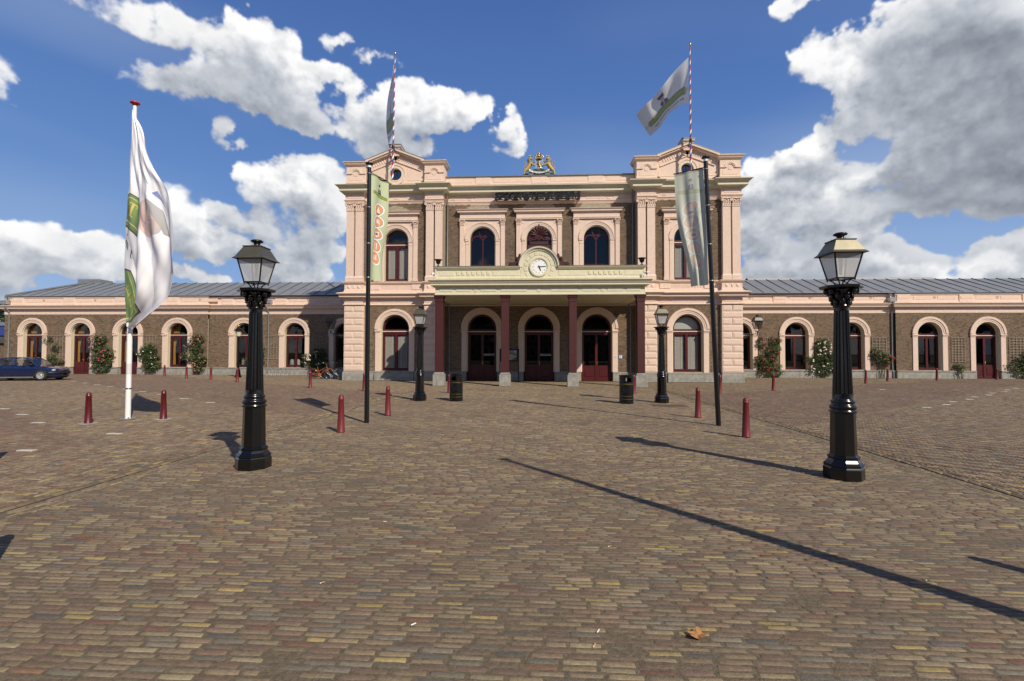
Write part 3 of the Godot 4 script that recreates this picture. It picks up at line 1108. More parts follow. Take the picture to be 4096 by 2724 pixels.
func pipe(b: Node3D, x: float, z: float, y0: float, y1: float, out := 0.35, m: Material = null) -> void:
	var p := MB.new()
	p.tube([Vector3(x + 0.04, y0, z + 0.12), Vector3(x + 0.04, y0 + 0.35, z + 0.12), Vector3(x, y0 + 0.62, z + 0.07), Vector3(x, y1 - 0.45, z + 0.07), Vector3(x - 0.05, y1 - 0.2, z + out * 0.6), Vector3(x - 0.1, y1, z + out)], 0.045, 8)
	for y: float in [y0 + 0.8, (y0 + y1) * 0.5, y1 - 0.8]:
		p.lathe([[0.045, -0.03], [0.056, -0.03], [0.056, 0.03], [0.045, 0.03]], 10, Vector3(x, y, z + 0.07))
	put("downpipe", p, m if m else M.zinc, b)


func rel(b: Node3D, called: String, m: Material, x0: float, x1: float, y0: float, y1: float, z: float, d := 0.018, c := 0.008) -> void:   # a raised panel
	var p := MB.new()
	p.cbox(minf(x0, x1), maxf(x0, x1), y0, y1, z - 0.03, z + d, c)
	put(called, p, m, b)


# ---------------------------------------------------------------- the station building
const ZP := -30.15
const ZB := -30.40
const ZC := -30.85


func front_path(back := -46.0, grow := 0.0) -> Array:
	var p := []
	var half := [[-12.12, back], [-12.12, ZP], [-10.93, ZP], [-10.93, ZB], [-7.08, ZB], [-7.08, ZP], [-5.93, ZP], [-5.93, ZC]]
	for e: Array in half:
		p.append([e[0] + X0, e[1]])
	half.reverse()
	for e: Array in half:
		p.append([-e[0] + X0, e[1]])
	return p


func museum() -> void:
	var b := thing("station_building", "two-storey pink stucco and brown brick station building with gabled corner pavilions", "building")
	var paths := front_path()
	# --- wall cores
	var gw: Array = []      # ground floor windows of the pavilions
	var uw: Array = []
	for s: float in [-1.0, 1.0]:
		gw.append([X0 + s * 8.97, 0.92, 0.62, 3.20])
		uw.append([X0 + s * 8.93, 0.80, 6.22, 8.72])
	var doors: Array = []
	var mw: Array = []
	for k in 3:
		doors.append([X0 + (k - 1) * 3.57, 0.95, 0.0, 3.26])
		mw.append([X0 + (k - 1) * 3.56, 0.84, 6.55, 8.86])
	for i in 2:
		var s := -1.0 if i == 0 else 1.0
		var c := MB.new()
		var l := X0 + (-12.10 if i == 0 else 5.95)
		var r := X0 + (-5.95 if i == 0 else 12.10)
		wall(c, l, r, 0.0, 5.3, ZB - 0.012, ZB - 0.42, [gw[i]])
		wall(c, l, r, 5.3, 12.3, ZB - 0.012, ZB - 0.42, [uw[i]])
		put("wall", c, M.mortar, b)
		bricks(b, l + 1.2, r - 1.15, 0.58, 4.70, ZB, [[gw[i][0], 1.12, 0.0, 3.2]], 60 if i == 1 else 0, 1.05)
		bricks(b, l + 0.02, r - 0.02, 6.16, 11.1, ZB, [[uw[i][0], 1.02, 6.0, 9.9]], 90 if i == 1 else 0, 0.92)
		# flank walls
		var f := MB.new()
		var fx := X0 + s * 12.07
		f.quad(Vector3(fx, 0, -46), Vector3(fx, 0, ZB), Vector3(fx, 12.3, ZB), Vector3(fx, 12.3, -46), Vector3(s, 0, 0))
		f.quad(Vector3(fx - s * 0.4, 0, -46), Vector3(fx - s * 0.4, 0, ZB), Vector3(fx - s * 0.4, 12.3, ZB), Vector3(fx - s * 0.4, 12.3, -46), Vector3(-s, 0, 0))
		f.quad(Vector3(X0 + s * 5.96, 0, ZC - 0.4), Vector3(X0 + s * 5.96, 0, ZP - 0.05), Vector3(X0 + s * 5.96, 12.3, ZP - 0.05), Vector3(X0 + s * 5.96, 12.3, ZC - 0.4), Vector3(-s, 0, 0))
		put("wall", f, M.mortar, b)
		bricks(b, -40.0, ZP - 0.3, 6.16, 11.1, fx + s * 0.012, [], 0, 0.92, int(s))
	var c := MB.new()
	wall(c, X0 - 5.97, X0 + 5.97, 0.0, 5.0, ZC - 0.012, ZC - 0.42, doors)
	wall(c, X0 - 5.97, X0 + 5.97, 5.0, 12.3, ZC - 0.012, ZC - 0.42, mw)
	put("wall", c, M.mortar, b)
	var dh: Array = []
	var mh: Array = []
	for k in 3:
		dh.append([doors[k][0], 1.15, 0.0, 3.26])
		mh.append([mw[k][0], 1.30, 6.0, 10.0])
	bricks(b, X0 - 5.93, X0 + 5.93, 0.58, 4.80, ZC, dh, 0, 0.95)
	bricks(b, X0 - 5.93, X0 + 5.93, 6.2, 11.1, ZC, mh, 150, 0.92)
	# --- rooms behind the windows
	var room := MB.new()
	room.quad(Vector3(-11.7, 0, -36.5), Vector3(11.6, 0, -36.5), Vector3(11.6, 12.3, -36.5), Vector3(-11.7, 12.3, -36.5), Vector3.BACK)
	for y: float in [0.004, 5.0, 12.28]:
		room.quad(Vector3(-12, y, -46), Vector3(12, y, -46), Vector3(12, y, ZB - 0.42), Vector3(-12, y, ZB - 0.42), Vector3.UP)
	for x: float in [-5.7, 5.6]:
		room.quad(Vector3(x, 0, -36.5), Vector3(x, 0, ZC - 0.42), Vector3(x, 12.3, ZC - 0.42), Vector3(x, 12.3, -36.5), Vector3(1, 0, 0))
	put("room", room, M.interior, b)
	var back := MB.new()
	back.box(-12.1, 12.0, 0, 12.3, -46.3, -46.0)
	put("wall", back, M.mortar, b)
	# --- stone base
	var sb := MB.new()
	sb.sweep([[0.0, 0.0], [0.06, 0.0], [0.06, 0.45], [0.035, 0.50], [0.035, 0.57], [-0.1, 0.57]], [paths[0], paths[1], paths[2], paths[3]], false)
	put("stone_base", sb, M.stone, b)
	for s: float in [-1.0, 1.0]:
		for e: Array in [[10.93, 10.22, ZB], [10.22, 7.74, ZB + 0.10], [7.74, 7.08, ZB], [7.08, 5.93, ZP]]:
			var q := MB.new()
			var xa := X0 + s * float(e[0])
			var xb := X0 + s * float(e[1])
			q.cbox(minf(xa, xb) + 0.003, maxf(xa, xb) - 0.003, 0, 0.47, e[2] - 0.3, e[2] + 0.09, 0.01)
			q.cbox(minf(xa, xb) + 0.003, maxf(xa, xb) - 0.003, 0.472, 0.57, e[2] - 0.3, e[2] + 0.065, 0.015)
			put("stone_base", q, M.stone, b)
		if s > 0:
			var q := MB.new()
			q.sweep([[0.0, 0.0], [0.06, 0.0], [0.06, 0.45], [0.035, 0.50], [0.035, 0.57], [-0.1, 0.57]], [paths[12], paths[13], paths[14], paths[15]], false)
			put("stone_base", q, M.stone, b)
		for e: Array in [[5.93, 4.55], [2.55, 1.0]]:
			var q := MB.new()
			q.cbox(minf(X0 + s * e[0], X0 + s * e[1]), maxf(X0 + s * e[0], X0 + s * e[1]), 0, 0.47, ZC - 0.3, ZC + 0.09, 0.01)
			q.cbox(minf(X0 + s * e[0], X0 + s * e[1]), maxf(X0 + s * e[0], X0 + s * e[1]), 0.472, 0.57, ZC - 0.3, ZC + 0.06, 0.015)
			put("stone_base", q, M.stone, b)
	# --- rusticated piers, block by block
	for s: float in [-1.0, 1.0]:
		for e: Array in [[10.90, 12.15], [5.92, 7.11]]:
			for k in 10:
				var y0 := 0.585 + k * 0.408
				var cuts := [[e[0], e[1]]] if k % 2 == 0 else [[e[0], (e[0] + e[1]) * 0.5], [(e[0] + e[1]) * 0.5, e[1]]]
				for q: Array in cuts:
					var m := MB.new()
					var xa: float = X0 + s * q[0]
					var xb: float = X0 + s * q[1]
					var x0 := minf(xa, xb) + 0.006
					var x1 := maxf(xa, xb) - 0.006
					m.cbox(x0, x1, y0 + 0.006, y0 + 0.402, ZP - 0.6, ZP - 0.018, 0.025)
					m.cbox(x0 + 0.07, x1 - 0.07, y0 + 0.07, y0 + 0.338, ZP - 0.1, ZP, 0.016)
					put("rustic_block", m, M.pink, b)
			var m := MB.new()
			m.box(minf(X0 + s * e[0], X0 + s * e[1]) + 0.03, maxf(X0 + s * e[0], X0 + s * e[1]) - 0.03, 0.57, 4.68, ZP - 0.62, ZP - 0.05)
			put("pier_core", m, M.pink, b)
	# --- ground floor entablature and belt
	var st := MB.new()
	st.sweep([[-0.12, 4.67], [0.03, 4.67], [0.06, 4.70], [0.06, 4.74], [0.0, 4.77], [0.0, 5.10], [0.05, 5.13], [0.08, 5.15], [0.23, 5.165], [0.25, 5.17], [0.25, 5.25], [0.28, 5.265], [0.32, 5.33], [0.385, 5.37], [0.385, 5.41], [0.0, 5.53]], paths, false)
	put("entablature", st, M.pink, b)
	var be := MB.new()
	be.sweep([[-0.1, 5.52], [0.03, 5.52], [0.03, 5.62], [0.0, 5.65], [0.0, 5.98], [0.05, 6.01], [0.09, 6.05], [0.12, 6.10], [0.12, 6.14], [-0.25, 6.165]], paths, false)
	put("belt", be, M.pink, b)
	# --- pilasters
	for s: float in [-1.0, 1.0]:
		for x: float in [11.80, 11.235, 6.77, 6.205]:
			var p := part("pilaster", b, Vector3(X0 + s * x, 0, 0))
			var m := MB.new()
			m.box(-0.235, 0.235, 6.5, 10.58, ZB - 0.1, ZP + 0.0)
			put("shaft", m, M.pink, p)
			m = MB.new()
			m.box(-0.275, 0.275, 6.165, 6.36, ZB - 0.1, ZP + 0.045)
			m.xf = Transform3D(Basis(), Vector3(0, 0, 0))
			m.sweep([[0.045, 6.36], [0.05, 6.39], [0.03, 6.43], [0.02, 6.46], [0.0, 6.51]], [[-0.235, ZB], [-0.235, ZP], [0.235, ZP], [0.235, ZB]], false)
			put("base", m, M.pink, p)
			m = MB.new()
			capital(m, 0, 10.60, ZP, 0.47, 0.48)
			put("capital", m, M.pink, p)
	# --- main entablature
	var ar := MB.new()
	ar.sweep([[-0.3, 11.07], [0.0, 11.07], [0.0, 11.14], [0.025, 11.145], [0.025, 11.20], [0.06, 11.22], [0.08, 11.26], [0.0, 11.29], [0.0, 11.62], [0.03, 11.63], [0.03, 11.655], [-0.3, 11.66]], paths, false)
	put("architrave", ar, M.pink, b)
	var co := MB.new()
	co.sweep([[-0.1, 11.66], [0.05, 11.66], [0.05, 11.72], [0.09, 11.725], [0.14, 11.75], [0.26, 11.785], [0.30, 11.79], [0.30, 11.94], [0.325, 11.95], [0.35, 11.99], [0.42, 12.06], [0.505, 12.11], [0.505, 12.15], [-0.2, 12.33]], paths, false)
	put("cornice", co, M.cream, b)
	var dt := MB.new()
	for i in paths.size() - 1:
		var a := Vector2(paths[i][0], paths[i][1])
		var e := Vector2(paths[i + 1][0], paths[i + 1][1])
		if absf(a.y - e.y) > 0.01 or e.x - a.x < 0.3:
			continue
		var x := a.x + 0.02
		while x < e.x - 0.03:
			dt.box(x, x + 0.055, 11.663, 11.72, a.y, a.y + 0.085)
			x += 0.1
	put("dentil_row", dt, M.cream, b).set_meta("kind", "stuff")
	# --- frieze panels, discs and vents
	for s: float in [-1.0, 1.0]:
		for e: Array in [[7.3, 8.3], [9.6, 10.7]]:
			rel(b, "panel", M.pink, X0 + s * e[0], X0 + s * e[1], 11.38, 11.60, ZB, 0.014)
		for e: Array in [[2.9, 4.1], [4.6, 5.7]]:
			rel(b, "panel", M.pink, X0 + s * e[0], X0 + s * e[1], 11.38, 11.60, ZC, 0.014)
		for x: float in [11.52, 6.5]:
			rel(b, "panel", M.pink, X0 + s * (x - 0.44), X0 + s * (x + 0.44), 11.38, 11.60, ZP, 0.012)
			rel(b, "panel", M.pink, X0 + s * (x - 0.48), X0 + s * (x + 0.48), 4.83, 5.06, ZP, 0.014)
		for e: Array in [[8.95, ZB], [4.35, ZC]]:
			var d := MB.new()
			d.ring(X0 + s * e[0], 11.49, 0.10, 0.15, e[1] - 0.02, e[1] + 0.02, 16, 0, TAU)
			put("disc", d, M.pink, b)
		for e: Array in [[7.62, ZB], [10.1, ZB], [5.4, ZC]]:
			var v := MB.new()
			v.box(X0 + s * e[0] - 0.11, X0 + s * e[0] + 0.11, 11.36, 11.56, e[1] - 0.01, e[1] + 0.022)
			for k in 4:
				v.box(X0 + s * e[0] - 0.09, X0 + s * e[0] + 0.09, 11.375 + k * 0.045, 11.40 + k * 0.045, e[1], e[1] + 0.03)
			put("air_vent", v, M.pink, b)
		for e: Array in [[10.75, 10.05], [9.95, 8.0], [7.85, 7.3]]:
			rel(b, "panel", M.pink, X0 + s * e[0], X0 + s * e[1], 4.84, 5.06, ZB, 0.014)
		for k in 10:   # small round-ended flutes under the upper window
			var x := X0 + s * 8.95 + (k - 4.5) * 0.19
			var f := MB.new()
			f.ring(x, 5.86, 0.03, 0.062, ZB - 0.02, ZB + 0.016, 8)
			f.ring(x, 5.74, 0.03, 0.062, ZB - 0.02, ZB + 0.016, 8, PI, TAU)
			f.box(x - 0.062, x - 0.03, 5.74, 5.86, ZB - 0.02, ZB + 0.016)
			f.box(x + 0.03, x + 0.062, 5.74, 5.86, ZB - 0.02, ZB + 0.016)
			put("flute", f, M.pink, b)
		for x: float in [11.52, 6.5]:
			for k in 3:   # diamond blocks under the pilasters
				var f := MB.new()
				var cx := X0 + s * x + (k - 1) * 0.32
				var hw := 0.10 if k != 1 else 0.055
				var A := [Vector3(cx - hw, 5.70, ZP), Vector3(cx + hw, 5.70, ZP), Vector3(cx + hw, 5.92, ZP), Vector3(cx - hw, 5.92, ZP)]
				for j in 4:
					f.face(A[j], A[(j + 1) % 4], Vector3(cx, 5.81, ZP + 0.06), Vector3(cx, 5.81, ZP + 0.06), Vector3(cx, 5.81, ZP - 1.0))
				put("diamond_block", f, M.pink, b)
		rel(b, "pedestal", M.pink, X0 + s * 10.55, X0 + s * 9.95, 5.66, 5.975, ZB, 0.05, 0.01)
		rel(b, "pedestal", M.pink, X0 + s * 7.95, X0 + s * 7.30, 5.66, 5.975, ZB, 0.05, 0.01)
	# --- ground floor windows with blinds
	for i in 2:
		surround(b, gw[i], ZB, 0.33, 0.57, 3.05)
		window(b, [gw[i][0], 0.87, 0.62, 3.20], ZB - 0.28, "casement", M.thin_glass, 1, 3.07)
	# --- upper pavilion windows
	for i in 2:
		aedicule(b, uw[i], ZB, 1.10, 1.36, 1.47, 10.53, 6.165)
		window(b, [uw[i][0], 0.75, 6.22, 8.70], ZB - 0.28, "casement", M.thin_glass, 1, 8.52)
	for k in 3:
		aedicule(b, mw[k], ZC, 1.16, 1.42, 1.58, 10.72, 6.2)
		window(b, [mw[k][0], 0.80, 6.58, 8.86], ZC - 0.25, "gothic", M.glass)
		surround(b, doors[k], ZC, 0.34, 0.57, 3.06)
		window(b, [doors[k][0], 0.90, 0.01, 3.26], ZC - 0.25, "door", M.glass, 0, 3.08)
	# --- parapet and gables
	var pp := MB.new()
	pp.box(X0 - 5.9, X0 + 5.9, 12.33, 12.82, ZC - 0.35, ZC + 0.02)
	pp.box(X0 - 5.9, X0 + 5.9, 12.33, 12.42, ZC + 0.02, ZC + 0.05)
	put("parapet", pp, M.pink, b)
	var pc := MB.new()
	pc.cbox(X0 - 5.92, X0 + 5.92, 12.82, 12.90, ZC - 0.42, ZC + 0.10, 0.02)
	put("parapet_cap", pc, M.lead, b)
	for e: Array in [[-5.7, -4.15], [-4.0, -3.05], [-2.95, -0.65], [-0.5, 0.5], [0.65, 2.95], [3.05, 4.0], [4.15, 5.7]]:
		rel(b, "panel", M.pink, X0 + e[0] + 0.06, X0 + e[1] - 0.06, 12.48, 12.76, ZC + 0.02, 0.014)
		if e[1] - e[0] < 1.1:
			rel(b, "pedestal", M.pink, X0 + e[0], X0 + e[1], 12.34, 12.815, ZC + 0.02, 0.03)
	for i in 2:
		gable(b, X0 + (-9.0 if i == 0 else 9.0))
	# --- roof behind the parapet
	var rf := MB.new()
	var z0 := ZC - 0.4
	for s: float in [-1.0, 1.0]:
		rf.face(Vector3(X0 + s * 11.9, 12.4, z0), Vector3(X0, 12.4, z0), Vector3(X0, 13.35, -37.0), Vector3(X0 + s * 8.0, 13.35, -37.0), Vector3(0, 0, -38))
		rf.face(Vector3(X0 + s * 11.9, 12.4, -46), Vector3(X0, 12.4, -46), Vector3(X0, 13.35, -38.5), Vector3(X0 + s * 8.0, 13.35, -38.5), Vector3(0, 0, -38))
		rf.face(Vector3(X0 + s * 11.9, 12.4, z0), Vector3(X0 + s * 11.9, 12.4, -46), Vector3(X0 + s * 8.0, 13.35, -38.5), Vector3(X0 + s * 8.0, 13.35, -37.0), Vector3(0, 0, -38))
	rf.face(Vector3(X0 - 8, 13.35, -37), Vector3(X0 + 8, 13.35, -37), Vector3(X0 + 8, 13.35, -38.5), Vector3(X0 - 8, 13.35, -38.5), Vector3(0, 0, -38))
	put("roof", rf, M.zinc_dark, b)
	# --- pipes
	for s: float in [-1.0, 1.0]:
		pipe(b, X0 + s * 5.78, ZC, 6.3, 11.9, 0.5)
		pipe(b, X0 + s * 5.62, ZC, 0.02, 4.75, 0.1)
	# --- pale sheet added behind the right fanlight, standing in for a mirrored cloud
	var fs := MB.new()
	fs = sheet(arch_poly(gw[1][0], 3.16, 3.22, 0.80), ZB - 0.42)
	put("fanlight_reflection", fs, M.reflection_pale, b)
	# --- plates by the right-hand door
	var nb := MB.new()
	nb.cbox(X0 + 4.62, X0 + 4.76, 1.46, 1.58, ZC + 0.05, ZC + 0.065, 0.004)
	var plate := put("number_plate", nb, M.white_paint, b)
	var nt := put_mesh("number", text_mesh("16", 0.12, 0.004, mat("sign_blue", lin(0.03, 0.10, 0.35), 0.5), false), plate, Transform3D(Basis(), Vector3(X0 + 4.69, 1.52, ZC + 0.067)))
	nt.name = "number"
	var sh := MB.new()
	sh.prism(poly([[4.90, 1.62], [5.06, 1.62], [5.06, 1.42], [4.98, 1.36], [4.90, 1.42]]), ZC + 0.005, ZC + 0.02)
	var shield := put("monument_shield", sh, M.white_paint, b)
	var bl := MB.new()
	bl.prism(poly([[4.91, 1.61], [5.05, 1.61], [4.98, 1.51]]), ZC + 0.02, ZC + 0.024)
	bl.prism(poly([[4.98, 1.50], [5.05, 1.42], [4.98, 1.365], [4.91, 1.42]]), ZC + 0.02, ZC + 0.024)
	put("emblem", bl, mat("shield_blue", lin(0.08, 0.22, 0.55), 0.4), shield)
	var br := MB.new()
	br.cbox(5.15, 5.42, 1.45, 1.56, ZC + 0.005, ZC + 0.02, 0.004)
	put("brass_plate", br, mat("brass_dull", lin(0.16, 0.12, 0.05), 0.45, null, 1, null, 0, 0.5), b)
	# --- lettering on the doors
	var wl := mat("door_letter", lin(0.55, 0.55, 0.5), 0.6)
	put_mesh("lettering", text_mesh("INGANG", 0.17, 0.003, wl, false), b, Transform3D(Basis(), Vector3(doors[1][0] + 0.42, 1.62, ZC - 0.29)))
	put_mesh("lettering", text_mesh("UITGANG", 0.17, 0.003, wl, false), b, Transform3D(Basis.from_scale(Vector3(-1, 1, 1)), Vector3(doors[0][0] + 0.45, 1.62, ZC - 0.29)))


func aedicule(b: Node3D, h: Array, z: float, archr: float, half: float, hood: float, top: float, foot: float) -> void:
	# window frame of small pilasters under a hood, with a moulded arch between them
	var o := part("aedicule", b)
	var pl := MB.new()
	wall(pl, h[0] - half + 0.1, h[0] + half - 0.1, foot, top - 0.6, z + 0.05, z - 0.05, [[h[0], h[1], foot, h[3]]])
	put("panel", pl, M.pink, o)
	var a := MB.new()
	a.ring(h[0], h[3], h[1], h[1] + 0.10, z, z + 0.075, 24)
	a.ring(h[0], h[3], h[1] + 0.10, h[1] + 0.20, z, z + 0.09, 24)
	a.ring(h[0], h[3], h[1] + 0.20, h[1] + 0.27, z, z + 0.12, 24)
	for s: float in [-1.0, 1.0]:
		var xa: float = h[0] + s * h[1]
		var xb: float = xa + s * 0.22
		a.box(minf(xa, xb), maxf(xa, xb), foot, h[3] - 0.12, z, z + 0.085)
		a.cbox(minf(xa, xb + s * 0.03), maxf(xa, xb + s * 0.03), h[3] - 0.12, h[3] - 0.02, z, z + 0.12, 0.01)
		a.box(minf(xa, xb), maxf(xa, xb), h[3] - 0.30, h[3] - 0.27, z, z + 0.10)
	put("arch", a, M.pink, o)
	for s: float in [-1.0, 1.0]:
		var p := MB.new()
		var cx: float = h[0] + s * (half - 0.13)
		p.box(cx - 0.13, cx + 0.13, foot, top - 0.95, z, z + 0.12)
		p.box(cx - 0.16, cx + 0.16, foot, foot + 0.16, z, z + 0.15)
		capital(p, cx, top - 0.95, z + 0.12, 0.27, 0.33)
		put("small_pilaster", p, M.pink, o)
		var d := MB.new()
		d.ring(h[0] + s * (half - 0.40), top - 0.78, 0.0, 0.10, z, z + 0.066, 14, 0, TAU)
		put("disc", d, M.pink, o)
	var e := MB.new()
	var hp := [[h[0] - half, z], [h[0] - half, z + 0.12], [h[0] + half, z + 0.12], [h[0] + half, z]]
	e.sweep([[-0.1, top - 0.63], [0.02, top - 0.63], [0.02, top - 0.57], [0.05, top - 0.55], [0.05, top - 0.53], [0.0, top - 0.52], [0.0, top - 0.24], [0.03, top - 0.22], [0.05, top - 0.19], [0.14, top - 0.17], [0.14, top - 0.09], [0.17, top - 0.07], [0.21, top - 0.02], [0.21, top], [-0.2, top + 0.03]], hp, false)
	e.box(h[0] - half + 0.02, h[0] + half - 0.02, top - 0.63, top, z, z + 0.11)
	put("hood", e, M.pink, o)
	var l := MB.new()
	lining(l, [h[0], h[1] - 0.05, foot, h[3]], z - 0.40, z + 0.03, 0.048)
	put("lining", l, M.pale_reveal, o)


func gable(b: Node3D, cx: float) -> void:
	var g := part("gable", b)
	var z := ZB + 0.02
	# tympanum with a round window
	var oy := 12.93
	var R := 0.41
	var t := MB.new()
	var top := func(x: float) -> float: return 14.40 - absf(x - cx) * 0.385
	var seg := 32
	for k in seg:
		var u0 := TAU * k / seg
		var u1 := TAU * (k + 1) / seg
		var q: Array[Vector3] = []
		for u: float in [u0, u1]:
			var d := Vector2(cos(u), sin(u))
			q.append(Vector3(cx + d.x * R, oy + d.y * R, z))
			# ray to the outline of the gable
			var s := 1e9
			if absf(d.x) > 1e-5:
				s = minf(s, 1.85 / absf(d.x))
			if d.y < -1e-5:
				s = minf(s, (12.34 - oy) / d.y)
			var den := d.y + absf(d.x) * 0.385
			if den > 1e-5:
				s = minf(s, (14.40 - oy) / den)
			q.append(Vector3(cx + d.x * s, oy + d.y * s, z))
		t.quad(q[0], q[2], q[3], q[1], Vector3.BACK)
		var qb: Array[Vector3] = [q[0], q[1], q[2], q[3]]
		for i in 4:
			qb[i] -= Vector3(0, 0, 0.4)
		t.quad(qb[0], qb[2], qb[3], qb[1], Vector3.FORWARD)
	put("tympanum", t, M.pink, g)
	var rg := MB.new()
	rg.ring(cx, oy, R - 0.03, R + 0.05, z - 0.35, z + 0.05, 28, 0, TAU)
	put("lining", rg, M.pale_reveal, g)
	rg = MB.new()
	rg.ring(cx, oy, R + 0.05, R + 0.20, z - 0.05, z + 0.035, 28, 0, TAU)
	rg.ring(cx, oy, R + 0.15, R + 0.23, z - 0.05, z + 0.06, 28, 0, TAU)
	put("oculus_surround", rg, M.pink, g)
	var fr := MB.new()
	fr.ring(cx, oy, R - 0.10, R - 0.03, z - 0.3, z - 0.22, 24, 0, TAU)
	fr.box(cx - 0.02, cx + 0.02, oy - R + 0.05, oy + R - 0.05, z - 0.29, z - 0.24)
	put("window_frame", fr, M.oxblood, g)
	var pn := MB.new()
	pn.disc(Vector3(cx, oy, z - 0.27), R - 0.06, Vector3.BACK, 24)
	put("pane", pn, M.glass, g)
	# raking cornice with blocks beneath it
	for s: float in [-1.0, 1.0]:
		var r := MB.new()
		var ang := atan(0.385) * -s
		var len := 1.85 / cos(ang)
		r.xf = Transform3D(Basis(Vector3.BACK, ang), Vector3(cx, 14.42, z))
		var x0 := 0.0 if s > 0 else -len
		var x1 := len if s > 0 else 0.0
		r.box(x0, x1, -0.05, 0.06, -0.42, 0.30)
		r.box(x0, x1, -0.14, -0.05, -0.4, 0.22)
		r.box(x0, x1, -0.18, -0.14, -0.4, 0.10)
		r.box(x0, x1, -0.64, -0.58, -0.05, 0.06)
		r.box(x0, x1, -0.58, -0.18, -0.05, 0.012)
		put("raking_cornice", r, M.pink, g)
		var cap := MB.new()
		cap.xf = r.xf
		cap.box(x0, x1, 0.06, 0.10, -0.45, 0.31)
		put("cap", cap, M.lead, g)
		for k in 10:
			var d := MB.new()
			d.xf = r.xf
			var x := s * (0.28 + k * 0.155)
			d.cbox(x - 0.045, x + 0.045, -0.46, -0.19, 0.0, 0.035, 0.008)
			put("block", d, M.pink, g)
		var tp := MB.new()
		tp.prism(poly([[cx + s * 0.72, 12.52], [cx + s * 1.75, 12.52], [cx + s * 1.75, 12.88], [cx + s * 0.72, 13.28]]), z - 0.02, z + 0.016)
		put("panel", tp, M.pink, g)
	# top block
	var tb := MB.new()
	tb.box(cx - 0.27, cx + 0.27, 14.05, 14.62, z - 0.5, z + 0.18)
	tb.sweep([[0.0, 14.42], [0.04, 14.46], [0.04, 14.52], [0.09, 14.56], [0.12, 14.62], [0.12, 14.66], [-0.3, 14.665]], [[cx - 0.27, z - 0.5], [cx - 0.27, z + 0.18], [cx + 0.27, z + 0.18], [cx + 0.27, z - 0.5]], false)
	put("top_block", tb, M.pink, g)
	var tc := MB.new()
	tc.cbox(cx - 0.40, cx + 0.40, 14.666, 14.76, z - 0.6, z + 0.31, 0.01)
	put("cap", tc, M.lead, g)
	# corner blocks
	for s: float in [-1.0, 1.0]:
		var bx := cx + s * 2.48
		var k := MB.new()
		k.box(bx - 0.60, bx + 0.60, 12.33, 13.50, z - 0.9, ZP - 0.02)
		k.sweep([[0.0, 12.36], [0.03, 12.36], [0.03, 12.44], [0.0, 12.46]], [[bx - 0.6, z - 0.9], [bx - 0.6, ZP - 0.02], [bx + 0.6, ZP - 0.02], [bx + 0.6, z - 0.9]], false)
		k.sweep([[0.0, 13.40], [0.03, 13.43], [0.05, 13.46], [0.12, 13.50], [0.15, 13.57], [0.20, 13.62], [0.20, 13.66], [-0.3, 13.67]], [[bx - 0.6, z - 0.9], [bx - 0.6, ZP - 0.02], [bx + 0.6, ZP - 0.02], [bx + 0.6, z - 0.9]], false)
		# a small string that arches over a disc
		k.box(bx - 0.63, bx - 0.33, 12.92, 12.99, ZP - 0.05, ZP + 0.04)
		k.box(bx + 0.33, bx + 0.63, 12.92, 12.99, ZP - 0.05, ZP + 0.04)
		k.ring(bx, 12.92, 0.27, 0.36, ZP - 0.05, ZP + 0.045, 16)
		k.ring(bx, 12.92, 0.21, 0.27, ZP - 0.05, ZP + 0.02, 16)
		k.ring(bx, 12.92, 0.0, 0.14, ZP - 0.05, ZP - 0.002, 16, 0, TAU)
		k.cbox(bx - 0.45, bx + 0.45, 12.50, 12.74, ZP - 0.05, ZP - 0.006, 0.006)
		put("corner_block", k, M.pink, g)
		var kc := MB.new()
		kc.cbox(bx - 0.62, bx + 0.62, 13.672, 13.77, z - 0.8, ZP + 0.06, 0.01)
		put("cap", kc, M.lead, g)


# ---------------------------------------------------------------- portico, sign and coat of arms
const ZF := -25.60


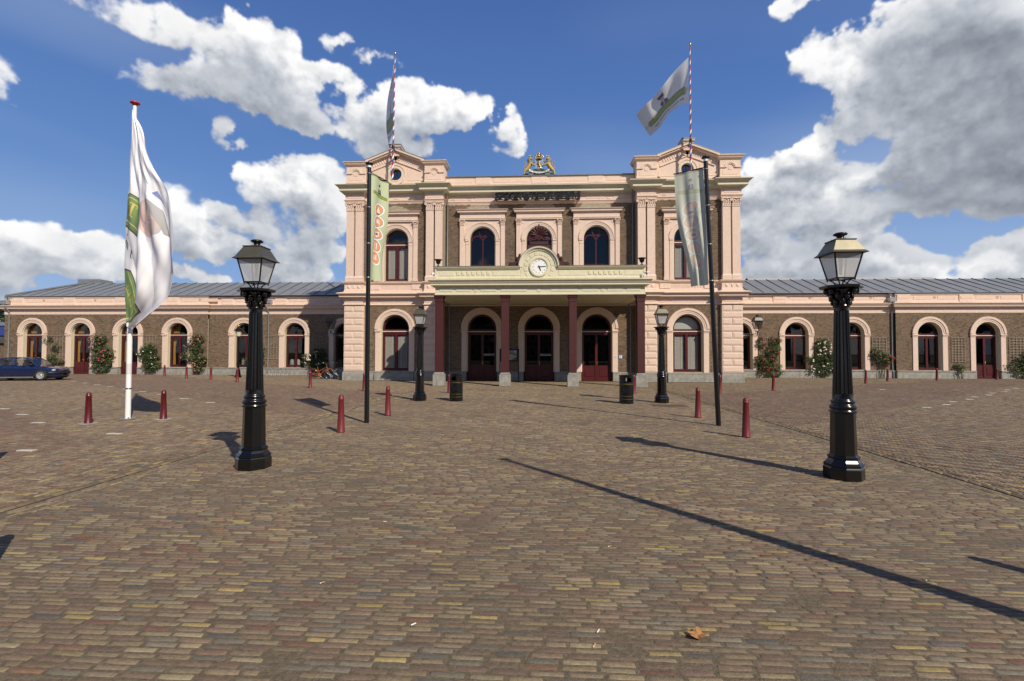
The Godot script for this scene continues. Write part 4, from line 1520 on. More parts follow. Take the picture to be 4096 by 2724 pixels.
func portico() -> void:
	var b := thing("entrance_portico", "cream entrance portico with a clock pediment on dark red columns", "portico")
	var path := [[X0 - 5.42, ZC + 0.02], [X0 - 5.42, ZF], [X0 + 5.42, ZF], [X0 + 5.42, ZC + 0.02]]
	var e := MB.new()
	e.sweep([[-0.45, 4.75], [0.03, 4.75], [0.03, 4.81], [0.0, 4.83], [0.0, 5.18], [0.06, 5.21], [0.19, 5.235], [0.21, 5.24], [0.21, 5.33], [0.24, 5.345], [0.28, 5.42], [0.34, 5.48], [0.34, 5.52], [-0.05, 5.585], [-0.05, 5.62]], path, false)
	put("entablature", e, M.cream, b)
	var q := MB.new()
	q.sweep([[-0.05, 5.58], [-0.02, 5.60], [-0.02, 5.66], [-0.05, 5.68], [-0.05, 6.06], [-0.42, 6.06], [-0.42, 5.60]], path, false)
	put("blocking_course", q, M.cream, b)
	for s: float in [-1.0, 1.0]:   # the top moulding stops at the clock
		var side := [[X0 - 5.42, ZC + 0.02], [X0 - 5.42, ZF], [X0 - 1.0, ZF]] if s < 0 else [[X0 + 1.0, ZF], [X0 + 5.42, ZF], [X0 + 5.42, ZC + 0.02]]
		q = MB.new()
		q.sweep([[-0.05, 6.055], [-0.05, 6.07], [-0.02, 6.10], [0.02, 6.15], [0.10, 6.19], [0.10, 6.22], [-0.42, 6.225], [-0.42, 6.055]], side)
		put("top_moulding", q, M.cream, b)
		q = MB.new()
		q.sweep([[0.11, 6.215], [0.115, 6.25], [-0.43, 6.26], [-0.43, 6.23]], side)
		put("coping", q, M.lead, b)
	var ce := MB.new()
	ce.box(X0 - 5.0, X0 + 5.0, 4.765, 4.82, ZC + 0.03, ZF - 0.44)
	put("ceiling", ce, M.cream, b)
	var rf := MB.new()
	rf.box(X0 - 5.1, X0 + 5.1, 5.55, 5.62, ZC + 0.03, ZF - 0.44)
	put("roof", rf, M.lead, b)
	for x: float in [-5.24, -1.76, 1.76, 5.24]:
		var c := part("column", b, Vector3(X0 + x, 0, -25.87))
		var m := MB.new()
		m.cbox(-0.29, 0.29, 0, 0.60, -0.28, 0.28, 0.012)
		m.cbox(-0.255, 0.255, 0.60, 0.66, -0.25, 0.25, 0.02)
		m.cbox(-0.225, 0.225, 0.66, 0.71, -0.22, 0.22, 0.01)
		put("plinth", m, M.stone, c)
		m = MB.new()
		m.cbox(-0.20, 0.20, 0.71, 4.40, -0.19, 0.19, 0.02)
		put("shaft", m, M.column_red, c)
		m = MB.new()
		m.box(-0.215, 0.215, 4.40, 4.44, -0.205, 0.205)
		m.box(-0.205, 0.205, 4.44, 4.58, -0.195, 0.195)
		m.box(-0.225, 0.225, 4.58, 4.61, -0.215, 0.215)
		for k in 3:
			m.ball(Vector3((k - 1) * 0.12, 4.51, 0.195), Vector3(0.035, 0.035, 0.02), 8, 5)
			m.ball(Vector3(-0.205, 4.51, (k - 1) * 0.12), Vector3(0.02, 0.035, 0.035), 8, 5)
			m.ball(Vector3(0.205, 4.51, (k - 1) * 0.12), Vector3(0.02, 0.035, 0.035), 8, 5)
		m.cbox(-0.25, 0.25, 4.61, 4.67, -0.24, 0.24, 0.015)
		m.cbox(-0.265, 0.265, 4.67, 4.752, -0.255, 0.255, 0.015)
		put("capital", m, M.column_red, c)
	# panels of the frieze
	for s: float in [-1.0, 1.0]:
		for r: Array in [[5.20, 4.50], [4.32, 3.52], [3.06, 2.22], [2.0, 0.62]]:
			rel(b, "panel", M.cream, X0 + s * r[0], X0 + s * r[1], 4.92, 5.10, ZF, 0.016)
		var d := MB.new()
		d.ring(X0 + s * 3.29, 5.01, 0.0, 0.11, ZF - 0.02, ZF + 0.018, 16, 0, TAU)
		put("disc", d, M.cream, b)
		# blocks of the blocking course
		rel(b, "panel", M.cream, X0 + s * 5.22, X0 + s * 4.42, 5.76, 6.0, ZF - 0.05, 0.016)
		rel(b, "panel", M.cream, X0 + s * 2.42, X0 + s * 1.02, 5.76, 6.0, ZF - 0.05, 0.016)
		for k in 7:
			rel(b, "small_block", M.cream, X0 + s * (4.22 - k * 0.265) - 0.085, X0 + s * (4.22 - k * 0.265) + 0.085, 5.80, 5.98, ZF - 0.05, 0.03)
	var d := MB.new()
	d.ring(X0, 5.01, 0.0, 0.11, ZF - 0.02, ZF + 0.018, 16, 0, TAU)
	put("disc", d, M.cream, b)
	# clock pediment
	var cy := 6.20
	var pm := MB.new()
	pm.ring(X0, cy, 0.0, 0.93, ZF - 0.42, ZF - 0.035, 32)
	pm.box(X0 - 0.93, X0 + 0.93, 5.62, cy, ZF - 0.40, ZF - 0.036)
	pm.ring(X0, cy, 0.86, 0.94, ZF - 0.42, ZF + 0.01, 32)
	pm.ring(X0, cy, 0.94, 0.99, ZF - 0.42, ZF + 0.05, 32)
	pm.ring(X0, cy, 0.985, 1.045, ZF - 0.43, ZF + 0.095, 32)
	put("clock_pediment", pm, M.cream, b)
	pm = MB.new()
	pm.ring(X0, cy, 1.046, 1.075, ZF - 0.44, ZF + 0.10, 32)
	put("pediment_cap", pm, M.lead, b)
	for k in 12:
		var u := deg_to_rad(-32.0 + k * 244.0 / 11.0)
		var m := MB.new()
		m.xf = Transform3D(Basis(Vector3.BACK, u - PI / 2), Vector3(X0 + cos(u) * 0.70, cy + sin(u) * 0.70, ZF - 0.035))
		m.cbox(-0.10, 0.10, -0.085, 0.085, -0.02, 0.02, 0.008)
		put("voussoir", m, M.cream, b)
	# clock
	var ck := part("clock", b, Vector3(X0 + 0.015, cy, ZF - 0.03))
	var m := MB.new()
	m.ring(0, 0, 0.435, 0.50, 0.0, 0.075, 36, 0, TAU)
	m.ring(0, 0, 0.40, 0.45, 0.0, 0.055, 36, 0, TAU)
	put("rim", m, M.cream, ck)
	m = MB.new()
	m.ring(0, 0, 0, 0.41, 0.0, 0.03, 36, 0, TAU)
	put("clock_face", m, M.white_paint, ck)
	var ink := mat("clock_ink", lin(0.20, 0.21, 0.23), 0.5)
	var num := MB.new()
	var strokes := [4, 1, 2, 3, 3, 2, 3, 4, 4, 3, 2, 3]
	for h in 12:
		var u := PI / 2 - TAU * h / 12.0
		num.xf = Transform3D(Basis(Vector3.BACK, u - PI / 2), Vector3(cos(u) * 0.32, sin(u) * 0.32, 0.031))
		for k in strokes[h]:
			var x: float = (k - (strokes[h] - 1) * 0.5) * 0.026
			num.box(x - 0.0045, x + 0.0045, -0.036, 0.036, 0, 0.003)
	for h in 60:
		var u := TAU * h / 60.0
		num.xf = Transform3D(Basis(Vector3.BACK, u - PI / 2), Vector3(cos(u) * 0.39, sin(u) * 0.39, 0.031))
		num.box(-0.0015, 0.0015, -0.008, 0.008, 0, 0.003)
	put("numerals", num, ink, ck)
	for e2: Array in [[5.0 / 12.0 + 0.02, 0.25, 0.028], [14.3 / 60.0, 0.37, 0.02]]:
		var u: float = PI / 2 - TAU * e2[0]
		m = MB.new()
		m.xf = Transform3D(Basis(Vector3.BACK, u), Vector3(0, 0, 0.045))
		m.prism(poly([[-0.08, -e2[2] * 0.6], [0.0, -e2[2]], [e2[1] * 0.75, -e2[2] * 0.8], [e2[1], 0.0], [e2[1] * 0.75, e2[2] * 0.8], [0.0, e2[2]], [-0.08, e2[2] * 0.6]]), 0, 0.006)
		put("hand", m, mat("hand_black", lin(0.015, 0.016, 0.02), 0.4), ck)
	# carved palmette and scrolls behind the pediment
	var pal := part("palmette", b, Vector3(X0, 0, ZF - 0.36))
	m = MB.new()
	m.cbox(-0.60, 0.60, 6.9, 7.40, -0.16, 0.10, 0.02)
	m.cbox(-0.50, 0.50, 7.40, 7.60, -0.13, 0.07, 0.03)
	put("pedestal", m, M.column_red, pal)
	m = MB.new()
	for s: float in [-1.0, 1.0]:
		for r: Array in [[0.30, 7.76, 0.15], [0.14, 7.80, 0.12], [0.46, 7.70, 0.10]]:
			var pts := []
			for k in 15:
				var u := k * 0.62
				pts.append(Vector3(s * (r[0] + cos(u) * r[2] * (1.0 - k * 0.055)), r[1] + sin(u) * r[2] * (1.0 - k * 0.055), 0.04 + k * 0.002))
			m.tube(pts, 0.035, 6)
	put("scroll", m, M.column_red, pal)
	for k in 9:
		var u := PI / 2 + (k - 4) * 0.36
		var len := 0.52 - absf(k - 4) * 0.035
		m = MB.new()
		var o := Vector3(cos(u) * 0.1, 7.90 + sin(u) * 0.05, 0.0)
		var pts := []
		var rr := []
		for j in 6:
			var t := j / 5.0
			pts.append(o + Vector3(cos(u + 0.12 * t * signf(4.0 - k)) * len * t, sin(u) * len * t, 0.03 + 0.09 * sin(t * 2.4)))
			rr.append(0.022 + 0.042 * sin(t * 2.6))
		m.tube(pts, rr, 6)
		put("frond", m, M.column_red, pal)
	for s: float in [-1.0, 1.0]:
		m = MB.new()
		m.prism(poly([[s * 1.0, 6.27], [s * 1.62, 6.27], [s * 1.60, 6.40], [s * 1.45, 6.50], [s * 1.28, 6.52], [s * 1.24, 6.66], [s * 1.12, 6.72], [s * 1.05, 6.95], [s * 0.95, 6.95]]), -0.10, 0.06)
		for r: Array in [[1.48, 6.40, 0.11], [1.16, 6.70, 0.09]]:
			m.ring(s * r[0], r[1], 0.0, r[2], -0.12, 0.10, 14, 0, TAU)
			m.ring(s * r[0], r[1], 0.0, r[2] * 0.5, -0.12, 0.13, 10, 0, TAU)
		put("side_scroll", m, M.column_red, pal)
	# two iron urns on the corners, two cameras
	for s: float in [-1.0, 1.0]:
		var u := thing("iron_urn", "small rusty iron urn on the %s corner of the portico" % ("left" if s < 0 else "right"), "urn", Vector3(X0 + s * 5.33, 6.26, ZF - 0.28), 0.0, "urns on the portico")
		m = MB.new()
		m.cbox(-0.09, 0.09, 0, 0.05, -0.09, 0.09, 0.01)
		m.lathe([[0.08, 0.05], [0.07, 0.08], [0.03, 0.12], [0.035, 0.16]], 16)
		put("foot", m, mat("rust", lin(0.10, 0.055, 0.03), 0.8), u)
		m = MB.new()
		m.lathe([[0.035, 0.16], [0.10, 0.20], [0.13, 0.27], [0.13, 0.33], [0.16, 0.36], [0.215, 0.39], [0.215, 0.41], [0.12, 0.41], [0.10, 0.34], [0.0, 0.30]], 18, Vector3.ZERO, true)
		put("bowl", m, M.black_satin, u)
		var k := thing("security_camera", "white security camera on the %s end of the portico" % ("left" if s < 0 else "right"), "camera", Vector3(X0 + s * 5.40, 5.83, ZF - 0.02), 0.0, "security cameras")
		m = MB.new()
		m.tube([Vector3(0, -0.05, 0.0), Vector3(0, -0.05, 0.06), Vector3(s * 0.05, 0.0, 0.12)], 0.018, 6)
		put("arm", m, M.white_paint, k)
		for j: float in ([-0.08, 0.12] if s > 0 else [0.08]):
			m = MB.new()
			m.xf = Transform3D(Basis(Vector3.UP, s * 0.9 + j * 4.0) * Basis(Vector3.RIGHT, 0.35), Vector3(s * (0.05 + j), 0.03, 0.16))
			m.cbox(-0.04, 0.04, -0.035, 0.04, -0.09, 0.09, 0.01)
			put("housing", m, M.white_paint, k)
			var g := MB.new()
			g.xf = m.xf
			g.ring(0, 0, 0, 0.026, 0.09, 0.095, 10, 0, TAU)
			put("lens", g, M.black_satin, k)


func museum_sign() -> void:
	var t := thing("sign_lettering", "black raised capitals SPOORWEGMUSEUM on the frieze below the cornice", "sign")
	var s := "SPOORWEGMUSEUM"
	var ws := []
	var total := 0.0
	for i in s.length():
		var tm := text_mesh(s[i], 0.60, 0.20, M.black_satin)
		var bb := tm.get_aabb()
		ws.append([tm, bb])
		total += bb.size.x
	var gap: float = (5.28 - total) / (s.length() - 1)
	var x := -2.80
	for e: Array in ws:
		put_mesh("letter", e[0], t, Transform3D(Basis(), Vector3(x - e[1].position.x, 11.25 - ws[1][1].position.y, ZC + 0.42)))
		x += e[1].size.x + gap
	var m := MB.new()
	for y: float in [11.30, 11.60]:
		m.box(-2.78, 2.46, y - 0.015, y + 0.015, ZC + 0.27, ZC + 0.31)
	for k in 9:
		m.box(-2.7 + k * 0.645 - 0.012, -2.7 + k * 0.645 + 0.012, 11.28, 11.62, ZC, ZC + 0.30)
	put("rail", m, M.black_satin, t)


func lion(p: Node3D, s: float) -> void:
	var o := part("lion", p, Vector3(s * 0.60, -0.06, 0))
	o.scale = Vector3(1.14, 1.10, 1.3)
	var m := MB.new()
	var V := func(x: float, y: float, z := 0.0) -> Vector3: return Vector3(-s * x, y, z)
	# rearing body, towards the shield
	m.tube([V.call(-0.20, 0.36), V.call(-0.13, 0.46), V.call(-0.03, 0.60), V.call(0.03, 0.74), V.call(0.02, 0.86)], [0.07, 0.125, 0.115, 0.14, 0.12], 10)
	m.tube([V.call(-0.14, 0.44, 0.05), V.call(-0.22, 0.34, 0.06), V.call(-0.30, 0.27, 0.06), V.call(-0.31, 0.15, 0.05), V.call(-0.29, 0.10, 0.07)], [0.10, 0.085, 0.05, 0.045, 0.05], 8)
	m.tube([V.call(-0.08, 0.44, -0.05), V.call(0.06, 0.37, -0.02), V.call(0.04, 0.27, 0.0), V.call(0.02, 0.22, 0.04)], [0.09, 0.075, 0.045, 0.05], 8)
	m.tube([V.call(0.04, 0.76, 0.07), V.call(0.16, 0.68, 0.10), V.call(0.27, 0.63, 0.08), V.call(0.31, 0.63, 0.08)], [0.06, 0.05, 0.042, 0.05], 8)
	m.tube([V.call(0.05, 0.80, -0.04), V.call(0.18, 0.82, -0.02), V.call(0.24, 0.90, 0.0)], [0.06, 0.045, 0.05], 8)
	m.ball(V.call(0.04, 1.02, 0.02), Vector3(0.095, 0.10, 0.10), 10, 8)
	m.ball(V.call(0.10, 0.99, 0.08), Vector3(0.055, 0.045, 0.06), 8, 6)
	put("body", m, M.ochre, o)
	m = MB.new()
	m.ball(V.call(0.0, 0.94, 0.0), Vector3(0.135, 0.17, 0.12), 10, 8)
	m.ball(V.call(0.02, 0.82, 0.05), Vector3(0.12, 0.10, 0.09), 8, 6)
	put("mane", m, mat("mane", lin(0.24, 0.20, 0.13), 0.8), o)
	m = MB.new()
	m.tube([V.call(-0.20, 0.40), V.call(-0.30, 0.44), V.call(-0.34, 0.54), V.call(-0.28, 0.63), V.call(-0.20, 0.72), V.call(-0.21, 0.82), V.call(-0.27, 0.84), V.call(-0.32, 0.76)], [0.02, 0.022, 0.022, 0.022, 0.022, 0.022, 0.03, 0.02], 7)
	put("tail", m, M.ochre, o)
	m = MB.new()
	m.xf = Transform3D(Basis(), V.call(0.04, 1.10, 0.02))
	m.lathe([[0.06, 0.0], [0.075, 0.03], [0.07, 0.05]], 12)
	for k in 6:
		var u := TAU * k / 6
		m.ball(Vector3(cos(u) * 0.075, 0.075, sin(u) * 0.075), Vector3(0.022, 0.035, 0.022), 6, 5)
	put("small_crown", m, M.gold, o)


func coat_of_arms() -> void:
	var p := thing("coat_of_arms", "gilded coat of arms with two lions on the parapet", "sculpture", Vector3(X0, 12.905, ZC - 0.10))
	var m := MB.new()
	m.box(-0.90, 0.90, 0.0, 0.05, -0.12, 0.12)
	put("base_beam", m, M.black_satin, p)
	m = MB.new()
	for x: float in [-0.52, 0.52]:
		m.cbox(x - 0.16, x + 0.16, 0.0, 0.10, -0.16, 0.18, 0.01)
	put("bracket", m, M.lead, p)
	m = MB.new()
	for s: float in [-1.0, 1.0]:
		m.prism(poly([[0, 0.10], [s * 0.9, 0.10], [s * 0.92, 0.17], [s * 0.75, 0.16], [s * 0.55, 0.20], [s * 0.45, 0.36], [s * 0.3, 0.40], [0, 0.38]]), -0.10, 0.08)
		var pts := []
		for k in 16:
			var u := k * 0.6
			pts.append(Vector3(s * (0.19 + cos(u) * 0.14 * (1.0 - k * 0.055)), 0.29 + sin(u) * 0.11 * (1.0 - k * 0.055), 0.10))
		m.tube(pts, 0.028, 6)
	put("scrollwork", m, M.arms_green, p)
	# ribbon with the motto
	var rb := MB.new()
	var at := func(x: float) -> float: return 0.10 + 0.16 * pow(absf(x) / 0.62, 2.2)
	for k in 24:
		var x0 := -0.64 + k * 1.28 / 24
		var x1 := x0 + 1.28 / 24
		rb.face(Vector3(x0, at.call(x0), 0.16), Vector3(x1, at.call(x1), 0.16), Vector3(x1, at.call(x1) + 0.11, 0.145), Vector3(x0, at.call(x0) + 0.11, 0.145), Vector3(0, 0, -5))
		rb.face(Vector3(x0, at.call(x0), 0.15), Vector3(x1, at.call(x1), 0.15), Vector3(x1, at.call(x1) + 0.11, 0.135), Vector3(x0, at.call(x0) + 0.11, 0.135), Vector3(0, 0, 5))
	var rib := put("ribbon", rb, M.white_paint, p)
	var motto := "JE MAINTIENDRAI"
	for i in motto.length():
		if motto[i] == " ":
			continue
		var x := -0.58 + i * 1.16 / (motto.length() - 1)
		var sl: float = (at.call(x + 0.02) - at.call(x - 0.02)) / 0.04
		put_mesh("letter", text_mesh(motto[i], 0.105, 0.006, M.black_satin), rib, Transform3D(Basis(Vector3.BACK, atan(sl)), Vector3(x, at.call(x) + 0.055, 0.158)))
	# shield with billets and a lion
	m = MB.new()
	m.prism(poly([[-0.25, 1.02], [0.25, 1.02], [0.25, 0.62], [0.24, 0.42], [-0.24, 0.42], [-0.25, 0.62]]), -0.05, 0.05)
	var sh := put("shield", m, M.arms_blue, p)
	m = MB.new()
	for r in 5:
		for c in 5:
			var x := -0.20 + c * 0.10 + (0.03 if r % 2 else 0.0)
			var y := 0.48 + r * 0.11
			if absf(x) < 0.13 and y > 0.55 and y < 0.95:
				continue
			m.box(x - 0.014, x + 0.014, y - 0.02, y + 0.02, 0.05, 0.062)
	put("billets", m, M.white_paint, sh)
	m = MB.new()
	m.tube([Vector3(0.06, 0.56, 0.07), Vector3(0.02, 0.66, 0.08), Vector3(-0.01, 0.76, 0.08), Vector3(0.0, 0.84, 0.08)], [0.04, 0.055, 0.06, 0.05], 8)
	m.ball(Vector3(-0.02, 0.88, 0.09), Vector3(0.055, 0.05, 0.04), 8, 6)
	for l: Array in [[-0.02, 0.78, -0.13, 0.84], [-0.02, 0.74, -0.15, 0.70], [0.03, 0.62, -0.08, 0.58], [0.06, 0.57, 0.12, 0.47], [-0.06, 0.58, -0.10, 0.50]]:
		m.tube([Vector3(l[0], l[1], 0.08), Vector3(l[2], l[3], 0.08)], 0.022, 6)
	m.tube([Vector3(0.07, 0.6, 0.07), Vector3(0.15, 0.66, 0.08), Vector3(0.13, 0.76, 0.08), Vector3(0.17, 0.84, 0.08)], 0.018, 6)
	put("gilt_lion", m, M.gold, sh)
	# crown
	var cr := part("crown", p, Vector3(0, 1.03, 0))
	m = MB.new()
	m.lathe([[0.17, 0.0], [0.19, 0.0], [0.20, 0.06], [0.185, 0.09], [0.17, 0.09]], 18)
	for k in 8:
		var u := TAU * k / 8
		var d := Vector3(cos(u), 0, sin(u))
		m.tube([d * 0.19 + Vector3(0, 0.08, 0), d * 0.265 + Vector3(0, 0.18, 0), d * 0.22 + Vector3(0, 0.29, 0), d * 0.10 + Vector3(0, 0.33, 0), Vector3(0, 0.31, 0)], 0.018, 6)
		m.ball(d * 0.24 + Vector3(0, 0.14, 0), Vector3(0.035, 0.05, 0.035), 6, 5)
	m.ball(Vector3(0, 0.37, 0), Vector3(0.06, 0.06, 0.06), 10, 8)
	m.box(-0.012, 0.012, 0.42, 0.50, -0.012, 0.012)
	m.box(-0.035, 0.035, 0.45, 0.47, -0.012, 0.012)
	put("hoops", m, M.gold, cr)
	m = MB.new()
	m.ball(Vector3(0, 0.10, 0), Vector3(0.15, 0.17, 0.15), 12, 8)
	put("cap", m, mat("crown_cap", lin(0.12, 0.05, 0.02), 0.7), cr)
	lion(p, -1.0)
	lion(p, 1.0)


# ---------------------------------------------------------------- the two low wings
func wing(s: float, cxs: Array, kinds: Array, xin: float, xbreak: float, xend: float, label: String) -> Node3D:
	var b := thing("side_wing", label, "building")
	var zi := -36.92
	var zo := -36.74
	var l := minf(xin, xend)
	var r := maxf(xin, xend)
	var inner: Array = []
	var outer: Array = []
	for i in cxs.size():
		var h := [cxs[i], 0.84, 0.0 if kinds[i] == 1 else 0.60, 3.18]
		if absf(cxs[i]) < absf(xbreak):
			inner.append([h, kinds[i]])
		else:
			outer.append([h, kinds[i]])
	var own := 110
	for seg: Array in [[minf(xin, xbreak), maxf(xin, xbreak), zi, inner], [minf(xbreak, xend), maxf(xbreak, xend), zo, outer]]:
		var hs: Array = []
		var bh: Array = []
		for e: Array in seg[3]:
			hs.append(e[0])
			bh.append([e[0][0], 1.10, 0.0, 3.18])
		var z: float = seg[2]
		var c := MB.new()
		wall(c, seg[0], seg[1], 0.0, 5.43, z - 0.012, z - 0.42, hs)
		put("wall", c, M.mortar, b)
		bricks(b, seg[0], seg[1], 0.56, 4.68, z, bh, own, 1.0)
		own = 90
		for e: Array in seg[3]:
			var h: Array = e[0]
			surround(b, h, z, 0.36, 0.56, 3.03)
			var g: Material = M.clear_glass
			window(b, [h[0], 0.79, 0.01 if e[1] == 1 else 0.62, 3.18], z - 0.30, "door" if e[1] == 1 else "casement", g, 0, 3.06)
		# stone base in blocks, cut by the doors
		var x: float = seg[0]
		var cuts: Array = []
		for e: Array in seg[3]:
			if e[1] == 1:
				cuts.append([e[0][0] - 0.82, e[0][0] + 0.82])
		cuts.sort_custom(func(a, q): return a[0] < q[0])
		cuts.append([seg[1], seg[1]])
		for k: Array in cuts:
			var n := maxi(1, int((k[0] - x) / 1.9))
			var step: float = (k[0] - x) / n
			for j in n:
				var m := MB.new()
				m.cbox(x + j * step + 0.002, x + (j + 1) * step - 0.002, 0, 0.47, z - 0.3, z + 0.075, 0.008)
				m.cbox(x + j * step + 0.002, x + (j + 1) * step - 0.002, 0.471, 0.555, z - 0.3, z + 0.11, 0.014)
				put("stone_base", m, M.stone, b)
			x = k[1]
	# entablature and attic along the front
	var path := [[xin, zi], [xbreak, zi], [xbreak, zo], [xend, zo], [xend, -47.0]]
	if s < 0:
		path.reverse()
	var e := MB.new()
	e.sweep([[-0.1, 4.67], [0.02, 4.67], [0.02, 5.0], [0.05, 5.03], [0.08, 5.08], [0.22, 5.10], [0.24, 5.11], [0.24, 5.19], [0.27, 5.20], [0.31, 5.28], [0.36, 5.33], [0.36, 5.37], [-0.05, 5.43]], path, false)
	put("entablature", e, M.pink, b)
	e = MB.new()
	e.sweep([[-0.3, 5.42], [0.0, 5.42], [0.0, 5.52], [-0.03, 5.54], [-0.03, 5.93], [0.0, 5.95], [0.03, 6.0], [0.03, 6.03], [-0.3, 6.04]], path, false)
	put("attic", e, M.pink, b)
	e = MB.new()
	e.sweep([[0.04, 6.03], [0.05, 6.075], [-0.4, 6.09], [-0.4, 6.04]], path, false)
	put("gutter", e, M.zinc_dark, b)
	var pitch := 5.0 / 3.0
	var x := l + 0.6
	var k := 0
	while x < r - 1.5:
		var z := zi if absf(x + 0.7) < absf(xbreak) else zo
		if k % 2 == 0:
			rel(b, "attic_block", M.pink, x, x + 0.95, 5.43, 6.0, z - 0.03, 0.05, 0.01)
			rel(b, "panel", M.pink, x + 0.08, x + 0.87, 5.66, 5.86, z + 0.02, 0.014)
			x += 1.15
		else:
			rel(b, "panel", M.pink, x, x + 1.25, 5.64, 5.88, z - 0.03, 0.016)
			rel(b, "panel", M.pink, x + 1.65, x + 2.9, 5.64, 5.88, z - 0.03, 0.016)
			var v := MB.new()
			v.box(x + 1.36, x + 1.54, 5.68, 5.86, z - 0.05, z - 0.022)
			put("air_vent", v, mat("vent", lin(0.42, 0.33, 0.26), 0.8) if not M.has("vent") else M.vent, b)
			x += 3.1
		k += 1
	# roof of folded zinc sheets with standing seams
	var zr := -40.6
	var yr := 7.66
	var hip := 3.0
	var rf := MB.new()
	var xe := xend + s * 0.02
	var xt := xend - s * hip
	rf.face(Vector3(xin, 6.10, zo + 0.05), Vector3(xe, 6.10, zo + 0.05), Vector3(xt, yr, zr), Vector3(xin, yr, zr), Vector3(0, 0, -42))
	rf.face(Vector3(xin, 6.10, -47.0), Vector3(xe, 6.10, -47.0), Vector3(xt, yr, -43.2), Vector3(xin, yr, -43.2), Vector3(0, 0, -42))
	rf.face(Vector3(xe, 6.10, zo + 0.05), Vector3(xe, 6.10, -47.0), Vector3(xt, yr, -43.2), Vector3(xt, yr, zr), Vector3(0, 0, -42))
	rf.face(Vector3(xin, yr, zr), Vector3(xt, yr, zr), Vector3(xt, yr, -43.2), Vector3(xin, yr, -43.2), Vector3(0, 0, -42))
	var roof := put("roof", rf, M.zinc, b)
	var n := int(absf(xend - xin) / 0.92)
	for i in n:
		var xx := xin + s * (0.5 + i * 0.92)
		if absf(xx) > absf(xend) - 0.2:
			continue
		var t := clampf((absf(xend) - absf(xx)) / hip, 0.0, 1.0)
		var m := MB.new()
		m.tube([Vector3(xx, 6.16, zo - 0.10), Vector3(xx, lerpf(6.13, yr + 0.03, t), lerpf(zo, zr, t))], 0.03, 5)
		put("seam", m, M.zinc_dark, roof)
	var hp := MB.new()
	hp.tube([Vector3(xe, 6.16, zo), Vector3(xt, yr + 0.05, zr)], 0.09, 6)
	put("hip_cap", hp, M.zinc_dark, roof)
	# back and end walls, rooms
	var w := MB.new()
	w.box(l, r, 0, 6.05, -47.2, -47.0)
	w.box(minf(xend, xend - s * 0.35), maxf(xend, xend - s * 0.35), 0, 6.05, -47.0, zo - 0.013)
	put("wall", w, M.mortar, b)
	bricks(b, -46.9, zo - 0.01, 0.0, 4.68, xend + s * 0.012, [], 0, 1.0, int(s))
	var room := MB.new()
	room.quad(Vector3(l, 0, -42), Vector3(r, 0, -42), Vector3(r, 6, -42), Vector3(l, 6, -42), Vector3.BACK)
	room.quad(Vector3(l, 0.004, -47), Vector3(r, 0.004, -47), Vector3(r, 0.004, zo - 0.42), Vector3(l, 0.004, zo - 0.42), Vector3.UP)
	room.quad(Vector3(l, 5.2, -47), Vector3(r, 5.2, -47), Vector3(r, 5.2, zo - 0.42), Vector3(l, 5.2, zo - 0.42), Vector3.DOWN)
	put("room", room, M.interior, b)
	return b


func gutter_box(b: Node3D, x: float, z: float) -> void:
	var m := MB.new()
	m.cbox(x - 0.22, x + 0.22, 5.46, 5.78, z - 0.02, z + 0.34, 0.01)
	m.lathe([[0.10, 5.78], [0.07, 5.84], [0.07, 5.98], [0.12, 6.06]], 10, Vector3(x - 0.06, 0, z + 0.12))
	put("rainwater_box", m, M.galvanised, b)


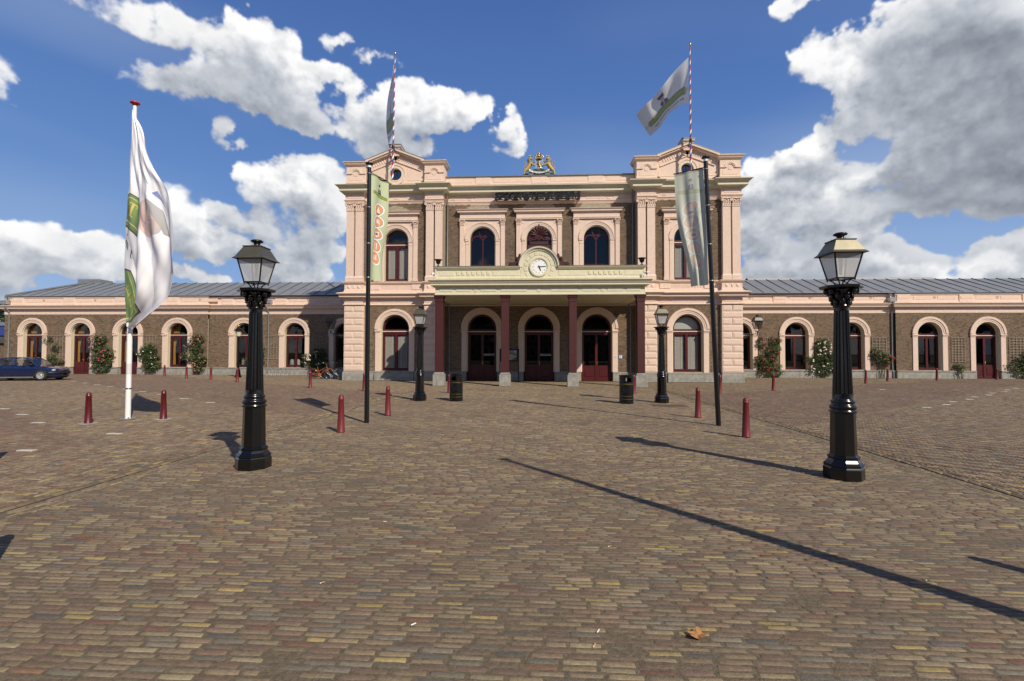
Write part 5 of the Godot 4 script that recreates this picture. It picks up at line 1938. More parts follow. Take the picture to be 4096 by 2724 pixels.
func wings() -> void:
	var a := wing(-1.0, [-39.83, -35.86, -31.96, -27.97, -22.75, -18.77, -14.85], [0, 1, 1, 0, 0, 0, 0], -12.2, -25.55, -42.2, "long low brick wing left of the station building with yellow curtains")
	var c := wing(1.0, [14.60, 18.55, 22.45, 27.65, 31.56, 35.5, 39.4], [0, 0, 0, 0, 1, 0, 1], 12.1, 25.35, 46.0, "long low brick wing right of the station building with sunlit zinc roof")
	pipe(a, -20.8, -36.92, 0.02, 5.3, 0.34)
	gutter_box(a, -20.75, -36.92)
	pipe(a, -41.75, -36.74, 0.02, 5.3, 0.34)
	gutter_box(a, -41.95, -36.74)
	pipe(c, 25.15, -36.92, 0.02, 5.3, 0.34)
	gutter_box(c, 25.1, -36.92)
	# glazed ridge strips on the right, vent box on the left
	for e: Array in [[16.7, 20.3], [25.0, 31.0]]:
		var m := MB.new()
		m.face(Vector3(e[0], 7.63, -40.5), Vector3(e[1], 7.63, -40.5), Vector3(e[1], 7.84, -40.85), Vector3(e[0], 7.84, -40.85), Vector3(0, 0, -45))
		m.face(Vector3(e[0], 7.66, -42.5), Vector3(e[1], 7.66, -42.5), Vector3(e[1], 7.84, -40.85), Vector3(e[0], 7.84, -40.85), Vector3(0, 0, -38))
		put("ridge_strip", m, mat("ridge_sheet", lin(0.62, 0.60, 0.52), 0.3, null, 1, null, 0, 0.4) if not M.has("ridge_sheet") else M.ridge_sheet, c)
	var bx := MB.new()
	bx.cbox(-42.4, -40.3, 7.3, 8.42, -44.5, -43.0, 0.02)
	put("vent_box", bx, M.zinc, a)
	# blue light rooms behind the windows near the pavilion
	# curtains behind the four windows furthest from the pavilion
	var i := 0
	for cx: float in [-39.83, -35.86, -31.96, -27.97]:
		var names := ["leftmost arched window", "arched door beside the large pink rose", "arched door behind the white flagpole", "arched window above the low pink rose"]
		var o := thing("curtain", "mustard yellow curtain tied aside behind the " + names[i], "curtain", Vector3(cx, 0, -37.25), 0.0, "yellow curtains")
		for sg: float in [-1.0]:
			var m := MB.new()
			var N := 14
			var rows := 12
			var P := func(u: float, v: float) -> Vector3:
				var y := lerpf(4.0, 0.75, v)
				var wd := lerpf(0.62, 0.16, smoothstep(0.0, 0.62, v)) if v < 0.62 else lerpf(0.16, 0.20, (v - 0.62) / 0.38)
				var x0 := sg * 0.72
				return Vector3(x0 - sg * wd * u, y, -0.05 + 0.035 * sin(u * 22.0) * (0.5 + 0.5 * (1.0 - v)))
			for q in N:
				for k in rows:
					var p0: Vector3 = P.call(q / float(N), k / float(rows))
					var p1: Vector3 = P.call((q + 1) / float(N), k / float(rows))
					var p2: Vector3 = P.call((q + 1) / float(N), (k + 1) / float(rows))
					var p3: Vector3 = P.call(q / float(N), (k + 1) / float(rows))
					m.face(p0, p1, p2, p3, Vector3(0, 2, -9))
			put("drape", m, M.curtain, o)
		i += 1
	# pale chairs seen through two windows
	for e: Array in [[-23.1, "window behind the thin lamp post"], [-19.2, "window left of the bicycles"]]:
		var o := thing("armchair", "white rounded chair back seen through the " + e[1], "chair", Vector3(e[0], 0, -38.0), 0.0, "chairs inside the left wing")
		var m := MB.new()
		m.lathe([[0.42, 0.45], [0.44, 0.8], [0.40, 1.12], [0.30, 1.22], [0.28, 1.1], [0.34, 0.6]], 16, Vector3.ZERO, true, 0.2, PI - 0.2)
		put("backrest", m, M.white_paint, o)
		m = MB.new()
		m.lathe([[0.0, 0.40], [0.36, 0.40], [0.38, 0.46], [0.0, 0.48]], 16)
		put("seat", m, M.white_paint, o)
		m = MB.new()
		m.lathe([[0.25, 0.0], [0.06, 0.04], [0.05, 0.40]], 12)
		put("base", m, M.chrome, o)


# ---------------------------------------------------------------- lamps, bollards, bins
func fluted(mb: MB, r0: float, r1: float, y0: float, y1: float, n := 18) -> void:
	for k in n:
		for j in 4:
			var us: Array[float] = [float(k * 4 + j) / (n * 4) * TAU, float(k * 4 + j + 1) / (n * 4) * TAU]
			var dr: Array[float] = [[0.0, -0.07, -0.095, -0.07][j], [-0.07, -0.095, -0.07, 0.0][j]]
			var p: Array[Vector3] = []
			for i in 2:
				p.append(Vector3(cos(us[i]), 0, sin(us[i])) * (1.0 + dr[i]))
			mb.face(p[0] * r0 + Vector3(0, y0, 0), p[1] * r0 + Vector3(0, y0, 0), p[1] * r1 + Vector3(0, y1, 0), p[0] * r1 + Vector3(0, y1, 0), Vector3(0, (y0 + y1) * 0.5, 0))


func column_lamp(label: String, at: Vector3) -> Node3D:
	var t := thing("street_lamp", label, "street lamp", at, 0.0, "fluted column lamps along the walk")
	var oct := Transform3D(Basis(Vector3.UP, PI / 8), Vector3.ZERO)
	var k8 := 1.0 / cos(PI / 8)
	var m := MB.new()
	m.xf = oct
	var prof := [[0.0, 0.0], [0.228, 0.0], [0.228, 0.145], [0.218, 0.158], [0.214, 0.168], [0.222, 0.18], [0.222, 0.20], [0.19, 0.23], [0.172, 0.262], [0.172, 0.275], [0.182, 0.285], [0.182, 0.30], [0.152, 0.325]]
	for e: Array in prof:
		e[0] *= k8
	m.lathe(prof, 8)
	put("foot", m, M.black_paint, t)
	m = MB.new()
	m.xf = oct
	m.lathe([[0.150 * k8, 0.322], [0.139 * k8, 0.90]], 8)
	put("pedestal", m, M.black_paint, t)
	m = MB.new()
	m.lathe([[0.135, 0.895], [0.168, 0.905], [0.172, 0.92], [0.150, 0.935], [0.15, 0.945], [0.162, 0.955], [0.165, 0.985], [0.155, 1.0], [0.140, 1.015], [0.138, 1.03], [0.146, 1.04], [0.146, 1.06], [0.130, 1.075], [0.124, 1.09], [0.1235, 1.16]], 32, Vector3.ZERO, true)
	put("collar", m, M.black_paint, t)
	m = MB.new()
	fluted(m, 0.1225, 0.091, 1.16, 2.30)
	m.lathe([[0.0905, 2.30], [0.0905, 2.345], [0.10, 2.355], [0.104, 2.37], [0.098, 2.385], [0.09, 2.39]], 24)
	put("shaft", m, M.black_paint, t)
	# capital with two rows of leaves and volutes
	var c := MB.new()
	c.lathe([[0.088, 2.385], [0.10, 2.47], [0.125, 2.54], [0.165, 2.60]], 16, Vector3.ZERO, true)
	for k in 8:
		var u := TAU * (k + 0.5) / 8
		var d := Vector3(cos(u), 0, sin(u))
		c.xf = Transform3D(Basis(Vector3.UP, -u), Vector3.ZERO)
		c.ball(Vector3(0.108, 2.42, 0), Vector3(0.022, 0.045, 0.036), 7, 5)
		c.ball(Vector3(0.128, 2.452, 0), Vector3(0.022, 0.018, 0.026), 6, 4)
		c.xf = Transform3D(Basis(Vector3.UP, -u - TAU / 16), Vector3.ZERO)
		c.ball(Vector3(0.13, 2.50, 0), Vector3(0.028, 0.05, 0.036), 7, 5)
		c.ball(Vector3(0.158, 2.535, 0), Vector3(0.024, 0.018, 0.028), 6, 4)
		c.xf = Transform3D(Basis(Vector3.UP, -u), Vector3(cos(u) * 0.172, 2.575, sin(u) * 0.172)) * Transform3D(Basis(Vector3.RIGHT, PI / 2), Vector3.ZERO)
		c.lathe([[0.0, -0.03], [0.04, -0.03], [0.043, 0.0], [0.04, 0.03], [0.022, 0.036], [0.0, 0.03]], 10, Vector3.ZERO, true)
	c.xf = oct
	c.lathe([[0.17, 2.60], [0.235 * k8, 2.612], [0.245 * k8, 2.622], [0.245 * k8, 2.65], [0.0, 2.655]], 8)
	put("capital", c, M.black_paint, t)
	# arms that carry the lantern
	for k in 4:
		var u := TAU * (k + 0.5) / 4
		var d := Vector3(cos(u), 0, sin(u))
		m = MB.new()
		m.tube([d * 0.03 + Vector3(0, 2.65, 0), d * 0.06 + Vector3(0, 2.665, 0), d * 0.09 + Vector3(0, 2.71, 0), d * 0.135 + Vector3(0, 2.75, 0)], 0.009, 6)
		put("arm", m, M.black_satin, t)
	lantern(t, 2.75, 1.0)
	return t


func lantern(t: Node3D, y: float, k: float, clear := false) -> void:
	# square lantern: glass widens upwards, hipped roof, round finial
	var a := 0.118 * k
	var b := 0.190 * k
	var h := 0.36 * k
	var f := MB.new()
	for i in 4:
		var u := TAU * (i + 0.5) / 4
		var q := sqrt(2.0)
		var d := Vector3(cos(u), 0, sin(u)) * q
		f.tube([d * a + Vector3(0, y, 0), d * b + Vector3(0, y + h, 0)], 0.0125 * k, 4)
		f.lathe([[0.0, -0.03 * k], [0.012 * k, -0.02 * k], [0.008 * k, 0.0]], 8, d * a + Vector3(0, y, 0))
	f.box(-a, a, y - 0.008 * k, y + 0.010 * k, a - 0.012 * k, a + 0.010 * k)
	f.box(-a, a, y - 0.008 * k, y + 0.010 * k, -a - 0.010 * k, -a + 0.012 * k)
	f.box(-a - 0.010 * k, -a + 0.012 * k, y - 0.008 * k, y + 0.010 * k, -a, a)
	f.box(a - 0.012 * k, a + 0.010 * k, y - 0.008 * k, y + 0.010 * k, -a, a)
	for s: float in [-1.0, 1.0]:
		f.box(-b, b, y + h - 0.03 * k, y + h, s * b - 0.012 * k, s * b + 0.012 * k)
		f.box(s * b - 0.012 * k, s * b + 0.012 * k, y + h - 0.03 * k, y + h, -b, b)
	put("lantern_frame", f, M.black_satin, t)
	var g: Material = M.clear_glass if clear else M.frosted
	for i in 4:
		var r := Basis(Vector3.UP, i * PI / 2)
		var m := MB.new()
		var e := 0.004 * k
		m.face(r * Vector3(-a + e, y + 0.01 * k, a), r * Vector3(a - e, y + 0.01 * k, a), r * Vector3(b - e, y + h - 0.03 * k, b - 0.005), r * Vector3(-b + e, y + h - 0.03 * k, b - 0.005), Vector3(0, y + h * 0.5, 0))
		put("pane", m, g, t)
	if not clear:
		var m := MB.new()
		m.face(Vector3(-a, y, -a), Vector3(a, y, -a), Vector3(a, y, a), Vector3(-a, y, a), Vector3(0, y + 1, 0))
		put("bottom_pane", m, g, t)
	m_lamp(t, y, h, k)
	# roof
	var rf := MB.new()
	var lv := [[0.240 * k, y + h - 0.022 * k], [0.205 * k, y + h + 0.012 * k], [0.130 * k, y + h + 0.165 * k]]
	for j in 2:
		for i in 4:
			var r := Basis(Vector3.UP, i * PI / 2)
			var p: float = lv[j][0]
			var q: float = lv[j + 1][0]
			rf.face(r * Vector3(-p, lv[j][1], p), r * Vector3(p, lv[j][1], p), r * Vector3(q, lv[j + 1][1], q), r * Vector3(-q, lv[j + 1][1], q), Vector3(0, y, 0))
	var p0: float = lv[0][0]
	rf.quad(Vector3(-p0, lv[0][1] - 0.002, -p0), Vector3(p0, lv[0][1] - 0.002, -p0), Vector3(p0, lv[0][1] - 0.002, p0), Vector3(-p0, lv[0][1] - 0.002, p0), Vector3.DOWN)
	put("roof", rf, M.black_satin if clear else M.lamp_roof, t)
	var tp := MB.new()
	var yt := y + h + 0.165 * k
	tp.cbox(-0.142 * k, 0.142 * k, yt, yt + 0.014 * k, -0.142 * k, 0.142 * k, 0.004 * k)
	for i in 4:
		var u := TAU * i / 4
		tp.ball(Vector3(cos(u) * 0.118 * k, yt + 0.02 * k, sin(u) * 0.118 * k), Vector3.ONE * 0.009 * k, 6, 4)
	put("roof_plate", tp, M.black_satin if clear else M.lamp_roof, t)
	var fn := MB.new()
	fn.lathe([[0.085 * k, yt + 0.012 * k], [0.05 * k, yt + 0.03 * k], [0.043 * k, yt + 0.055 * k], [0.05 * k, yt + 0.075 * k], [0.085 * k, yt + 0.09 * k], [0.09 * k, yt + 0.102 * k], [0.07 * k, yt + 0.118 * k], [0.0, yt + 0.124 * k]], 20, Vector3.ZERO, true)
	put("finial", fn, M.black_satin, t)


func m_lamp(t: Node3D, y: float, h: float, k: float) -> void:   # the unlit bulb
	var m := MB.new()
	m.lathe([[0.0, y + h * 0.14], [0.018 * k, y + h * 0.16], [0.02 * k, y + h * 0.5], [0.03 * k, y + h * 0.75], [0.03 * k, y + h * 0.95]], 10)
	put("bulb", m, M.lead, t)


func lamps() -> void:
	var a := column_lamp("tall black fluted lamp post nearest the white flagpole", Vector3(-4.25, 0, -7.18))
	copy_of(a, "street_lamp", "tall black fluted lamp post with its lantern roof shining, beside the right wing", Vector3(4.19, 0, -7.12))
	copy_of(a, "street_lamp", "distant fluted lamp post left of the portico beside the litter bin", Vector3(-4.32, 0, -17.68))
	copy_of(a, "street_lamp", "distant fluted lamp post right of the portico beside the litter bin", Vector3(4.26, 0, -17.62))
	# slender post by the left wing
	var t := thing("slender_lamp", "slender black lamp post in front of the left wing", "street lamp", Vector3(-20.85, 0, -33.2))
	var m := MB.new()
	m.lathe([[0.22, 0.0], [0.22, 0.12], [0.17, 0.16], [0.15, 0.40], [0.12, 0.46], [0.13, 0.52], [0.085, 0.58], [0.075, 0.85], [0.11, 0.90], [0.11, 0.96], [0.06, 1.0], [0.05, 2.5], [0.08, 2.53], [0.08, 2.58], [0.05, 2.62], [0.06, 2.78], [0.17, 2.82], [0.17, 2.85]], 14)
	put("post", m, M.black_paint, t)
	m = MB.new()
	m.lathe([[0.13, 2.85], [0.21, 3.22]], 12)
	put("glass", m, mat("lamp_opal", lin(0.62, 0.56, 0.42), 0.5), t)
	m = MB.new()
	m.lathe([[0.30, 3.22], [0.31, 3.25], [0.20, 3.36], [0.09, 3.42], [0.09, 3.47], [0.0, 3.50]], 14)
	put("hood", m, M.black_satin, t)
	m = MB.new()
	m.ball(Vector3(0, 3.56, 0), Vector3(0.055, 0.08, 0.055), 8, 6)
	put("finial", m, M.gold, t)
	# lanterns on iron brackets at the corners of the pavilions
	for s: float in [-1.0, 1.0]:
		var w := thing("wall_lantern", "black lantern on a scrolled iron bracket at the %s corner of the station" % ("left" if s < 0 else "right"), "wall lantern", Vector3(X0 + s * 13.2, 2.92, -30.72), 0.0, "bracket lanterns")
		m = MB.new()
		m.tube([Vector3(0, 0.0, 0), Vector3(-s * 1.05, 0.0, 0)], 0.022, 6)
		m.tube([Vector3(-s * 0.2, -0.02, 0), Vector3(-s * 0.45, -0.10, 0), Vector3(-s * 0.7, -0.16, 0), Vector3(-s * 0.95, -0.34, 0), Vector3(-s * 1.06, -0.36, 0)], 0.022, 6)
		for e: Array in [[0.85, -0.12, 0.10], [0.98, -0.20, 0.08], [0.7, -0.07, 0.06], [1.0, 0.10, 0.08]]:
			var pts := []
			for k in 13:
				var u := k * 0.62
				pts.append(Vector3(-s * (e[0] + cos(u) * e[2] * (1.0 - k * 0.06)), e[1] + sin(u) * e[2] * (1.0 - k * 0.06), 0))
			m.tube(pts, 0.018, 5)
		m.cbox(-s * 1.05 - 0.04, -s * 1.05 + 0.04, -0.45, 0.25, -0.07, 0.07, 0.01)
		put("bracket", m, M.black_satin, w)
		m = MB.new()
		m.lathe([[0.05, -0.1], [0.03, -0.02], [0.03, 0.08], [0.06, 0.12], [0.02, 0.18]], 10)
		for k in 4:
			var u := TAU * (k + 0.5) / 4
			m.tube([Vector3(0, 0.12, 0), Vector3(cos(u) * 0.12, 0.2, sin(u) * 0.12), Vector3(cos(u) * 0.17, 0.34, sin(u) * 0.17)], 0.012, 5)
		put("holder", m, M.black_satin, w)
		lantern(w, 0.34, 1.25, true)


func bollard(label: String, at: Vector3, dark := false, h := 0.81) -> Node3D:
	var key := "bollard_dark_mesh" if dark else "bollard_mesh"
	if not M.has(key):
		var m := MB.new()
		m.lathe([[0.0, 0.0], [0.089, 0.0], [0.088, 0.02], [0.082, 0.03], [0.056, 0.69], [0.061, 0.70], [0.062, 0.715], [0.061, 0.73], [0.056, 0.735], [0.0555, 0.76], [0.049, 0.785], [0.036, 0.80], [0.018, 0.809], [0.0, 0.812]], 20, Vector3.ZERO, true)
		M[key] = m.mesh(M.bollard_dark if dark else M.bollard_red)
	var o := MeshInstance3D.new()
	o.mesh = M[key]
	o.name = numbered("bollard")
	add_child(o)
	o.position = at
	o.scale = Vector3(1, h / 0.812, 1)
	return tag(o, label, "bollard", "red bollards")


func bollards() -> void:
	var L := [
		[-4.26, -10.45, "bright red bollard right of the near left lamp post, nearest the viewer there"],
		[-4.14, -13.35, "red bollard between the left banner pole and the far left lamp post"],
		[4.22, -10.43, "bright red bollard just left of the near right lamp post"],
		[4.23, -13.55, "red bollard left of the leaning banner pole"],
		[-11.2, -23.65, "red bollard in front of the parked bicycles"],
		[-7.9, -21.95, "red bollard half hidden behind the left banner pole"],
		[-3.88, -21.1, "red bollard peeking out behind the left litter bin"],
		[4.04, -21.5, "red bollard peeking out behind the right litter bin"],
		[7.78, -21.9, "red bollard just behind the leaning banner pole"],
		[10.94, -23.9, "red bollard in front of the red climbing rose on the right"],
		[-17.75, -28.2, "small red bollard standing before the slender lamp post"],
		[-20.8, -30.3, "small red bollard right of the tall pink rose, third from the near left lamp post"],
		[-23.45, -31.7, "small red bollard left of the tall rose on the left wing"],
		[-27.1, -34.4, "small red bollard beside the pale rose, furthest left of its row"],
		[19.1, -30.2, "small red bollard right of the near right lamp post"],
		[22.05, -32.75, "small red bollard in front of the downpipe of the right wing"],
		[26.15, -34.2, "small red bollard in front of the arched window with a bare trellis beside it"],
		[31.3, -35.8, "small red bollard before the dark red double door of the right wing"]]
	for e: Array in L:
		bollard(e[2], Vector3(e[0], 0, e[1]))
	for e: Array in [[-10.8, -11.32, "dark red bollard left of the white flagpole"], [-9.62, -12.2, "dark red bollard right of the white flagpole"]]:
		bollard(e[2], Vector3(e[0], 0, e[1]), true, 0.745)
		var p := thing("footing", "round concrete footing of the %s" % e[2], "footing", Vector3(e[0], 0, e[1]), 0.0, "bollard footings")
		var m := MB.new()
		m.lathe([[0.20, -0.02], [0.20, 0.004], [0.18, 0.010], [0.0, 0.010]], 14)
		put("slab", m, M.stone, p)
	# outside the frame, known by their shadows
	bollard("red bollard at the left edge of the picture, known by its shadow", Vector3(-4.315, 0, -3.62))
	bollard("red bollard beyond the right edge of the picture, known by its shadow", Vector3(4.24, 0, -3.66))
	bollard("dark red bollard beyond the left edge, known by its shadow", Vector3(-8.55, 0, -7.3), true, 0.745)


func bins() -> void:
	for s: float in [-1.0, 1.0]:
		var t := thing("litter_bin", "round black litter bin with gold bands %s of the entrance" % ("left" if s < 0 else "right"), "litter bin", Vector3(-2.99, 0, -17.65) if s < 0 else Vector3(2.975, 0, -17.25), -0.35 if s < 0 else 0.2, "litter bins")
		var m := MB.new()
		m.lathe([[0.0, 0.0], [0.245, 0.0], [0.25, 0.02], [0.25, 0.05], [0.24, 0.06], [0.238, 0.70]], 28)
		# upper ring with two openings
		for k in 28:
			var u0 := TAU * k / 28
			var u1 := TAU * (k + 1) / 28
			var um := fposmod((u0 + u1) * 0.5 - PI / 2, PI)
			var open := um < 0.36 or um > PI - 0.36
			for e: Array in ([[0.70, 0.745], [0.88, 0.93]] if open else [[0.70, 0.93]]):
				m.lathe([[0.238, e[0]], [0.238, e[1]]], 1, Vector3.ZERO, false, u0, u1)
		m.lathe([[0.25, 0.70], [0.252, 0.715], [0.238, 0.73]], 28)
		put("body", m, M.black_paint, t)
		m = MB.new()
		m.lathe([[0.238, 0.93], [0.255, 0.935], [0.255, 0.955], [0.23, 0.975], [0.0, 0.99]], 28)
		put("lid", m, M.black_paint, t)
		m = MB.new()
		m.lathe([[0.235, 0.60], [0.2, 0.60]], 20)
		m.lathe([[0.0, 0.62], [0.23, 0.62]], 20)
		put("liner", m, M.rubber, t)
		for y: float in [0.655, 0.255, 0.155, 0.045]:
			m = MB.new()
			m.lathe([[0.240, y - 0.006], [0.2425, y - 0.003], [0.2425, y + 0.003], [0.240, y + 0.006]], 28)
			put("gold_band", m, mat("band_gold", lin(0.20, 0.15, 0.06), 0.4, null, 1, null, 0, 0.6) if not M.has("band_gold") else M.band_gold, t)
		m = MB.new()
		var word := "SPOORWEGMUSEUM"
		for i in word.length():
			var u := PI / 2 - (i - 6.5) * 0.155
			put_mesh("letter", text_mesh(word[i], 0.06, 0.003, M.band_gold), t, Transform3D(Basis(Vector3.UP, PI / 2 - u), Vector3(cos(u) * 0.2405, 0.685, sin(u) * 0.2405)))
		var pb := MB.new()
		pb.xf = Transform3D(Basis(Vector3.UP, -s * 0.35), Vector3.ZERO)
		pb.cbox(-0.11, 0.11, 0.36, 0.52, 0.20, 0.252, 0.008)
		put("plate", pb, M.black_satin, t)
	# information board behind the second column
	var t := thing("information_board", "black framed notice board with an aerial picture beside the entrance", "notice board", Vector3(-1.82, 0, -29.6))
	for x: float in [-0.56, 0.56]:
		var m := MB.new()
		m.box(x - 0.025, x + 0.025, 0, 2.0, -0.025, 0.025)
		put("post", m, M.black_satin, t)
	var m := MB.new()
	m.cbox(-0.54, 0.54, 1.22, 1.98, -0.02, 0.03, 0.008)
	put("panel", m, M.black_satin, t)
	var pic := grid_mesh(func(u: float, v: float) -> Vector3: return Vector3(lerpf(-0.46, 0.46, u), lerpf(1.90, 1.30, v), 0.034), 2, 2, picture_mat(notice_image(), 0.7))
	put_mesh("notice", pic, t)


# ---------------------------------------------------------------- cloth, prints, flags
func grid_mesh(P: Callable, nu: int, nv: int, m: Material) -> ArrayMesh:   # a surface P(u, v) with its own texture coordinates
	var v := PackedVector3Array()
	var n := PackedVector3Array()
	var uv := PackedVector2Array()
	var idx := PackedInt32Array()
	for j in nv + 1:
		for i in nu + 1:
			var a := float(i) / nu
			var b := float(j) / nv
			var p: Vector3 = P.call(a, b)
			var e := 0.004
			var du: Vector3 = P.call(minf(a + e, 1.0), b) - P.call(maxf(a - e, 0.0), b)
			var dv: Vector3 = P.call(a, minf(b + e, 1.0)) - P.call(a, maxf(b - e, 0.0))
			var nn := dv.cross(du)
			v.append(p)
			n.append(nn.normalized() if nn.length() > 1e-12 else Vector3.BACK)
			uv.append(Vector2(a, b))
	for j in nv:
		for i in nu:
			var k := j * (nu + 1) + i
			idx.append_array([k, k + 1, k + nu + 2, k, k + nu + 2, k + nu + 1])
	var arr := []
	arr.resize(Mesh.ARRAY_MAX)
	arr[Mesh.ARRAY_VERTEX] = v
	arr[Mesh.ARRAY_NORMAL] = n
	arr[Mesh.ARRAY_TEX_UV] = uv
	arr[Mesh.ARRAY_INDEX] = idx
	var out := ArrayMesh.new()
	out.add_surface_from_arrays(Mesh.PRIMITIVE_TRIANGLES, arr)
	out.surface_set_material(0, m)
	return out


func picture_mat(im: Image, rough: float, through := 0.0) -> StandardMaterial3D:
	var m := StandardMaterial3D.new()
	m.albedo_texture = ImageTexture.create_from_image(im)
	m.roughness = rough
	m.texture_repeat = false
	m.cull_mode = BaseMaterial3D.CULL_DISABLED
	if through > 0.0:
		m.backlight = Color(through, through, through)
	return m


func paint_poly(im: Image, p: PackedVector2Array, c: Color) -> void:
	var lo := p[0]
	var hi := p[0]
	for q in p:
		lo = lo.min(q)
		hi = hi.max(q)
	for y in range(maxi(0, int(lo.y)), mini(im.get_height() - 1, int(hi.y) + 1) + 1):
		for x in range(maxi(0, int(lo.x)), mini(im.get_width() - 1, int(hi.x) + 1) + 1):
			if Geometry2D.is_point_in_polygon(Vector2(x + 0.5, y + 0.5), p):
				im.set_pixel(x, y, im.get_pixel(x, y).lerp(Color(c, 1), c.a))


func ellipse(c: Vector2, r: Vector2, turn := 0.0, wob := 0.0) -> PackedVector2Array:
	var p := PackedVector2Array()
	for k in 32:
		var u := TAU * k / 32
		var q := 1.0 + wob * sin(u * 2.0 + 1.0) + wob * 0.6 * sin(u * 3.0)
		p.append(c + Vector2(cos(u) * r.x, sin(u) * r.y).rotated(turn) * q)
	return p


func paint_line(im: Image, pts: Array, w: float, c: Color) -> void:
	for i in pts.size() - 1:
		var a: Vector2 = pts[i]
		var b: Vector2 = pts[i + 1]
		var d := (b - a).normalized().orthogonal() * w * 0.5
		paint_poly(im, PackedVector2Array([a + d, b + d, b - d, a - d]), c)
		paint_poly(im, ellipse(b, Vector2(w, w) * 0.5), c)


func paint_text(im: Image, s: String, at: Vector2, size: float, turn: float, c: Color, serif := true) -> void:
	var tm := text_mesh(s, size, 0.0, null, serif)
	var arr := tm.get_mesh_arrays()
	var v: PackedVector3Array = arr[Mesh.ARRAY_VERTEX]
	var idx = arr[Mesh.ARRAY_INDEX]
	var n: int = idx.size() if idx != null and idx.size() > 0 else v.size()
	for i in range(0, n, 3):
		var p := PackedVector2Array()
		for j in 3:
			var q: Vector3 = v[idx[i + j]] if idx != null and idx.size() > 0 else v[i + j]
			p.append(at + Vector2(q.x, -q.y).rotated(turn))
		paint_poly(im, p, c)


func conductor(im: Image, c: Vector2, k: float) -> void:   # a uniformed figure with a peaked cap, waist up
	paint_poly(im, PackedVector2Array([c + Vector2(-0.55, 1.7) * k, c + Vector2(-0.5, 0.75) * k, c + Vector2(-0.2, 0.5) * k, c + Vector2(0.2, 0.5) * k, c + Vector2(0.5, 0.75) * k, c + Vector2(0.6, 1.7) * k]), Color(0.16, 0.16, 0.36, 0.95))
	paint_poly(im, PackedVector2Array([c + Vector2(-0.1, 0.5) * k, c + Vector2(0.12, 0.5) * k, c + Vector2(0.02, 1.0) * k]), Color(0.8, 0.8, 0.85))
	paint_poly(im, ellipse(c + Vector2(0, 0.1) * k, Vector2(0.26, 0.38) * k), Color(0.80, 0.60, 0.50))
	paint_poly(im, PackedVector2Array([c + Vector2(-0.34, -0.05) * k, c + Vector2(-0.36, -0.5) * k, c + Vector2(0.34, -0.55) * k, c + Vector2(0.32, -0.08) * k]), Color(0.18, 0.19, 0.42))
	paint_poly(im, PackedVector2Array([c + Vector2(-0.40, 0.02) * k, c + Vector2(-0.3, -0.14) * k, c + Vector2(0.3, -0.16) * k, c + Vector2(0.28, -0.02) * k]), Color(0.10, 0.10, 0.16))
	paint_line(im, [c + Vector2(0.25, 1.25) * k, c + Vector2(0.0, 0.95) * k], 0.16 * k, Color(0.78, 0.58, 0.50))


func badge(im: Image, c: Vector2, w: float, h: float, turn: float, word: String, size: float) -> void:   # green enamel plate with a gold rim and gold capitals
	for e: Array in [[1.0, Color(0.16, 0.20, 0.14)], [0.955, Color(0.33, 0.45, 0.20)], [0.86, Color(0.78, 0.72, 0.42)], [0.82, Color(0.36, 0.50, 0.22)]]:
		var q: float = e[0]
		var p := PackedVector2Array()
		var mx := w * 0.5 - h * 0.5 * (1.0 - q)
		for k: Array in [[-1, -0.45], [-0.97, -0.7], [-0.92, -0.8], [-0.2, -1], [0.2, -1], [0.92, -0.8], [0.97, -0.7], [1, -0.45], [1, 0.45], [0.97, 0.7], [0.92, 0.8], [0.2, 1], [-0.2, 1], [-0.92, 0.8], [-0.97, 0.7], [-1, 0.45]]:
			p.append(c + Vector2(k[0] * mx, k[1] * h * 0.5 * q).rotated(turn))
		paint_poly(im, p, e[1])
	paint_text(im, word, c, size, turn, Color(0.74, 0.62, 0.22))


func flag_image() -> Image:
	var im := Image.create(768, 512, false, Image.FORMAT_RGB8)
	im.fill(Color(0.90, 0.90, 0.92))
	conductor(im, Vector2(390, 140), 118.0)
	badge(im, Vector2(384, 345), 640, 120, 0.0, "HET SPOORWEGMUSEUM", 62.0)
	paint_text(im, "daar moet je in geweest zijn", Vector2(384, 440), 40.0, 0.0, Color(0.12, 0.12, 0.14), false)
	return im


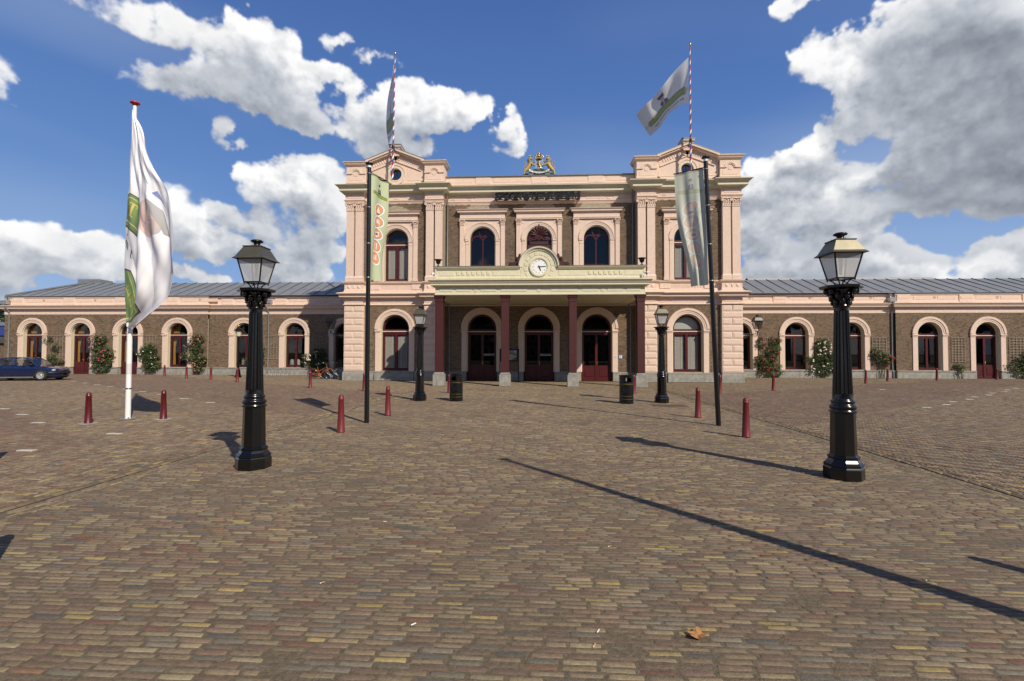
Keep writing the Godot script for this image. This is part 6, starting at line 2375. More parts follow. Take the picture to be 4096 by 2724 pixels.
func big_flag_image() -> Image:
	var im := Image.create(512, 1024, false, Image.FORMAT_RGB8)
	im.fill(Color(0.925, 0.92, 0.94))
	# lower and upper end of the badge, gathered into folds along the hoist
	paint_poly(im, PackedVector2Array([Vector2(-10, 325), Vector2(60, 330), Vector2(180, 372), Vector2(180, 560), Vector2(-10, 512)]), Color(0.15, 0.19, 0.13))
	paint_poly(im, PackedVector2Array([Vector2(-10, 332), Vector2(60, 336), Vector2(180, 380), Vector2(180, 550), Vector2(-10, 503)]), Color(0.34, 0.47, 0.20))
	paint_line(im, [Vector2(-10, 352), Vector2(70, 360), Vector2(180, 402)], 6, Color(0.80, 0.76, 0.50))
	paint_line(im, [Vector2(-10, 480), Vector2(180, 528)], 6, Color(0.80, 0.76, 0.50))
	paint_text(im, "T", Vector2(84, 435), 105.0, 0.35, Color(0.78, 0.66, 0.24))
	paint_poly(im, PackedVector2Array([Vector2(-10, 690), Vector2(70, 700), Vector2(150, 800), Vector2(300, 915), Vector2(255, 955), Vector2(120, 985), Vector2(-10, 985)]), Color(0.15, 0.19, 0.13))
	paint_poly(im, PackedVector2Array([Vector2(-10, 698), Vector2(66, 706), Vector2(140, 806), Vector2(284, 914), Vector2(245, 945), Vector2(116, 975), Vector2(-10, 974)]), Color(0.36, 0.52, 0.20))
	paint_line(im, [Vector2(40, 705), Vector2(120, 815), Vector2(258, 914), Vector2(232, 932), Vector2(112, 958), Vector2(-10, 956)], 6, Color(0.80, 0.76, 0.50))
	paint_text(im, "M", Vector2(170, 905), 85.0, -0.45, Color(0.78, 0.66, 0.24))
	paint_text(im, "U", Vector2(90, 860), 80.0, -0.55, Color(0.78, 0.66, 0.24))
	paint_text(im, "E", Vector2(40, 800), 74.0, -0.6, Color(0.78, 0.66, 0.24))
	for e: Array in [["i", 40, 540], ["e", 150, 575], ["t", 70, 630], ["m", 20, 590]]:
		paint_text(im, e[0], Vector2(e[1], e[2]), 56.0, 0.5, Color(0.10, 0.10, 0.12), false)
	# a smiling face under a striped cap, lying sideways in the hanging cloth
	paint_poly(im, ellipse(Vector2(268, 462), Vector2(92, 78), 0.2), Color(0.84, 0.70, 0.66))
	paint_poly(im, PackedVector2Array([Vector2(268, 392), Vector2(318, 378), Vector2(398, 420), Vector2(440, 520), Vector2(398, 515), Vector2(330, 450)]), Color(0.55, 0.55, 0.55))
	paint_poly(im, PackedVector2Array([Vector2(290, 382), Vector2(344, 350), Vector2(404, 376), Vector2(440, 470), Vector2(405, 432), Vector2(340, 398)]), Color(0.82, 0.82, 0.86))
	paint_poly(im, PackedVector2Array([Vector2(344, 350), Vector2(404, 338), Vector2(432, 420), Vector2(404, 384)]), Color(0.40, 0.45, 0.70))
	paint_poly(im, ellipse(Vector2(330, 500), Vector2(60, 26), -0.2), Color(0.60, 0.55, 0.52, 0.7))
	paint_line(im, [Vector2(214, 455), Vector2(224, 480), Vector2(246, 494)], 5, Color(0.70, 0.48, 0.48))
	for e: Array in [[275, 432], [300, 480]]:
		paint_poly(im, ellipse(Vector2(e[0], e[1]), Vector2(20, 17)), Color(0.62, 0.52, 0.50))
		paint_poly(im, ellipse(Vector2(e[0], e[1]), Vector2(16, 13)), Color(0.82, 0.70, 0.67))
		paint_poly(im, ellipse(Vector2(e[0], e[1]), Vector2(6, 5)), Color(0.30, 0.27, 0.30))
	return washed(im, Color(0.925, 0.92, 0.94), 0.22)


func washed(im: Image, c: Color, k: float) -> Image:   # the print as it shows through the back of the cloth
	for y in im.get_height():
		for x in im.get_width():
			im.set_pixel(x, y, im.get_pixel(x, y).lerp(c, k))
	return im


func banner_image() -> Image:
	var im := Image.create(256, 1024, false, Image.FORMAT_RGB8)
	im.fill(Color(0.70, 0.74, 0.60))
	im.fill_rect(Rect2i(0, 0, 256, 22), Color(0.42, 0.46, 0.28))
	conductor(im, Vector2(140, 95), 45.0)
	badge(im, Vector2(134, 185), 215, 38, 0.12, "SPOORWEGMUSEUM", 22.0)
	for k in 5:
		var c := Vector2(128, 330 + k * 118)
		paint_poly(im, ellipse(c, Vector2(80, 66), 0.3 * (k - 2), 0.07), Color(0.88, 0.88, 0.86))
		paint_poly(im, ellipse(c, Vector2(65, 53), 0.3 * (k - 2), 0.07), Color(0.50, 0.40, 0.42))
		paint_poly(im, ellipse(c, Vector2(60, 48), 0.3 * (k - 2), 0.07), Color(0.86, 0.58, 0.38))
	var w := Color(0.90, 0.88, 0.86)
	var c0 := Vector2(128, 330)
	paint_poly(im, PackedVector2Array([c0 + Vector2(-34, 26), c0 + Vector2(8, -38), c0 + Vector2(30, 30)]), w)
	paint_poly(im, PackedVector2Array([c0 + Vector2(-34, 28), c0 + Vector2(30, 32), c0 + Vector2(10, 46)]), Color(0.32, 0.22, 0.30))
	var c1 := Vector2(128, 448)
	paint_poly(im, ellipse(c1 + Vector2(0, -8), Vector2(16, 20)), w)
	for k in 8:
		var sx := -1.0 if k < 4 else 1.0
		var j := k % 4
		paint_line(im, [c1 + Vector2(sx * 6, j * 6 - 8), c1 + Vector2(sx * (26 + j * 2), j * 10 - 20), c1 + Vector2(sx * (22 + j * 3), j * 14 - 6)], 4, w)
	var c2 := Vector2(128, 566)
	paint_poly(im, PackedVector2Array([c2 + Vector2(-36, -30), c2 + Vector2(-20, -18), c2 + Vector2(20, -18), c2 + Vector2(36, -30), c2 + Vector2(34, 20), c2 + Vector2(0, 34), c2 + Vector2(-34, 20)]), w)
	paint_poly(im, PackedVector2Array([c2 + Vector2(-24, -8), c2 + Vector2(24, -8), c2 + Vector2(18, 18), c2 + Vector2(0, 6), c2 + Vector2(-18, 18)]), Color(0.34, 0.22, 0.30))
	var c3 := Vector2(128, 684)
	paint_line(im, [c3 + Vector2(-18, -10), c3 + Vector2(-18, 36)], 9, w)
	for k in 3:
		paint_line(im, [c3 + Vector2(-28 + k * 10, -36), c3 + Vector2(-28 + k * 10, -12)], 5, w)
	paint_line(im, [c3 + Vector2(-28, -10), c3 + Vector2(-8, -10)], 8, w)
	paint_poly(im, PackedVector2Array([c3 + Vector2(12, 36), c3 + Vector2(10, -20), c3 + Vector2(18, -38), c3 + Vector2(26, -20), c3 + Vector2(22, 36)]), w)
	paint_text(im, "AI", Vector2(128, 802), 62.0, 0.0, w, false)
	return im


func notice_image() -> Image:
	var im := Image.create(192, 128, false, Image.FORMAT_RGB8)
	im.fill(Color(0.55, 0.58, 0.56))
	im.fill_rect(Rect2i(0, 0, 192, 26), Color(0.40, 0.50, 0.66))
	paint_poly(im, PackedVector2Array([Vector2(0, 40), Vector2(90, 20), Vector2(192, 50), Vector2(192, 70), Vector2(80, 45), Vector2(0, 66)]), Color(0.36, 0.42, 0.30))
	paint_poly(im, PackedVector2Array([Vector2(10, 70), Vector2(110, 52), Vector2(150, 84), Vector2(50, 112)]), Color(0.66, 0.60, 0.52))
	paint_poly(im, PackedVector2Array([Vector2(40, 76), Vector2(90, 66), Vector2(110, 82), Vector2(58, 94)]), Color(0.34, 0.36, 0.40))
	paint_poly(im, PackedVector2Array([Vector2(0, 90), Vector2(60, 128), Vector2(0, 128)]), Color(0.78, 0.76, 0.74))
	paint_poly(im, PackedVector2Array([Vector2(120, 128), Vector2(192, 80), Vector2(192, 128)]), Color(0.30, 0.34, 0.30))
	im.fill_rect(Rect2i(158, 6, 26, 18), Color(0.75, 0.25, 0.2))
	paint_text(im, "32", Vector2(171, 15), 20.0, 0.0, Color(0.95, 0.95, 0.95), false)
	return im


func along(pts: Array, t: float) -> Vector2:   # a point on a smooth line through PTS
	var f := clampf(t, 0.0, 1.0) * (pts.size() - 1)
	var i := mini(int(f), pts.size() - 2)
	var p := func(k: int) -> Vector2:
		var e: Array = pts[clampi(k, 0, pts.size() - 1)]
		return Vector2(e[0], e[1])
	return p.call(i).cubic_interpolate(p.call(i + 1), p.call(i - 1), p.call(i + 2), f - i)


func striped_pole(label: String, base: Vector3, top: Vector3) -> void:
	var t := thing("roof_flagpole", label, "flagpole", base, 0.0, "striped flagpoles")
	var im := Image.create(96, 96, false, Image.FORMAT_RGB8)
	for y in 96:
		for x in 96:
			var k := posmod(x + y, 96) / 32
			im.set_pixel(x, y, [Color(0.66, 0.12, 0.09), Color(0.90, 0.89, 0.88), Color(0.12, 0.22, 0.55)][k])
	var m := picture_mat(im, 0.45)
	m.texture_repeat = true
	var d := top - base
	var turns := 13.0
	m.uv1_scale = Vector3(1, turns, 1)
	put_mesh("pole", grid_mesh(func(u: float, v: float) -> Vector3:
		var r := lerpf(0.028, 0.062, v)
		return d * (1.0 - v) + Vector3(cos(-u * TAU) * r, 0, sin(-u * TAU) * r), 12, 60, m), t)
	var b := MB.new()
	b.ball(d + Vector3(0, 0.08, 0), Vector3(0.08, 0.09, 0.08), 10, 8)
	put("ball", b, M.gold, t)
	b = MB.new()
	b.lathe([[0.09, -0.1], [0.09, 0.1]], 10, d * ((14.35 - base.y) / d.y))
	b.box(-0.04, 0.10, 14.20 - base.y, 14.28 - base.y, -0.35, 0.0)
	put("clamp", b, M.black_satin, t)


func flags() -> void:
	# --- the tall white pole at the left with its slack flag
	var t := thing("white_flagpole", "tall white flagpole with a red cap at the left", "flagpole", Vector3(-10.44, 0, -12.05))
	var m := MB.new()
	m.lathe([[0.062, 0.03], [0.058, 3.0], [0.042, 8.06]], 16)
	put("pole", m, M.white_paint, t)
	m = MB.new()
	m.lathe([[0.0, 8.06], [0.045, 8.07], [0.06, 8.10], [0.11, 8.12], [0.115, 8.14], [0.09, 8.165], [0.0, 8.18]], 18, Vector3.ZERO, true)
	put("cap", m, mat("cap_red", lin(0.42, 0.03, 0.02), 0.35), t)
	m = MB.new()
	m.cbox(-0.13, 0.13, 0, 0.03, -0.13, 0.13, 0.008)
	for k in 4:
		m.lathe([[0.0, 0.07], [0.016, 0.07], [0.016, 0.03]], 6, Vector3(0.1 * (1 if k % 2 else -1), 0, 0.1 * (1 if k < 2 else -1)))
	put("foot_plate", m, M.galvanised, t)
	m = MB.new()
	m.lathe([[0.0595, 1.10], [0.0605, 1.10], [0.0605, 1.42], [0.0595, 1.42]], 16)
	put("sticker", m, mat("sticker", lin(0.62, 0.62, 0.62), 0.5), t)
	m = MB.new()
	m.lathe([[0.065, 0.77], [0.072, 0.78], [0.065, 0.80]], 12)
	put("cleat", m, M.black_satin, t)
	var fl := thing("slack_flag", "large white flag with a green badge hanging slack from the white flagpole", "flag", Vector3(-10.44, 0, -12.05))
	var hoist := [[0.0, 7.95], [-0.02, 6.9], [-0.04, 5.9], [-0.08, 5.3], [-0.10, 4.5], [-0.09, 3.6], [-0.06, 2.9], [-0.02, 2.33]]
	var fly := [[0.02, 7.97], [0.27, 7.40], [0.42, 6.83], [0.64, 6.27], [0.88, 5.80], [1.03, 5.35], [1.18, 4.80], [1.31, 4.14], [1.30, 3.80], [1.24, 3.45], [1.14, 3.05], [0.92, 2.78], [0.58, 2.55], [0.16, 2.31]]
	var P := func(u: float, v: float) -> Vector3:
		var a := along(hoist, v)
		var b := along(fly, v) * Vector2(1.66, 0.98) + Vector2(0, 0.03)
		var q := a.lerp(b, u)
		var w := absf(b.x - a.x) * 0.66
		var z := (sin(u * 11.0 + v * 3.0) * 0.055 + sin(u * 23.0 - v * 5.0 + 1.0) * 0.022 + absf(sin(u * 8.0 - v * 7.0)) * 0.045 + sin(u * 47.0 + v * 30.0) * 0.006) * w * smoothstep(0.0, 0.3, u + 0.08)
		z += 0.06 * absf(sin(v * 7.0 + u * 4.0)) * w * u + 0.035 * sin(v * 17.0 - u * 9.0) * u * w + 0.008 * sin(v * 41.0 - u * 23.0)
		z += 0.10 * w * exp(-pow((u - 0.36) * 9.0, 2.0)) * smoothstep(0.15, 0.5, v) - 0.1 * u * w
		return Vector3(q.x + 0.02 * sin(v * 21.0) * u, q.y + 0.03 * sin(u * 14.0) * v, 0.075 + z + 0.83 * u * w)
	put_mesh("cloth", grid_mesh(P, 60, 90, picture_mat(big_flag_image(), 0.95, 0.35)), fl)
	# --- flags on the roof
	striped_pole("red, white and blue striped flagpole on the left gable", Vector3(-9.03, 12.34, -29.62), Vector3(-8.95, 20.15, -29.7))
	striped_pole("red, white and blue striped flagpole on the right gable", Vector3(8.93, 12.34, -29.62), Vector3(8.96, 20.15, -29.7))
	var print_mat := picture_mat(washed(flag_image(), Color(0.88, 0.88, 0.90), 0.36), 0.7, 0.9)
	var fr := thing("roof_flag", "white printed flag blowing left from the right gable's flagpole", "flag", Vector3(8.92, 0, -29.7), 0.0, "flags on the roof")
	var tp := [[-0.05, 19.45], [-0.79, 18.89], [-1.58, 18.01], [-2.19, 17.56], [-2.69, 17.19]]
	var bt := [[-0.05, 16.7], [-0.27, 16.86], [-0.58, 16.86], [-0.87, 16.74], [-1.29, 16.17], [-1.77, 15.84]]
	put_mesh("cloth", grid_mesh(func(u: float, v: float) -> Vector3:
		var a := along(tp, u)
		var b := along(bt, u)
		var q := a.lerp(b, v)
		var fold := 0.22 * sin(u * 9.0 + v * 2.0) * u + 0.10 * sin(u * 19.0 - v * 4.0) * (1.0 - u * 0.4) + 0.05 * sin(v * 8.0 + u * 3.0)
		return Vector3(q.x, q.y, fold * 0.5 - 2.45 * u), 60, 30, print_mat), fr)
	var fl2 := thing("roof_flag", "dark slack flag seen edge-on at the left gable's flagpole", "flag", Vector3(-8.99, 0, -29.7), 0.0, "flags on the roof")
	var h2 := [[0.0, 19.6], [-0.02, 18.5], [-0.03, 17.5], [-0.03, 16.5], [-0.03, 15.6], [-0.05, 15.3]]
	var lf := [[-0.03, 19.55], [-0.2, 18.6], [-0.36, 17.7], [-0.45, 16.4], [-0.42, 15.5], [-0.33, 14.78]]
	put_mesh("cloth", grid_mesh(func(u: float, v: float) -> Vector3:
		# the cloth hangs away from the viewer, its unlit side in view
		var a := along(h2, v)
		var b := along(lf, v)
		var q := maxf(0.0, a.x - b.x) / 0.30 * u
		return Vector3(a.x - 0.56 * q + 0.05 * sin(u * 9.0 + v * 5.0) * u, lerpf(a.y, b.y, u), -0.83 * q + 0.06 * sin(u * 12.0 + v * 3.0) * u), 50, 40, print_mat), fl2)
	# --- black banner poles
	var front := picture_mat(banner_image(), 0.7, 0.5)
	var rear := picture_mat(washed(banner_image(), Color(0.84, 0.84, 0.81), 0.66), 0.7, 0.9)
	for s: float in [-1.0, 1.0]:
		var base := Vector3(-4.22, 0, -11.92) if s < 0 else Vector3(4.25, 0, -12.08)
		var top := Vector3(-4.225, 6.30, -11.94) if s < 0 else Vector3(4.0, 6.36, -12.1)
		banner_pole(base, top, "slim black banner pole %s" % ("left of the portico" if s < 0 else "leaning left, right of the portico"))
		var arm := Vector3(0.24, -0.02, -0.62) if s < 0 else Vector3(-0.60, -0.02, -0.34)
		var bn := thing("banner", ("green banner with five orange roundels on the left banner pole" if s < 0 else "pale back side of a roundel banner on the leaning banner pole"), "banner", base, 0.0, "printed banners")
		var dir := (top - base).normalized()
		var len := 2.72 if s < 0 else 2.85
		var y1 := 6.20 if s < 0 else 6.22
		put_mesh("cloth", grid_mesh(func(u: float, v: float) -> Vector3:
			var y := y1 - len * v
			var p := dir * (y / dir.y)
			var q := u if s < 0 else 1.0 - u
			var swing := v * v
			var a := arm.rotated(Vector3.UP, (0.30 if s < 0 else -0.25) * swing)
			var side := a.cross(Vector3.UP).normalized()
			var fold := (0.035 * sin(q * 7.0 + v * 2.0) + 0.10 * q * swing * sin(v * 7.0)) if s < 0 else (0.032 * sin(q * 10.0 + v * 5.0) + 0.012 * sin(q * 21.0)) * (0.25 + v)
			var sag := 0.10 * q * v if s < 0 else -0.02 * q
			var narrow := 1.0 if s < 0 else 1.0 - 0.30 * smoothstep(0.3, 1.0, v)
			return p + a * q * narrow + a.normalized() * 0.06 + side * fold + Vector3(0, sag + (0.05 * sin(q * 3.0) * v if s < 0 else 0.04 * q * v), 0), 28, 70, front if s < 0 else rear), bn)
		var r := MB.new()
		var o := dir * (y1 / dir.y)
		r.tube([o, o + arm * 1.12], 0.012, 6)
		put("top_rod", r, M.black_satin, bn)
		r = MB.new()
		for k: float in [0.02, 0.33, 0.66, 0.97]:
			var y := y1 - len * k
			r.lathe([[0.056, -0.01], [0.06, 0.0], [0.056, 0.01]], 12, dir * (y / dir.y))
		put("strap", r, M.galvanised, bn)
	banner_pole(Vector3(4.3, 0, -2.05), Vector3(4.3, 6.3, -2.05), "stout black banner pole beyond the right edge, known by its shadow", 1.6)


func banner_pole(base: Vector3, top: Vector3, label: String, k := 1.0) -> void:
	var t := thing("banner_pole", label, "pole", base, 0.0, "banner poles")
	var d := top - base
	var m := MB.new()
	m.tube([Vector3.ZERO, d * 0.5, d], [0.058 * k, 0.054 * k, 0.050], 14)
	put("shaft", m, M.black_satin, t)
	m = MB.new()
	m.lathe([[0.05, 0.0], [0.05, 0.06]], 14, d)
	put("collar", m, M.white_paint, t)
	m = MB.new()
	m.lathe([[0.05, 0.06], [0.09, 0.075], [0.098, 0.095], [0.08, 0.115], [0.0, 0.125]], 16, d, true)
	put("cap", m, M.black_satin, t)


# ---------------------------------------------------------------- plants, bicycles, car, small things
func leaves(mb: MB, r: RandomNumberGenerator, at: Vector3, n: int, spread: Vector3, size: float, lie := 0.3) -> void:
	for i in n:
		var d := Vector3(r.randf_range(-1, 1), r.randf_range(-1, 1), r.randf_range(-1, 1))
		if d.length() > 1.0:
			d = d.normalized() * r.randf()
		var p := at + d * spread
		var u := Vector3(r.randf_range(-1, 1), r.randf_range(-0.6, 0.5), r.randf_range(-0.5, 1)).normalized()
		var nn := (Vector3(r.randf_range(-0.7, 0.7), r.randf_range(0.1, 1.0), r.randf_range(0.1, 1.0)) + Vector3(0, lie, 0)).normalized()
		var w := nn.cross(u).normalized()
		u = w.cross(nn)
		var s := size * r.randf_range(0.6, 1.25)
		# a folded leaf of two halves
		var a := p
		var c := p + u * s
		var m := p + u * s * 0.5 - nn * s * 0.08
		mb.tri(a, m + w * s * 0.32 + nn * s * 0.10, c, nn - w * 0.3, nn - w * 0.3, nn - w * 0.3)
		mb.tri(a, m - w * s * 0.32 + nn * s * 0.10, c, nn + w * 0.3, nn + w * 0.3, nn + w * 0.3)


func trellis(label: String, x: float, w: float, y0: float, y1: float, z: float, nx: int, ny: int) -> void:
	var t := thing("trellis", label, "trellis", Vector3(x, y0, z), 0.0, "wooden trellises on the wings")
	var up := MB.new()
	up.box(-0.012, 0.012, 0, y1 - y0, 0.022, 0.038)
	var um := up.mesh(M.wood_grey)
	var ac := MB.new()
	ac.box(-w * 0.5, w * 0.5, -0.012, 0.012, 0.038, 0.052)
	var am := ac.mesh(M.wood_grey)
	for i in nx:
		put_mesh("upright", um, t, Transform3D(Basis(), Vector3(-w * 0.5 + w * i / (nx - 1), 0, 0)))
	for j in ny:
		put_mesh("slat", am, t, Transform3D(Basis(), Vector3(0, 0.06 + (y1 - y0 - 0.12) * j / (ny - 1), 0)))


func rose(label: String, x: float, z: float, blobs: Array, n: int, flower: Array, seed: int, green := 0) -> void:
	# blobs: [dx, y, rx, ry] of leaf clumps against the wall; flower: [material, how many]
	var t := thing("climbing_rose", label, "rose bush", Vector3(x, 0, z), 0.0, "climbing roses on the wings")
	var r := RandomNumberGenerator.new()
	r.seed = seed
	var st := MB.new()
	for k in 5:
		var b: Array = blobs[k % blobs.size()]
		var fx := r.randf_range(-0.12, 0.12)
		st.tube([Vector3(fx, 0, 0.25), Vector3(fx * 2.0 + b[0] * 0.3, b[1] * 0.35, 0.22), Vector3(b[0] * 0.8, b[1] * 0.8, 0.16), Vector3(b[0], b[1] + b[3] * 0.6, 0.14)], [0.022, 0.016, 0.011, 0.006], 5)
	put("stem", st, M.stem, t)
	var total := 0.0
	for b: Array in blobs:
		total += b[2] * b[3]
	var lf := MB.new()
	var young := MB.new()
	for b: Array in blobs:
		var m := int(n * b[2] * b[3] / total)
		for k in maxi(4, m / 7):     # small sprays inside the clump leave gaps between them
			var u := r.randf() * TAU
			var q := sqrt(r.randf())
			var c := Vector3(b[0] + cos(u) * q * b[2], b[1] + sin(u) * q * b[3], 0.10 + r.randf() * 0.30 * (1.0 - q * 0.5))
			leaves(lf if r.randf() < 0.72 else young, r, c, 14, Vector3(0.15, 0.14, 0.10), 0.095)
	put("foliage", lf, M.leaf_dark, t)
	put("young_foliage", young, M.leaf_light, t)
	if flower.size():
		for k in int(flower[1]):
			var b: Array = blobs[r.randi() % blobs.size()]
			var u := r.randf() * TAU
			var q := sqrt(r.randf()) * 1.05
			var p := Vector3(b[0] + cos(u) * q * b[2], b[1] + sin(u) * q * b[3], 0.34 + r.randf() * 0.12)
			var f := MB.new()
			for j in r.randi_range(1, 3):
				var c := Vector3(r.randf_range(-0.07, 0.07), r.randf_range(-0.06, 0.06), r.randf_range(-0.03, 0.03)) if j > 0 else Vector3.ZERO
				for e in 7:
					var a := TAU * e / 7 + r.randf()
					var d := Vector3(cos(a), sin(a), 0.35)
					f.tri(c, c + d.rotated(Vector3.BACK, 0.4) * 0.052, c + d.rotated(Vector3.BACK, -0.4) * 0.052, Vector3(0, 0.2, 1), d, d)
				f.ball(c + Vector3(0, 0, 0.02), Vector3(0.026, 0.026, 0.022), 6, 4)
			put_mesh("flower", f.mesh(flower[0]), t, Transform3D(Basis(), p))


func plants() -> void:
	for e: Array in [["leaf_dark", 0.035, 0.060, 0.018], ["leaf_light", 0.095, 0.125, 0.025], ["tree_leaf", 0.030, 0.055, 0.016]]:
		var m := mat(e[0], lin(e[1], e[2], e[3]), 0.55)
		m.backlight = Color(0.35, 0.42, 0.15)
	mat("rose_pink", lin(0.52, 0.10, 0.14), 0.7)
	mat("rose_salmon", lin(0.50, 0.17, 0.13), 0.7)
	mat("rose_red", lin(0.36, 0.012, 0.016), 0.7)
	mat("rose_white", lin(0.72, 0.62, 0.56), 0.7)
	var zo := -36.73
	var zi := -36.91
	trellis("weathered trellis behind a sparse rose beside the car", -37.75, 0.95, 1.2, 3.05, zo, 5, 2)
	trellis("weathered trellis top above the pale rose on the left wing", -30.2, 0.95, 1.4, 3.05, zo, 5, 3)
	trellis("weathered trellis half hidden by the near left lamp post", -20.6, 0.95, 1.2, 3.05, zi, 5, 3)
	trellis("weathered trellis in the shade above the bicycles", -16.8, 0.95, 1.2, 3.05, zi, 5, 7)
	trellis("weathered trellis behind the red climbing rose of the right wing", 16.35, 0.85, 1.0, 2.95, zi, 4, 7)
	trellis("weathered trellis behind the white climbing rose of the right wing", 20.3, 0.95, 1.0, 2.95, zi, 5, 7)
	trellis("weathered trellis behind the thin rose right of the near right lamp post", 24.3, 0.95, 1.1, 2.95, zi, 5, 9)
	trellis("bare weathered trellis between an arched window and the dark red double door", 29.55, 0.88, 1.15, 2.95, zo, 5, 10)
	trellis("weathered trellis at the right edge of the picture", 33.45, 0.95, 1.15, 2.95, zo, 5, 10)
	rose("sparse climbing rose with one red bloom beside the car", -37.75, zo, [[-0.6, 2.75, 0.3, 0.2], [0.05, 2.2, 0.35, 0.25], [-0.15, 1.3, 0.5, 0.3], [0.35, 0.95, 0.4, 0.3], [-0.3, 0.8, 0.3, 0.2]], 520, [M.rose_red, 1], 11, 1)
	rose("large pink climbing rose right of the first arched door", -34.05, zo, [[-0.25, 2.75, 0.75, 0.42], [-0.05, 2.0, 0.75, 0.45], [0.15, 1.3, 1.0, 0.45], [0.1, 0.65, 0.85, 0.5], [0.7, 1.7, 0.35, 0.3]], 1900, [M.rose_pink, 30], 12)
	rose("pale climbing rose under a trellis right of the white flagpole", -30.2, zo, [[0.05, 2.05, 0.6, 0.4], [0.2, 1.4, 0.75, 0.5], [0.35, 0.7, 0.7, 0.5], [-0.5, 1.7, 0.35, 0.3]], 1600, [M.rose_white, 9], 13, 1)
	rose("tall salmon pink climbing rose beside a thin pipe on the left wing", -26.35, zo, [[0.1, 2.8, 0.55, 0.35], [-0.1, 2.1, 0.85, 0.4], [-0.2, 1.4, 1.0, 0.4], [0.4, 1.1, 0.6, 0.4], [0.2, 0.45, 0.4, 0.4]], 1700, [M.rose_salmon, 30], 14)
	rose("thin young rose climbing beside the downpipe of the left wing", -21.15, zi, [[0.1, 2.0, 0.2, 0.35], [-0.05, 1.3, 0.2, 0.4], [-1.3, 1.0, 0.25, 0.3]], 220, [], 15, 1)
	rose("white climbing rose behind the parked bicycles", -16.9, zi, [[0.1, 1.7, 0.65, 0.35], [0.1, 1.0, 0.8, 0.55], [-0.8, 1.2, 0.3, 0.5], [0.2, 0.5, 0.8, 0.4]], 1500, [M.rose_white, 18], 16)
	rose("red climbing rose on the right wing next to the bracket lantern", 16.55, zi, [[0.45, 2.75, 0.4, 0.3], [-0.5, 2.6, 0.25, 0.35], [0.35, 1.9, 0.5, 0.6], [0.0, 1.0, 0.9, 0.5], [0.1, 0.45, 0.85, 0.4], [-0.6, 1.3, 0.4, 0.4]], 2000, [M.rose_red, 26], 17)
	rose("white climbing rose left of the near right lamp post", 20.35, zi, [[0.0, 2.4, 0.6, 0.45], [0.1, 1.6, 0.75, 0.55], [-0.1, 0.8, 0.9, 0.6], [-0.9, 1.3, 0.35, 0.3]], 2200, [M.rose_white, 34], 18)
	rose("thin red climbing rose beside the downpipe of the right wing", 24.35, zi, [[-0.3, 1.9, 0.35, 0.35], [0.1, 1.5, 0.65, 0.35], [0.35, 1.3, 0.4, 0.3]], 620, [M.rose_red, 9], 19)
	rose("small bare rose under the bare trellis", 29.5, zo, [[0.0, 0.75, 0.3, 0.35], [0.05, 1.05, 0.15, 0.15]], 130, [], 20)
	rose("broad leafy rose at the right edge of the picture", 33.7, zo, [[0.1, 1.6, 0.5, 0.4], [-0.2, 0.9, 0.9, 0.3], [0.5, 1.0, 0.7, 0.5], [0.1, 0.4, 0.6, 0.3]], 1000, [], 21, 1)


func tree(label: String, at: Vector3, h: float, spread: float, seed: int, group: String) -> void:
	var t := thing("broad_tree", label, "tree", at, 0.0, group)
	var r := RandomNumberGenerator.new()
	r.seed = seed
	var tr := MB.new()
	tr.tube([Vector3.ZERO, Vector3(0.1, h * 0.25, 0), Vector3(0, h * 0.5, 0.1), Vector3(0.2, h * 0.85, 0)], [h * 0.035, h * 0.027, h * 0.019, h * 0.005], 8)
	var cr := MB.new()
	for k in 26:
		var u := r.randf() * TAU
		var v := r.randf_range(-0.5, 1.0)
		var q := sqrt(1.0 - minf(0.95, v * v)) * spread * r.randf_range(0.45, 1.0)
		var c := Vector3(cos(u) * q, h * 0.62 + v * h * 0.34, sin(u) * q)
		tr.tube([Vector3(0, h * r.randf_range(0.25, 0.6), 0), c * Vector3(0.5, 1, 0.5) - Vector3(0, h * 0.06, 0), c], [h * 0.010, h * 0.006, h * 0.002], 5)
		for j in 9:
			leaves(cr, r, c + Vector3(r.randf_range(-1, 1), r.randf_range(-0.7, 0.7), r.randf_range(-1, 1)) * spread * 0.22, 16, Vector3.ONE * spread * 0.13, h * 0.045)
	put("trunk", tr, M.stem, t)
	put("crown", cr, M.tree_leaf, t)


